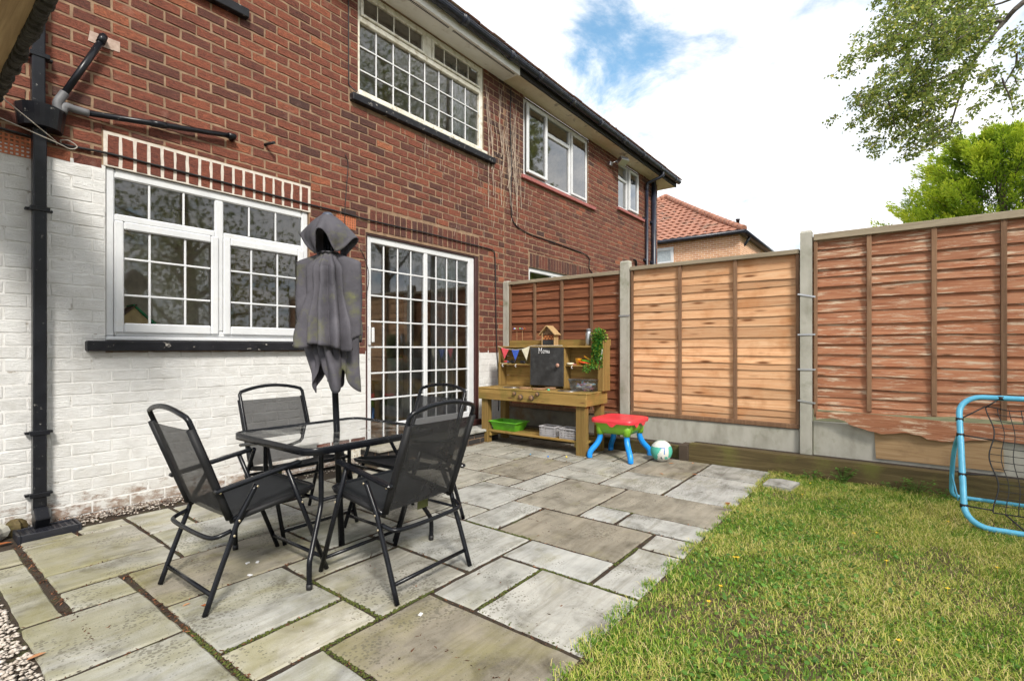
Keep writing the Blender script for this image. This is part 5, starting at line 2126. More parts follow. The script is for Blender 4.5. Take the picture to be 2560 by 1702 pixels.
def lower(u, v):
    """inner layer: the rest of the cloth, gathered from the ties down to loose hanging corners"""
    th_ = (2 * PI * u) % (2 * PI)
    lobes = .5 + .5 * math.cos(4 * th_ + .5 + .4 * math.sin(th_))
    bot = 1.075 - .155 * lobes ** .8 + .02 * math.sin(th_ * 2)
    z = 1.745 - (1.745 - bot) * v
    R_ = .84 * foldr(th_, .55)
    low = sm(1.28, .93, z)
    tail = .070 + .055 * lobes + .014 * math.cos(9 * th_ + 1)
    r = .045 + (R_ - .045) * sm(0, .15, v)
    r = r + (tail - r) * low
    r += .008 * math.sin(5 * th_ + 9 * v) * low
    return polar(z, th_ + .35 * low, max(.032, r))


m = MB()
m.grid(lower, 150, 44, True, True)
lc = m.build('canopy_lining', MAT['canopy'], um)
m = MB()
m.tube([polar(1.742 + .004 * math.sin(3 * k), 2 * PI * k / 20, .058) for k in range(20)], .007, 6, closed=True)
m.build('tie', MAT['sling_edge'], um)
for o_ in (cv, mc, lc):
    md = o_.modifiers.new('thick', 'SOLIDIFY')
    md.thickness = .004
for k in range(8):
    m = MB()
    a = 2 * PI * k / 8 + .2
    m.bar(polar(1.90, a, .022), polar(.98, a, .036), .008, .010)
    m.build('rib', MAT['frame_black'], um)


def make_chair(label, loc, rz):
    t_ = thing('folding_chair', label, 'chair', loc, rz, 'black folding garden chairs round the table')
    W_ = .255
    fm, sl = MAT['frame_black'], MAT['sling']
    rv_ = []
    for s in (-1, 1):
        y = s * W_
        m = MB()
        m.tube(smooth_path([(0, y, .004), (.060, y, .17), (.112, y, .305), (.142, y, .388), (.185, y, .465), (.225, y, .536)], 3), .0125, 8)
        m.build('rear_leg', fm, t_, True)
        m = MB()
        m.tube([(.600, y * .985, .004), (.380, y * .985, .580)], .0125, 8)
        m.build('front_leg', fm, t_, True)
        m = MB()
        m.bar((.040, y, .536), (.450, y, .604), .036, .020, (0, 0, 1), .007)
        ar = m.build('armrest', fm, t_, True)
        for p in ((.142, .388), (.120, .325), (.226, .528), (.452, .398), (.06, .533)):
            m = MB()
            m.lathe([(.006, 0), (.006, .003), (.003, .005)], (p[0], y + s * .012, p[1]), 8, (0, s, 0))
            m.build('rivet', MAT['rivet'], t_, True)
    yi = W_ - .030
    m = MB()    # back hoop with arched handle
    hoop = [(.132, -yi, .375), (.095, -yi, .47), (.02, -yi, .68), (-.05, -yi, .862), (-.058, -yi + .012, .880)]
    arch = [(-.060 - .012 * (1 - (f * 2 - 1) ** 2), -yi + .012 + (2 * yi - .024) * f, .880 + .034 * (1 - (f * 2 - 1) ** 2)) for f in [k / 10 for k in range(1, 10)]]
    pts = hoop + arch + [(x, -y, z) for x, y, z in hoop[::-1]]
    m.tube(pts, .0120, 8)
    m.build('back_frame', fm, t_, True)

    def back(u, v):
        s_ = (u - .5) * 2
        z = .40 + (.822 - .40) * v
        x = .124 - .185 * ((z - .375) / .49) - .014 * (1 - s_ * s_) * (.5 + .5 * math.sin(PI * v))
        return (x, s_ * yi, z)
    m = MB()
    m.grid(back, 13, 12)
    m.build('back_sling', sl, t_, True)
    for s in (-1, 1):
        m = MB()
        m.tube([(.124 - .185 * ((z - .375) / .49), s * yi, z) for z in (.395, .5, .65, .826)], .0165, 8)
        m.build('sling_hem', MAT['sling_edge'], t_, True)
    m = MB()    # seat hoop
    P_ = [(.125, -yi, .388), (.30, -yi, .413), (.50, -yi, .440), (.54, -yi + .012, .446), (.556, -yi + .045, .448)]
    m.tube(P_ + [(x, -y, z) for x, y, z in P_[::-1]], .0120, 8)
    m.build('seat_frame', fm, t_, True)

    def seat(u, v):
        s_ = (u - .5) * 2
        x = .150 + .392 * v
        z = .392 + .058 * v - .026 * (1 - s_ * s_) * math.sin(PI * min(1, v * .92 + .06))
        return (x, s_ * yi, z)
    m = MB()
    m.grid(seat, 13, 13)
    m.build('seat_sling', MAT['sling_seat'], t_, True)
    for s in (-1, 1):
        m = MB()
        m.tube([(.15, s * yi, .3915), (.35, s * yi, .420), (.505, s * yi, .4405)], .0160, 8)
        m.build('sling_hem', MAT['sling_edge'], t_, True)
    m = MB()
    m.tube([(.030, -W_, .085), (.030, W_, .085)], .0100, 8)
    m.build('stretcher', fm, t_, True)
    m = MB()
    m.tube([(.572, -W_ * .98, .078), (.572, W_ * .98, .078)], .0100, 8)
    m.build('stretcher', fm, t_, True)
    m = MB()
    m.tube(smooth_path([(.115, -W_ + .008, .345), (.06, -W_ + .02, .330), (.035, -W_ + .07, .325), (.030, 0, .323), (.035, W_ - .07, .325), (.06, W_ - .02, .330),
                        (.115, W_ - .008, .345)], 4), .0105, 8)
    m.build('rear_hoop', fm, t_, True)
    m = MB()
    m.add([(.20, -.14, .385), (.20, -.06, .385), (.20, -.06, .320), (.20, -.14, .320)], [(0, 1, 2, 3)])
    m.build('care_label', plain('faded green label', (.10, .11, .03), .8), t_, True)
    return t_


MAT['sling_seat'] = plain('dark grey woven seat', (.016, .017, .019), .6, spec=.3, bumps=.2, bscale=400)
ch = make_chair('black folding chair left of the table in front of the white wall', (.905, 2.66, 0), math.radians(1))
for lab, loc, rz in (('black folding chair nearest the lawn with its back to the camera', (1.745, 1.825, 0), 92),
                     ('black folding chair behind the table facing the lawn, back to the white wall', (1.785, 3.50, 0), -90),
                     ('black folding chair right of the table in front of the patio door', (2.525, 2.635, 0), 181)):
    c = copy_tree(ch)
    c.location = loc
    c.rotation_euler = (0, 0, math.radians(rz))
    c['label'] = lab

# ------------------------------------------------------------------ toy mud kitchen
mk = thing('mud_kitchen', 'wooden toy kitchen with chalkboard door against the brown fence panel', 'toy kitchen', (5.0, 3.42, 0))
KX0, KX1, KY0, KY1 = 4.735, 5.235, 2.655, 4.195
TOPZ = .69


def kit(name, x0, x1, y0, y1, z0, z1, mt, parent=None, ch=.004):
    s = MB()
    s.tone = rnd.random()
    s.box(x0, x1, y0, y1, z0, z1, ch)
    return s.build(name, MAT[mt], parent or mk)


kit('front_apron', KX0, KX0 + .028, KY0, KY1, .545, TOPZ - .018, 'kit_y')
kit('side_apron', KX0 + .029, KX1, KY0, KY0 + .028, .545, TOPZ - .018, 'kit_x')
kit('side_apron', KX0 + .029, KX1, KY1 - .028, KY1, .545, TOPZ - .018, 'kit_x')
for k in range(4):
    xa = KX0 - .004 + k * .126
    kit('worktop_board', xa, xa + .1235, KY0 - .004, KY1 + .004, TOPZ - .0175, TOPZ + .001, 'kit_y')
for (x, y, w_) in ((KX0 + .03, KY0 + .03, .115), (KX0 + .03, KY1 - .125, .10), (KX1 - .10, KY0 + .03, .09), (KX1 - .10, KY1 - .12, .09)):
    kit('leg', x, x + .085, y, y + w_, .002, .672, 'kit_z')
kit('leg', KX0 + .06, KX0 + .14, KY0 - .01, KY0 + .03, .002, .15, 'kit_z') if False else None
kit('lower_shelf', KX0 + .05, KX0 + .21, KY0 + .03, KY1 - .03, .135, .160, 'kit_y')
kit('lower_shelf', KX0 + .215, KX0 + .40, KY0 + .03, KY1 - .03, .135, .160, 'kit_y')
for y in (KY0 + .147, KY1 - .16):
    kit('shelf_support', KX0 + .05, KX1 - .02, y, y + .03, .085, .134, 'kit_x')
# hutch
HX0, HX1, HY0, HY1, HZ1 = 5.085, 5.235, 2.62, 4.16, 1.205
for k in range(4):
    za_ = .695 + k * .128
    kit('back_board', HX1 - .018, HX1, HY0 + .03, HY1 - .03, za_, za_ + .125, 'kit_y')
kit('side_panel', HX0 - .01, HX1, HY0, HY0 + .028, TOPZ + .002, HZ1 + .06, 'kit_z')
kit('corner_post', HX0 - .015, HX0 + .02, HY0 + .029, HY0 + .075, TOPZ + .002, HZ1 - .02, 'kit_z')
kit('side_panel', HX0, HX1, HY1 - .028, HY1, TOPZ + .002, HZ1 - .02, 'kit_z')
for y in (3.135, 3.63):
    kit('divider', HX0, HX1 - .02, y, y + .022, TOPZ + .002, HZ1 - .02, 'kit_z')
kit('top_shelf', HX0 - .01, HX1 + .02, HY0 + .03, HY1 + .01, HZ1 - .019, HZ1, 'kit_y')
kit('top_backboard', HX1 - .002, HX1 + .02, HY0, HY1 - .07, HZ1 + .001, HZ1 + .075, 'kit_y')
kit('shelf', HX0 + .005, HX1 - .02, 3.653, HY1 - .029, .962, .980, 'kit_y')
kit('shelf', HX0 + .005, HX1 - .02, HY0 + .029, 3.134, .962, .980, 'kit_y')
s = MB()
s.box(HX0 - .022, HX0 - .003, 3.148, 3.628, .722, 1.188, .003)
cd = s.build('chalkboard_door', MAT['chalk_black'], mk)
s = MB()
s.lathe([(.010, 0), (.010, .015), (.022, .018), (.024, .028), (.018, .036), (0, .038)], (HX0 - .022, 3.21, .975), 14, (-1, 0, 0))
s.build('knob', plain('pinkish wooden knob', (.40, .22, .16), .5), cd)
# the word Menu in chalk strokes
s = MB()
LX = HX0 - .0235


def strokes(lines, y, z, sc):
    for L_ in lines:
        s.tube([(LX, y - a * sc, z + b_ * sc) for a, b_ in L_], .0028, 5)


hM = .062
strokes([[(0, 0), (.06, 1)], [(.06, 1), (.36, .25)], [(.36, .25), (.66, 1)], [(.66, 1), (.70, 0)], [(-.10, 0), (.12, 0)], [(.58, 0), (.82, 0)], [(-.04, 1), (.1, 1)],
         [(.62, 1), (.78, 1)]], 3.497, 1.118, hM)
strokes([[(0, .30), (.40, .32), (.36, .52), (.2, .58), (.03, .46), (0, .24), (.10, .04), (.28, 0), (.42, .10)]], 3.438, 1.118, hM)
strokes([[(0, .56), (.04, 0)], [(.03, .40), (.18, .56), (.34, .50), (.38, 0)]], 3.403, 1.118, hM)
strokes([[(0, .56), (.03, .14), (.16, 0), (.34, .10), (.38, .56)], [(.38, .56), (.42, .02), (.52, .04)]], 3.370, 1.118, hM)
s.build('lettering', MAT['chalk'], cd)
# hob slices, knobs, bowls set in the worktop
for (y, z, r) in ((3.617, .640, .022), (3.526, .603, .031), (3.37, .603, .032), (3.285, .650, .023)):
    s = MB()
    s.lathe([(r * 1.02, 0), (r, .020), (r * .9, .024)], (KX0, y, z), 14, (-1, 0, 0))
    k = s.build('log_knob', MAT['bark'], mk)
    s = MB()
    s.lathe([(r * .86, 0), (r * .86, .001), (0, .0015)], (KX0 - .0243, y, z), 14, (-1, 0, 0))
    s.build('cut_face', MAT['bark_slice'], k)
for (x, y, r) in ((4.86, 3.56, .075), (4.84, 3.34, .08), (5.02, 3.30, .07)):
    s = MB()
    s.lathe([(r, 0), (r * 1.01, .010), (r * .97, .018), (0, .019)], (x, y, TOPZ + .0015), 20)
    s.build('log_slice', MAT['bark_slice'], mk)
for (x, y, r) in ((4.93, 3.80, .12), (4.90, 2.97, .13)):
    s = MB()
    s.lathe([(r, .002), (r * 1.0, .007), (r * .93, .008), (r * .8, .003), (r * .4, .0022), (0, .002)], (x, y, TOPZ + .001), 26)
    s.build('sink_bowl', MAT['steel'], mk)
hookm = plain('white cup hook', (.7, .69, .66), .4)
for y in (4.07, 3.86, 3.03):
    s = MB()
    s.tube([(HX0 + .004, y, .972), (HX0 - .012, y, .97)] + arc((HX0 - .012, y, .955), .015, PI / 2, PI * 1.75, 8, (1, 0, 0), (0, 0, 1)), .0035, 6)
    s.build('cup_hook', hookm, mk)

# bunting on the hutch
bt = thing('bunting', 'short string of three coloured pennants across the toy kitchen shelf', 'bunting', (HX0 - .02, 3.9, 1.1))
s = MB()
s.tube(smooth_path([(HX0 - .017, 4.15, 1.205), (HX0 - .027, 4.05, 1.178), (HX0 - .030, 3.86, 1.160), (HX0 - .030, 3.72, 1.172), (HX0 - .014, 3.60, 1.207), (HX0 - .014, 3.4, 1.207),
                    (HX0 - .014, 3.16, 1.209)], 5), .003, 5)
s.build('cord', plain('white cord', (.66, .62, .52), .9), bt)
for (ya, yb, yt, za_, zb_, zt_, col, lab) in ((4.085, 3.955, 4.03, 1.185, 1.168, 1.038, (.62, .07, .09), 'red pennant'), (3.915, 3.79, 3.852, 1.162, 1.162, 1.02, (.04, .10, .46), 'blue pennant'),
                                              (3.758, 3.63, 3.675, 1.168, 1.195, 1.03, (.66, .62, .46), 'cream pennant')):
    s = MB()
    s.add([(HX0 - .030, ya, za_), (HX0 - .030, yb, zb_), (HX0 - .034, yt, zt_), (HX0 - .0275, ya, za_), (HX0 - .0275, yb, zb_), (HX0 - .0315, yt, zt_)],
          [(0, 1, 2), (5, 4, 3), (0, 3, 4, 1), (1, 4, 5, 2), (2, 5, 3, 0)])
    s.build('pennant', plain(lab + ' cloth', col, .85, bumps=.2), bt, label=lab)

# insect house on the top shelf
bh = thing('insect_house', 'small wooden insect house with pitched roof on the toy kitchen shelf', 'insect house', (5.15, 3.38, HZ1))
hx0, hx1, hy0, hy1, hz = 5.11, 5.20, 3.30, 3.49, HZ1 + .002
nat = wood_mat('pale pine', [(.25, (.28, .17, .075)), (.6, (.42, .28, .135)), (.8, (.52, .37, .20))], 'z', bs=.2)
for y in (hy0, hy1 - .012):
    s = MB(); s.box(hx0, hx1, y, y + .012, hz, hz + .165, .002); s.build('side', nat, bh)
s = MB(); s.box(hx1 - .010, hx1, hy0 + .0125, hy1 - .0125, hz, hz + .165); s.build('back', nat, bh)
s = MB(); s.box(hx0, hx1 - .0105, hy0 + .0125, hy1 - .0125, hz, hz + .010); s.build('base', nat, bh)
s = MB(); s.box(hx0 + .006, hx1 - .011, hy0 + .013, hy1 - .013, hz + .011, hz + .072); s.build('slotted_front', MAT['chalk_black'], bh)
s = MB(); s.box(hx0 + .03, hx1 - .011, hy0 + .013, hy1 - .013, hz + .074, hz + .135); s.build('filling', MAT['terracotta'], bh)
for k in range(7):
    s = MB()
    s.tube([(hx0 + .006, hy0 + .03 + k * .0215, hz + .088 + (k % 2) * .024), (hx0 + .031, hy0 + .03 + k * .0215, hz + .088 + (k % 2) * .024)], .0105, 10)
    s.build('pine_cone', plain('orange cone disc', (.50, .19, .06), .8), bh)
s = MB()
s.prism([(-.083, 0), (.083, 0), (0, .095)], (hx0 + .008, (hy0 + hy1) / 2, hz + .138), (0, 1, 0), (0, 0, 1), (.05, 0, 0))
s.build('gable', MAT['bark_slice'], bh)
for k in range(9):
    s = MB()
    s.tube([(hx0 - .001, hy0 + .035 + k * .015, hz + .15 + .045 * (1 - abs(k - 4) / 4.5) * (k % 2)), (hx0 + .009, hy0 + .035 + k * .015, hz + .15 + .045 * (1 - abs(k - 4) / 4.5) * (k % 2))],
           .006, 7)
    s.build('cane', MAT['bark'], bh)
for sg in (-1, 1):
    s = MB()
    c0 = Vector((hx0 + .035, (hy0 + hy1) / 2 + sg * .063, hz + .188))
    d_ = Vector((0, sg * .72, -.69)).normalized()
    s.obox(c0, (1, 0, 0), d_, Vector((1, 0, 0)).cross(d_), .068, .082, .006, .002)
    s.build('roof_board', nat, bh)

# pinwheels behind the hutch
for q, (y, lab) in enumerate(((3.985, 'multicoloured pinwheel nearest the house wall on a thin stick'), (3.895, 'multicoloured pinwheel nearer the insect house on a thin stick'))):
    pw = thing('pinwheel', lab, 'pinwheel', (5.262, y, HZ1), 0, 'pinwheels on the toy kitchen')
    s = MB(); s.tube([(5.262, y, 1.20), (5.262, y, 1.42)], .0025, 5); s.build('stick', nat, pw)
    for k in range(8):
        a = k * PI / 4 + q
        c = Vector((5.262, y, 1.424))
        d_ = Vector((math.cos(a), math.sin(a), .12))
        w_ = Vector((-math.sin(a), math.cos(a), 0))
        s = MB()
        s.add([c, c + d_ * .040 + w_ * .02 + Vector((0, 0, .004)), c + d_ * .050, c + d_ * .032 - w_ * .014 + Vector((0, 0, .018))], [(0, 1, 2, 3)])
        s.build('vane', plain('pinwheel %d' % k, [(.7, .03, .03), (.8, .5, .02), (.05, .35, .06), (.03, .12, .6), (.75, .74, .7), (.75, .2, .02), (.5, .03, .25), (.02, .4, .5)][k], .4), pw)

# steel bottle
s = MB()
s.lathe([(.036, 0), (.038, .004), (.038, .15), (.034, .165), (.026, .172)], (5.165, 2.862, HZ1 + .001), 20)
bo = s.build('steel_bottle', MAT['steel'], label='cylindrical steel bottle with black top beside the trailing plant', cat='bottle')
s = MB()
s.lathe([(.026, .1725), (.028, .178), (.028, .196), (.024, .200), (0, .2005)], (5.165, 2.862, HZ1 + .001), 14)
s.build('lid', plain('dark lid', (.10, .10, .11), .35), bo)

# trailing plant
tp = thing('trailing_plant', 'trailing green plant hanging over the right side of the toy kitchen', 'plant', (5.10, 2.69, HZ1))
s = MB()
s.lathe([(.035, 0), (.048, .07), (.05, .075), (.044, .075)], (5.13, 2.70, HZ1 + .001), 14)
s.build('pot', plain('small dark pot', (.05, .05, .04), .6), tp)
rt_ = random.Random(31)
lf, st = MB(), MB()
for k in range(64):
    a = rt_.uniform(0, 6.28)
    x, y, z = 5.12, 2.695, HZ1 + .08
    pts = [(x, y, z)]
    L_ = rt_.uniform(.14, .36) if k < 54 else rt_.uniform(.36, .50)
    vx, vy, vz = -abs(math.cos(a)) * .8 - .2, math.sin(a) * .9 + (.16 if k > 56 else 0), 1.3
    n_ = int(L_ / .016)
    for i in range(n_):
        x += vx * .014; y += vy * .010; z += vz * .016
        vz = max(-1, vz - .32); vx *= .86; vy *= .86
        if x > 5.075 and z < HZ1 + .02: x = 5.068
        if z < TOPZ + .2: break
        pts.append((x, y, z))
    if len(pts) < 3: continue
    st.tube(pts, .0015, 3, caps=False)
    for p in pts[1:]:
        for q in range(3):
            aa = rt_.uniform(0, 6.28)
            d_ = Vector((math.cos(aa), math.sin(aa), rt_.uniform(-.7, .5))).normalized() * rt_.uniform(.014, .024)
            w_ = d_.cross(Vector((rt_.uniform(-1, 1), rt_.uniform(-1, 1), 1))).normalized() * .009
            lf.tone = rt_.random() ** 1.3
            c = Vector(p)
            lf.add([c, c + d_ * .5 + w_, c + d_, c + d_ * .5 - w_], [(0, 1, 2, 3)])
for (c_, rr3, n_) in (((5.095, 2.69, 1.315), (.065, .095, .085), 700), ((5.055, 2.685, 1.15), (.03, .055, .13), 500), ((5.045, 2.745, 1.0), (.025, .045, .06), 130), ((5.04, 2.82, .945), (.025, .055, .045), 130)):
    for k in range(n_):
        v_ = Vector((rt_.gauss(0, 1), rt_.gauss(0, 1), rt_.gauss(0, 1))).normalized() * rt_.random() ** .4
        c = Vector(c_) + Vector((v_.x * rr3[0], v_.y * rr3[1], v_.z * rr3[2]))
        d_ = (v_ + Vector((rt_.uniform(-.6, .4), rt_.uniform(-.6, .6), rt_.uniform(-.9, .3)))).normalized() * rt_.uniform(.014, .024)
        w_ = d_.cross(Vector((rt_.uniform(-1, 1), rt_.uniform(-1, 1), 1))).normalized() * .008
        lf.tone = rt_.random() ** 1.2
        lf.add([c, c + d_ * .5 + w_, c + d_, c + d_ * .5 - w_], [(0, 1, 2, 3)])
lf.build('leaves', MAT['ivy'], tp)
st.build('stems', MAT['ivy'], tp)
rb = thing('ribbon_tassel', 'red and white ribbon tassel hanging beside the trailing plant', 'ribbon', (5.06, 2.63, 1.05))
for y, z0_, c, lab in ((2.655, 1.03, (.6, .04, .07), 'red ribbon'), (2.642, 1.05, (.7, .68, .66), 'white ribbon'), (2.668, 1.06, (.55, .06, .1), 'red ribbon')):
    s = MB()
    s.bar((5.062, y - .01, 1.17), (5.058, y + .006, z0_), .002, .012, (0, 1, 0))
    s.build('ribbon', plain(lab, c, .7), rb)

# toys on the shelves
org, grn, yel = plain('orange plastic', (.70, .21, .02), .4), plain('lime plastic', (.16, .50, .03), .4), plain('yellow orange plastic', (.75, .33, .02), .4)
red = plain('orange red plastic', (.72, .10, .02), .4)
s = MB(); s.lathe([(.026, 0), (.038, .075), (.040, .078), (.035, .078), (.024, .006)], (5.13, 2.975, .981), 16)
s.build('toy_cup', yel, label='yellow orange toy cup standing on the upper shelf', cat='toy cup')
s = MB(); s.lathe([(.026, 0), (.036, .05), (.038, .053), (.033, .053), (.024, .006)], (5.11, 2.78, .981), 16)
s.build('toy_cup', org, label='orange toy pot with a handle below the trailing plant', cat='toy cup')
for i, (a, b_, mt, lab) in enumerate((((5.10, 2.955, 1.02), (5.105, 2.80, .998), red, 'orange red toy spoon handle lying across the shelf'),
                                      ((5.12, 2.925, 1.035), (5.12, 2.80, 1.022), grn, 'thick lime green toy handle in the pot'),
                                      ((5.13, 2.90, 1.085), (5.13, 2.80, 1.025), yel, 'yellow toy handle sticking up from the pot'),
                                      ((5.14, 2.885, 1.075), (5.14, 2.79, 1.03), grn, 'thin green toy handle beside the yellow one'))):
    s = MB(); s.tube([a, b_], [.012 if i < 2 else .008, .010 if i < 2 else .008], 8); s.build('toy_utensil', mt, label=lab, cat='toy')
s = MB(); s.lathe([(.0, 0), (.045, .004), (.046, .020), (.040, .026), (0, .027)], (5.12, 3.08, .981), 16)
s.build('toy_dish', plain('cream plastic', (.62, .55, .40), .5), label='round cream toy dish on the right shelf', cat='toy dish')
s = MB(); s.box(5.105, 5.145, 2.99, 3.04, .981, .992, .003)
s.build('toy_block', plain('pink plastic', (.6, .2, .17), .5), label='flat pink toy block on the right shelf', cat='toy')
for k, (y, c, lab) in enumerate(((4.06, (.05, .05, .10), 'dark toy car with red stripe on the left shelf'), (3.96, (.03, .03, .035), 'black toy animal on the left shelf beneath the blue pennant'),
                                 (3.80, (.04, .035, .04), 'black spiky toy on the left shelf beneath the cream pennant'))):
    s = MB()
    for q in range(4):
        s.lathe([(0, 0), (.020, .008), (.022, .020), (.012, .034), (0, .036)], (5.13 + .008 * q, y - .03 + q * .02, .981 + .004 * (q % 2)), 8)
    if k == 0:
        s.m = 1
        s.box(5.108, 5.150, y - .028, y + .028, .995, 1.016, .006)
    s.build('small_toy', [plain('toy %d' % k, c, .5), plain('toy car red', (.5, .05, .04), .4)], label=lab, cat='toy')
s = MB(); s.box(5.09, 5.20, 4.03, 4.13, .981, .986, .002)
s.build('toy_tray', plain('cream tray', (.6, .52, .35), .6), label='thin cream toy tray on the left shelf', cat='toy')
s = MB(); s.lathe([(0, 0), (.014, .002), (.016, .012), (.010, .018), (0, .019)], (4.80, 3.18, TOPZ + .002), 10)
s.build('mint_disc', plain('mint plastic', (.08, .5, .3), .4), label='small mint green disc on the toy kitchen worktop', cat='toy')

# clear box of chalks
cb_ = thing('plastic_box', 'clear plastic box full of coloured chalks on the toy kitchen worktop', 'box', (5.03, 2.84, TOPZ))
clear = glass_mat('cloudy clear plastic', (.93, .95, .97), 1.45, 1.2, .25, .22)
bx0, bx1, by0_, by1_, bz = 4.955, 5.115, 2.685, 3.005, TOPZ + .002
s = MB()
ins = .018
lo = [(bx0 + ins, by0_ + ins, bz), (bx1 - ins, by0_ + ins, bz), (bx1 - ins, by1_ - ins, bz), (bx0 + ins, by1_ - ins, bz)]
hi = [(bx0, by0_, bz + .118), (bx1, by0_, bz + .118), (bx1, by1_, bz + .118), (bx0, by1_, bz + .118)]
s.add(lo + hi, [(3, 2, 1, 0), (0, 1, 5, 4), (1, 2, 6, 5), (2, 3, 7, 6), (3, 0, 4, 7)])
s.build('tub', clear, cb_)
s = MB(); s.box(bx0 - .008, bx1 + .008, by0_ - .008, by1_ + .008, bz + .1185, bz + .134, .005); s.build('lid', clear, cb_)
for k in range(34):
    s = MB()
    c = Vector((rt_.uniform(bx0 + .035, bx1 - .035), rt_.uniform(by0_ + .055, by1_ - .055), bz + .012 + .075 * rt_.random()))
    d_ = Vector((rt_.uniform(-.5, .5), rt_.uniform(-1, 1), rt_.uniform(-.4, .4))).normalized() * .032
    s.tube([c - d_, c + d_], .011, 7)
    s.build('chalk_stick', plain('chalk %d' % (k % 5), [(.75, .33, .36), (.42, .66, .72), (.78, .66, .48), (.80, .78, .76), (.62, .52, .70)][k % 5], .9) if k < 5 else bpy.data.materials['chalk %d' % (k % 5)], cb_)

# green tray and baskets on the lower shelf
gt = thing('green_tray', 'bright green plastic tray on the lower shelf of the toy kitchen', 'tray', (4.93, 3.85, .161))
gm = plain('bright green plastic', (.10, .36, .02), .4)
x0, x1, ya, yb, z0_, z1_ = 4.80, 5.06, 3.66, 4.06, .162, .262
s = MB()
q = .035
s.add([(x0 + q, ya + q, z0_), (x1 - q, ya + q, z0_), (x1 - q, yb - q, z0_), (x0 + q, yb - q, z0_), (x0, ya, z1_), (x1, ya, z1_), (x1, yb, z1_), (x0, yb, z1_),
       (x0 + q + .004, ya + q + .004, z0_ + .004), (x1 - q - .004, ya + q + .004, z0_ + .004), (x1 - q - .004, yb - q - .004, z0_ + .004), (x0 + q + .004, yb - q - .004, z0_ + .004),
       (x0 + .005, ya + .005, z1_), (x1 - .005, ya + .005, z1_), (x1 - .005, yb - .005, z1_), (x0 + .005, yb - .005, z1_)],
      [(3, 2, 1, 0), (0, 1, 5, 4), (1, 2, 6, 5), (2, 3, 7, 6), (3, 0, 4, 7), (8, 9, 10, 11), (8, 12, 13, 9), (9, 13, 14, 10), (10, 14, 15, 11), (11, 15, 12, 8)])
s.build('tub', gm, gt)
s = MB()
for a0, a1, c0, c1 in ((x0 - .018, x0 + .004, ya - .018, yb + .018), (x1 - .004, x1 + .018, ya - .018, yb + .018), (x0 + .004, x1 - .004, ya - .018, ya + .004), (x0 + .004, x1 - .004, yb - .004, yb + .018)):
    s.box(a0, a1, c0, c1, z1_, z1_ + .010, .003)
s.build('rim', gm, gt)


def basket(x0, x1, ya, yb, z0_, h, lab):
    t_ = thing('plastic_basket', lab, 'basket', ((x0 + x1) / 2, (ya + yb) / 2, z0_), 0, 'grey baskets on the lower shelf')
    gm_ = bpy.data.materials.get('grey basket plastic') or plain('grey basket plastic', (.36, .35, .36), .5)
    s = MB()
    for a, b_, ax_ in ((ya, yb, 'y'), (x0, x1, 'x')):
        n_ = int((b_ - a) / .018)
        for k in range(n_ + 1):
            p = a + (b_ - a) * k / n_
            for e in (0, 1):
                if ax_ == 'y':
                    xx = (x0, x1)[e]
                    s.box(xx - .0015, xx + .0015, p - .003, p + .003, z0_ + .004, z0_ + h)
                else:
                    yy = (ya, yb)[e]
                    s.box(p - .003, p + .003, yy - .0015, yy + .0015, z0_ + .004, z0_ + h)
    for z in [z0_ + .004 + h * .22 * k for k in range(1, 4)]:
        for xx in (x0, x1): s.box(xx - .002, xx + .002, ya, yb, z - .003, z + .003)
        for yy in (ya, yb): s.box(x0, x1, yy - .002, yy + .002, z - .003, z + .003)
    s.build('lattice', gm_, t_)
    s = MB(); s.box(x0, x1, ya, yb, z0_, z0_ + .004); s.build('base', gm_, t_)
    s = MB()
    for a0, a1, c0, c1 in ((x0 - .010, x0 + .003, ya - .01, yb + .01), (x1 - .003, x1 + .010, ya - .01, yb + .01), (x0 + .003, x1 - .003, ya - .01, ya + .003), (x0 + .003, x1 - .003, yb - .003, yb + .01)):
        s.box(a0, a1, c0, c1, z0_ + h, z0_ + h + .014, .003)
    s.build('rim', gm_, t_)


basket(4.80, 4.95, 3.10, 3.30, .162, .105, 'grey lattice basket in the middle of the lower shelf')
basket(4.80, 4.95, 2.83, 3.03, .162, .105, 'grey lattice basket on the lower shelf beside the front leg')

# ------------------------------------------------------------------ sand and water table
sd_ = thing('sand_table', 'toy sand table with red lid, green tub and curved blue legs', 'toy table', (5.03, 2.40, 0))
blu = plain('sky blue plastic', (.01, .25, .72), .35, .08)
gr2 = plain('apple green plastic', (.19, .42, .025), .38, .08)
rd2 = plain('coral red plastic', (.66, .04, .055), .35, .08)
SX, SY = 5.03, 2.40
for sx in (-1, 1):
    for sy in (-1, 1):
        m = MB()
        cx, cy = SX + sx * .165, SY + sy * .155
        fx, fy = SX + sx * .25, SY + sy * .235
        m.tube(smooth_path([(cx, cy, .275), (cx, cy, .22), (cx + (fx - cx) * .3, cy + (fy - cy) * .3, .15), (cx + (fx - cx) * .85, cy + (fy - cy) * .85, .08),
                            (fx, fy, .04), (fx, fy, .002)], 4), .030, 12)
        m.build('leg', blu, sd_)
m = MB()


def rr(z, hw, hd, r=.07):
    return rrect(SX - hw, SX + hw, SY - hd, SY + hd, r, z, 5)


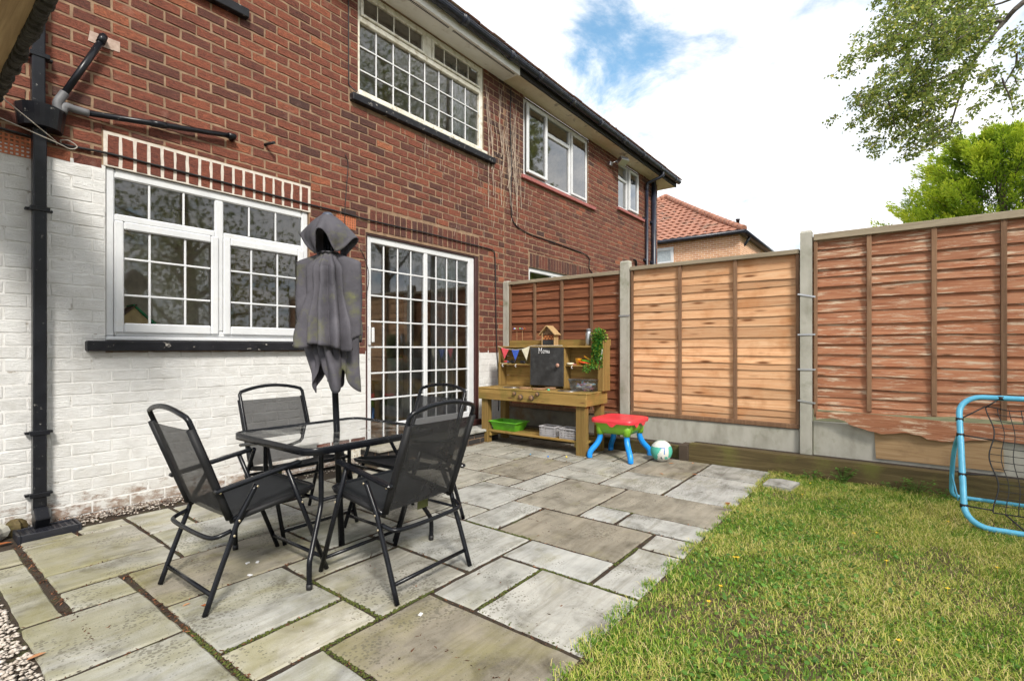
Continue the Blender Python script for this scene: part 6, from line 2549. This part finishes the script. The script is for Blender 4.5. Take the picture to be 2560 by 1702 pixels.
L0 = [rr(.262, .12, .12, .09), rr(.268, .17, .165, .09), rr(.30, .20, .195, .08), rr(.345, .215, .21, .08), rr(.402, .23, .225, .075)]
n = 20
m.add([p for L_ in L0 for p in L_], [(i * n + k, i * n + (k + 1) % n, (i + 1) * n + (k + 1) % n, (i + 1) * n + k) for i in range(4) for k in range(n)] + [tuple(range(n))[::-1]], True)
m.build('tub', gr2, sd_)
for sx in (-1, 1):
    for sy in (-1, 1):
        m = MB()
        m.lathe([(.037, 0), (.042, .06), (.045, .11)], (SX + sx * .165, SY + sy * .155, .255), 14)
        m.build('leg_socket', gr2, sd_)
m = MB()
L0 = [rr(.385, .246, .240), rr(.405, .250, .244), rr(.428, .246, .240), rr(.434, .225, .22), rr(.428, .19, .185), rr(.425, .10, .10, .06)]
m.add([p for L_ in L0 for p in L_], [(i * n + k, i * n + (k + 1) % n, (i + 1) * n + (k + 1) % n, (i + 1) * n + k) for i in range(5) for k in range(n)] + [tuple(range(5 * n, 6 * n))], True)
ld = m.build('lid', rd2, sd_)
for (ax_, p) in (('x', -.02), ('y', -.11), ('y', .06)):
    m = MB()
    pts = [(-.055, 0), (.055, 0), (.035, -.018), (.015, -.034), (-.015, -.034), (-.035, -.018)]
    if ax_ == 'x':
        m.prism(pts[::-1], (SX - .249, SY + p, .386), (0, 1, 0), (0, 0, 1), (.006, 0, 0))
    else:
        m.prism(pts[::-1], (SX + p, SY - .243, .386), (1, 0, 0), (0, 0, 1), (0, .006, 0))
    m.build('clip_tab', rd2, ld)

# ------------------------------------------------------------------ football
BC, BR = Vector((5.075, 1.955, .111)), .110
V_, F_, T_ = [], [], []
nu, nv = 64, 40
capd = [Vector(v_).normalized() for v_ in ((-1, .2, .25), (-.55, -.9, .1), (-.2, .3, 1), (.9, .3, .2), (-.6, .7, -.6), (0, -.5, -.9), (.4, .9, .3))]
m = MB()
mats = [plain('white ball panel', (.62, .62, .58), .5, bumps=.3, bscale=300), plain('teal ball panel', (.08, .40, .30), .5, bumps=.3, bscale=300), plain('dark ball print', (.03, .05, .09), .5),
        plain('blue ball print', (.05, .16, .42), .5)]
vs = [BC + Vector((math.sin(PI * j / nv) * math.cos(2 * PI * i / nu), math.sin(PI * j / nv) * math.sin(2 * PI * i / nu), math.cos(PI * j / nv))) * BR for j in range(nv + 1) for i in range(nu)]
m.add(vs, [])
bx_ = len(m.v) - len(vs)
fwd = Vector((-.86, -.34, -.05)).normalized()
su = Vector((-fwd.y, fwd.x, 0)).normalized() * -1
for j in range(nv):
    for i in range(nu):
        q = [j * nu + i, j * nu + (i + 1) % nu, (j + 1) * nu + (i + 1) % nu, (j + 1) * nu + i]
        d_ = (sum((vs[k] for k in q), Vector()) / 4 - BC).normalized()
        a, b_ = d_.dot(su), d_.z
        mi = 0
        if d_.dot(fwd) > 0:
            if a > -.05 and -.15 < b_ < .42 and a * .9 + .05 > (b_ - .42) * -.6: mi = 1
            if a < -.62 and -.5 < b_ < .55: mi = 1
            if a > .35 and -.75 < b_ < -.18: mi = 1
            if -.55 < a < -.1 and b_ < -.35 and b_ > -.62 and a < -.3: mi = 1
            if -.32 < a < -.22 and -.12 < b_ < .45 or -.3 < a < .12 and .38 < b_ < .47: mi = 3
            if -.08 < a < .06 and -.62 < b_ < -.38 and abs(a - (b_ + .5) * .4) < .05: mi = 2
        elif min(capd, key=lambda c_: -c_.dot(d_)).dot(d_) > .86: mi = 1
        m.f.append(tuple(bx_ + k for k in q)[::-1]); m.s.append(True); m.mi.append(mi)
m.build('football', mats, label='white football with teal panels beside the sand table', cat='football')

# small bits dropped on the paving
for (p, r, c, lab) in (((4.62, 2.83, .010), .010, (.7, .55, .05), 'tiny yellow ball by the front leg of the toy kitchen'), ((4.52, 3.0, .008), .009, (.02, .2, .65), 'tiny blue ball on the slab before the toy kitchen'),
                       ((4.50, 3.22, .006), .007, (.02, .3, .6), 'tiny pale blue bead farther left before the toy kitchen')):
    s = MB()
    s.lathe([(r * math.sin(PI * k / 8) + (1e-5 if k in (0, 8) else 0), -r * math.cos(PI * k / 8)) for k in range(9)], p, 10)
    s.build('toy_bead', plain('bead ' + lab[:9], c, .4), label=lab, cat='bead')
for (x, y, a, lab) in ((1.28, 2.82, .3, 'crumb of white plaster under the left chair'), (1.32, 2.79, 1.0, 'second white plaster crumb under the left chair'),
                       (1.22, 2.66, 2.0, 'white plaster flake beside the left chair'), (1.50, 1.67, .5, 'small white ring on the speckled slab')):
    s = MB()
    s.prism([(-.012, -.006), (.010, -.008), (.014, .004), (-.006, .009)], (x, y, .003), (math.cos(a), math.sin(a), 0), (-math.sin(a), math.cos(a), 0), (0, 0, .004))
    s.build('plaster_crumb', MAT['chalk'], label=lab, cat='crumb')

# ------------------------------------------------------------------ blue goal with net
gl = thing('goal', 'pale blue tube goal with black net on the lawn', 'goal', (4.9, -1.0, 0))
bl = plain('pale blue painted tube', (.10, .42, .62), .35, .12, bumps=.1)
YL, YR = -.345, -1.75
XB, XT, ZT = 4.41, 4.86, .83
u_ = Vector((XT - XB, 0, ZT - .02)).normalized()
Lf = math.hypot(XT - XB, ZT - .02)
O_ = Vector((XB, 0, .02))
P2 = lambda y, s_: O_ + u_ * s_ + Vector((0, y, 0))
R_ = .13
pth = []
for cy, cs, a in ((YL - R_, R_, None),):
    pass


def hoop_pts():
    o = []
    for (cy, cs, a0) in ((YL - R_, Lf - R_, 0), (YR + R_, Lf - R_, PI / 2), (YR + R_, R_, PI), (YL - R_, R_, 1.5 * PI)):
        for k in range(7):
            t_ = a0 + PI / 2 * k / 6
            o.append(P2(cy + R_ * math.cos(t_), cs + R_ * math.sin(t_)))
    return o


m = MB()
m.tube(hoop_pts(), .0185, 10, closed=True)
m.build('front_frame', bl, gl)
m = MB()
q0 = P2(YL - .005, Lf * .72) + Vector((.035, 0, -.01))
m.tube(smooth_path([q0, (4.98, YL + .015, .42), (5.13, YL + .02, .16), (5.17, YL + .01, .05), (5.18, YL - .05, .03), (5.18, YL - .16, .028)], 5), .015, 8)
m.tube([(5.18, YL - .15, .028), (5.18, YR + .17, .028)], .015, 8)
m.tube(smooth_path([P2(YR + .005, Lf * .72) + Vector((.035, 0, -.01)), (4.98, YR + .01, .42), (5.13, YR + .01, .16), (5.17, YR + .02, .05), (5.18, YR + .08, .03), (5.18, YR + .18, .028)], 5), .015, 8)
m.build('rear_frame', bl, gl)
for ys_ in (YL + .02, YR - .02):
    m = MB()
    m.bar((5.125, ys_, .21), P2(ys_ * .98, .16) + Vector((.03, .0, 0)), .006, .022)
    m.build('strut', bl, gl)
m = MB()
c0, c1, e0, e1 = YL - .14, YR + .14, .11, Lf - .07


def netp(f, g_):
    # the border curves in between the ties
    y = c0 + (c1 - c0) * f
    s_ = e0 + (e1 - e0) * g_
    pin = .035 * math.sin(PI * g_ * 2) ** 2 * (1 - f) ** 6
    pin2 = .025 * math.sin(PI * f * 4) ** 2 * g_ ** 4
    sag = .04 * math.sin(PI * f) * math.sin(PI * g_)
    return P2(y - pin, s_ - pin2) + Vector((u_.z, 0, -u_.x)) * sag


NF, NG_ = 19, 15
for i in range(NF + 1):
    m.tube([netp(i / NF, k / 30) for k in range(31)], .0024 if 0 < i < NF else .004, 4, caps=False)
for k in range(NG_ + 1):
    m.tube([netp(i / 40, k / NG_) for i in range(41)], .0024 if 0 < k < NG_ else .004, 4, caps=False)
for (f, g_, tgt) in ((0, 1, P2(YL, Lf - .18)), (0, .99, P2(YL - .22, Lf)), (0, .67, P2(YL, Lf * .68)), (0, .34, P2(YL, Lf * .37)), (0, .02, P2(YL, Lf * .14)), (.05, 0, P2(YL - .30, 0)),
                     (.5, 1, P2((YL + YR) / 2, Lf)), (.3, 0, P2(-.8, 0))):
    m.tube([netp(f, g_), tgt], .005, 5)
    m.tube([tgt + Vector((0, 0, -.012)), tgt + Vector((0, 0, .012))], .022, 8)
m.build('net', MAT['cable'], gl)

# ------------------------------------------------------------------ things indoors near the glass
bhs = thing('painted_bird_house', 'toy bird house with green roof behind the kitchen window', 'bird house', (1.24, D + .30, 1.24))
s = MB()
yb_ = D + .085
s.prism([(-.10, 0), (.10, 0), (.10, .11), (0, .215), (-.10, .11)], (1.235, yb_, 1.27), (1, 0, 0), (0, 0, 1), (0, .14, 0))
s.build('body', plain('pale timber', (.60, .43, .22), .7), bhs)
for sg, mt in ((-1, plain('brown roof edge', (.12, .07, .04), .7)), (1, plain('green glitter roof', (.01, .30, .12), .5))):
    s = MB()
    d_ = Vector((sg * .72, 0, -.70)).normalized()
    s.obox(Vector((1.235, yb_ + .06, 1.494)) + d_ * .085, d_, (0, 1, 0), d_.cross(Vector((0, 1, 0))), .10, .085, .006, .002)
    s.build('roof_side', mt, bhs)
s = MB()
s.box(1.05, 2.6, D + .092, D + .42, 1.235, 1.268, .004)
s.build('inner_sill', MAT['room'], house)
ls = thing('pendant_lamp', 'pale conical pendant lamp shade behind the kitchen window', 'lamp', (1.19, D + .6, 2.10))
s = MB()
s.lathe([(.02, .13), (.06, .10), (.16, .03), (.19, 0), (.185, 0), (.05, .095)], (1.19, D + .6, 2.09), 24, caps=False)
s.build('shade', plain('cream enamel', (.66, .50, .33), .5), ls)
s = MB(); s.tube([(1.19, D + .6, 2.21), (1.19, D + .6, 2.615)], .004, 5); s.build('flex', MAT['cable'], ls)
s = MB()
s.box(2.30, 2.88, D + .9, D + 1.4, .9, 2.2, .005)
s.build('cupboard', plain('pale oak cupboard', (.36, .25, .14), .6), label='pale oak cupboard inside the kitchen seen through the right window half', cat='cupboard')
s = MB()
s.box(4.15, 4.75, D + .8, D + 1.3, .165, 1.05, .008)
s.build('cabinet', plain('white cabinet', (.55, .55, .53), .5), label='low white cabinet inside behind the patio door', cat='cabinet')
s = MB()
s.box(3.35, 4.0, D + .8, D + 1.5, .72, .76, .004)
for xx in (3.38, 3.93):
    for yy in (D + .84, D + 1.43):
        s.box(xx, xx + .05, yy, yy + .05, .165, .72)
s.build('dining_table', plain('brown table', (.16, .09, .04), .5), label='brown wooden table inside behind the left door panes', cat='table')
s = MB()
s.tube([(4.03, D + .50, 3.865), (4.10, D + .50, 3.86)], .01, 5)
for k in range(4):
    s.tube([(4.05 + k * .14, D + .25, 3.90 + .13 * (1 - k * .2)), (4.05 + k * .14, D + .25, 3.87)], .006, 5)
    s.tube([(4.05 + k * .14, D + .25, 3.90 + .13 * (1 - k * .2)), (4.17 + k * .14, D + .25, 3.90 + .13 * (1 - k * .2))], .006, 5)
s.build('toy_stand', plain('peach plastic', (.6, .28, .18), .5), label='peach coloured toy stand on the upstairs window sill', cat='toy')

# ------------------------------------------------------------------ trees


def leaf_cloud(C, Nn, size, tone, rng, aspect=.55, outward=None, droop=.0):
    """quads (diamond leaves) round the points C"""
    n = len(C)
    d = rng.normal(0, 1, (n, 3))
    if outward is not None:
        d = d * .8 + outward
    d[:, 2] -= droop
    d /= np.linalg.norm(d, axis=1)[:, None]
    w = np.cross(d, rng.normal(0, 1, (n, 3)))
    w /= np.linalg.norm(w, axis=1)[:, None]
    s = rng.uniform(*size, n)[:, None]
    V = np.stack([C, C + d * s * .45 + w * s * aspect * .5, C + d * s, C + d * s * .45 - w * s * aspect * .5], 1).reshape(-1, 3)
    return V, np.arange(n)[:, None] * 4 + np.array([[0, 1, 2, 3]]), np.repeat(tone, 4)


rb_ = np.random.default_rng(5)
bt_ = thing('birch_tree', 'birch tree with thin drooping leafy branches at the top right', 'tree', (13.4, -5.2, -.05))
tr_ = MB()
trunk = smooth_path([(13.4, -5.2, -.05), (13.4, -5.15, 2.5), (13.3, -5.0, 5), (13.2, -4.5, 7.5), (13.1, -4.1, 9.5), (13.0, -4.0, 12)], 4)
tr_.tube(trunk, [.17 - .14 * i / len(trunk) for i in range(len(trunk))], 10)
LIMB = [[(13.15, -4.4, 8.2), (13.06, -3.82, 8.99), (13.03, -2.8, 8.13), (12.76, -1.79, 7.41), (12.83, -1.55, 7.19), (12.83, -1.39, 7.0), (12.84, -1.08, 6.52), (12.85, -.92, 5.98), (12.87, -.79, 5.45)],
        [(12.83, -1.55, 7.19), (12.79, -1.18, 7.29), (12.27, -.5, 7.12), (11.81, .1, 6.67)], [(12.84, -1.08, 6.52), (12.48, -.45, 6.25), (12.01, .16, 5.94), (11.8, .59, 5.87)],
        [(13.03, -3.2, 8.5), (12.96, -2.22, 7.8), (13.3, -1.68, 7.79), (13.33, -1.23, 7.84), (12.92, -.53, 7.91)], [(13.2, -4.5, 7.6), (12.9, -2.6, 6.9), (12.6, -1.8, 6.4), (12.5, -1.5, 5.9)]]
for q, L_ in enumerate(LIMB):
    p = smooth_path(L_, 4)
    r0 = .060 if q == 0 else .026
    tr_.tube(p, [r0 * (1 - .82 * i / len(p)) + .004 for i in range(len(p))], 6)
CL = [((12.27, -0.5, 7.35), 0.9, 0.49), ((12.5, -0.15, 7.84), 0.71, 0.39), ((11.9, -0.02, 6.74), 0.79, 0.41), ((11.45, 0.39, 6.61), 0.41, 0.21), ((12.39, -0.33, 6.44), 0.84, 0.46),
      ((12.72, -0.93, 6.88), 0.49, 0.46), ((11.99, 0.19, 5.9), 0.69, 0.35), ((11.78, 0.62, 5.9), 0.25, 0.22), ((12.3, -0.38, 5.78), 0.57, 0.42), ((12.23, 0.04, 5.37), 0.58, 0.35),
      ((12.33, -0.09, 4.98), 0.35, 0.17), ((12.84, -0.58, 5.41), 0.27, 0.27), ((12.41, -1.66, 6.39), 0.18, 0.28), ((12.49, -1.45, 6.0), 0.32, 0.1), ((12.69, -1.7, 5.9), 0.18, 0.13),
      ((12.65, -1.65, 5.39), 0.22, 0.12), ((13.04, -1.01, 7.62), 0.47, 0.31), ((12.2, -.3, 8.3), .8, .3)]
pts_, tn_ = [], []
tw = random.Random(77)
allp = [p for L_ in LIMB for p in smooth_path(L_, 3)]
RT = Vector((.6115, -.791, 0))
for (c, a, h) in CL:
    c = Vector(c)
    nt_ = max(6, int(46 * a * h / .25))
    for k in range(nt_):
        e = c + RT * tw.uniform(-a, a) * .92 + Vector((.791, .6115, 0)) * tw.gauss(0, .35) + Vector((0, 0, tw.uniform(-h, h)))
        # twig: thin, starting up-right and hanging towards its tip
        s0 = e + RT * tw.uniform(.15, .35) + Vector((0, 0, tw.uniform(.10, .28)))
        mid_ = (s0 + e) / 2 + Vector((0, 0, .04))
        tr_.tube([s0, mid_, e], [.009, .006, .003], 3, caps=False)
        nl = tw.randint(34, 48)
        for q in range(nl):
            f = q / nl
            p = (s0.lerp(mid_, f * 2) if f < .5 else mid_.lerp(e, f * 2 - 1)) + Vector((tw.gauss(0, .045), tw.gauss(0, .045), tw.gauss(-.02, .045)))
            pts_.append(p)
            tn_.append(min(1, max(0, tw.gauss(.42, .22) + (.25 if tw.random() < .12 else 0))))
    # a line back to the nearest limb
    nl_ = min(allp, key=lambda p: (Vector(p) - c).length)
    tr_.tube([nl_, (Vector(nl_) + c) / 2 + Vector((0, 0, .08)), c], [.020, .013, .007], 4, caps=False)
for k in range(5200):     # rest of the crown, above and right of the view
    p = Vector((13.0 + tw.gauss(0, 1.1), -4.6 + tw.gauss(0, 1.25), 9.6 + tw.gauss(0, 1.7)))
    if p.y > -2.7 and p.z < 8.6:
        continue
    pts_.append(p)
    tn_.append(tw.random())
tr_.build('trunk', pm('birch bark', [(.3, (.05, .04, .035)), (.7, (.20, .17, .15))], 10, .9, stretch=(1, 1, 3)), bt_)
V, Fq, tt = leaf_cloud(np.array(pts_), 0, (.04, .078), np.array(tn_), rb_, .72, None, .6)
npmesh('crown', V, Fq, MAT['birch'], tt, parent=bt_)

# bright conifer behind the fence
CX, CY = 19.45, -2.3
cf = thing('conifer', 'dense bright yellow green conifer above the bleached fence panel', 'tree', (CX, CY, -.05))
m = MB()
m.tube([(CX, CY, -.05), (CX, CY, 3), (CX - .05, CY, 6.6)], [.28, .2, .03], 8)
tw2 = random.Random(6)
BRS = []
for k in range(600):
    a, zf = tw2.uniform(0, 6.28), tw2.random() ** .75
    z = .3 + 6.6 * zf
    r = (3.35 * max(0, 1 - zf ** 2.3) ** .5 + .15) * tw2.uniform(.72, 1.10)
    BRS.append((Vector((CX + r * .25 * math.cos(a), CY + r * .25 * math.sin(a), z - .15 * r)), Vector((CX + r * math.cos(a), CY + r * math.sin(a), z + .28 + .12 * r)), a))
for s0, e, a in BRS[::4]:
    m.tube([s0, e], [.03, .006], 4, caps=False)
m.build('trunk', MAT['bark'], cf)
C, O_w, tn2 = [], [], []
for s0, e, a in BRS:
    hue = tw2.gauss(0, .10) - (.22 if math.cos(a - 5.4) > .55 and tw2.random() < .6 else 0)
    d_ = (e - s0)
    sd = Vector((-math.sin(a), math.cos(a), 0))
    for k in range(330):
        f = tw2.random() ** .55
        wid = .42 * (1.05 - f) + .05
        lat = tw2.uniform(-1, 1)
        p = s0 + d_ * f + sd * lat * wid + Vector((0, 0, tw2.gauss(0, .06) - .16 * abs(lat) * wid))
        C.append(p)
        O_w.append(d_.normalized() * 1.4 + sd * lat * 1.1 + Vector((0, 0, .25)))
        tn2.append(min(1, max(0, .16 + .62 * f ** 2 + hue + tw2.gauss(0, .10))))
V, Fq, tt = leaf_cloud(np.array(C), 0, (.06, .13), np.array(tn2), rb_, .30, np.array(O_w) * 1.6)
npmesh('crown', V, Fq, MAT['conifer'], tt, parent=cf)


def garden_tree(label, x, y, h, r, seed, nleaf, col='tree', z0=2.0):
    t_ = thing('garden_tree', label, 'tree', (x, y, -.05), 0, 'tall trees at the end of the garden')
    rr_ = random.Random(seed)
    g = np.random.default_rng(seed)
    m = MB()
    m.tube(smooth_path([(x, y, -.05), (x + .1, y, h * .3), (x - .1, y + .1, h * .6), (x, y, h * .92)], 4), [.24 - .21 * i / 12 for i in range(13)], 8)
    cl = []
    for k in range(26):
        a = rr_.uniform(0, 6.28)
        z = z0 + (h - z0) * rr_.random()
        rad = r * (1 - ((z - z0) / (h - z0 + .5)) ** 2) ** .5 * rr_.uniform(.3, 1)
        c = (x + rad * math.cos(a), y + rad * math.sin(a), z)
        cl.append(c)
        m.tube([(x, y, max(.8, z - rad * .6)), ((x + c[0]) / 2, (y + c[1]) / 2, z - rad * .15), c], [.07, .04, .012], 5, caps=False)
    m.build('trunk', MAT['bark'], t_)
    cl = np.array(cl)
    idx = g.integers(0, len(cl), nleaf)
    C = cl[idx] + g.normal(0, 1, (nleaf, 3)) * np.array([.75, .75, .55])
    tone = np.clip(g.normal(.45, .2, nleaf) + (C[:, 2] - cl[idx][:, 2]) * .25, 0, 1)
    V, Fq, tt = leaf_cloud(C, 0, (.07, .15), tone, g, .6)
    npmesh('crown', V, Fq, MAT[col], tt, parent=t_)


# trees down the garden: they show in the window panes
garden_tree('tall tree behind the viewer, mirrored in the kitchen window', 5.2, -5.9, 8.0, 2.4, 101, 12000, z0=1.3)
garden_tree('tallest tree behind the viewer, mirrored in the left upstairs panes', 12.8, -7.4, 13.5, 3.0, 102, 14000, z0=4)
garden_tree('spreading tree behind the viewer, mirrored in the neighbouring upstairs panes', 21.0, -9.0, 14.5, 3.4, 103, 12000, z0=4)
garden_tree('slim tree behind the viewer at the left end of the garden', 1.2, -6.8, 6.8, 2.0, 104, 10000, z0=1.2)
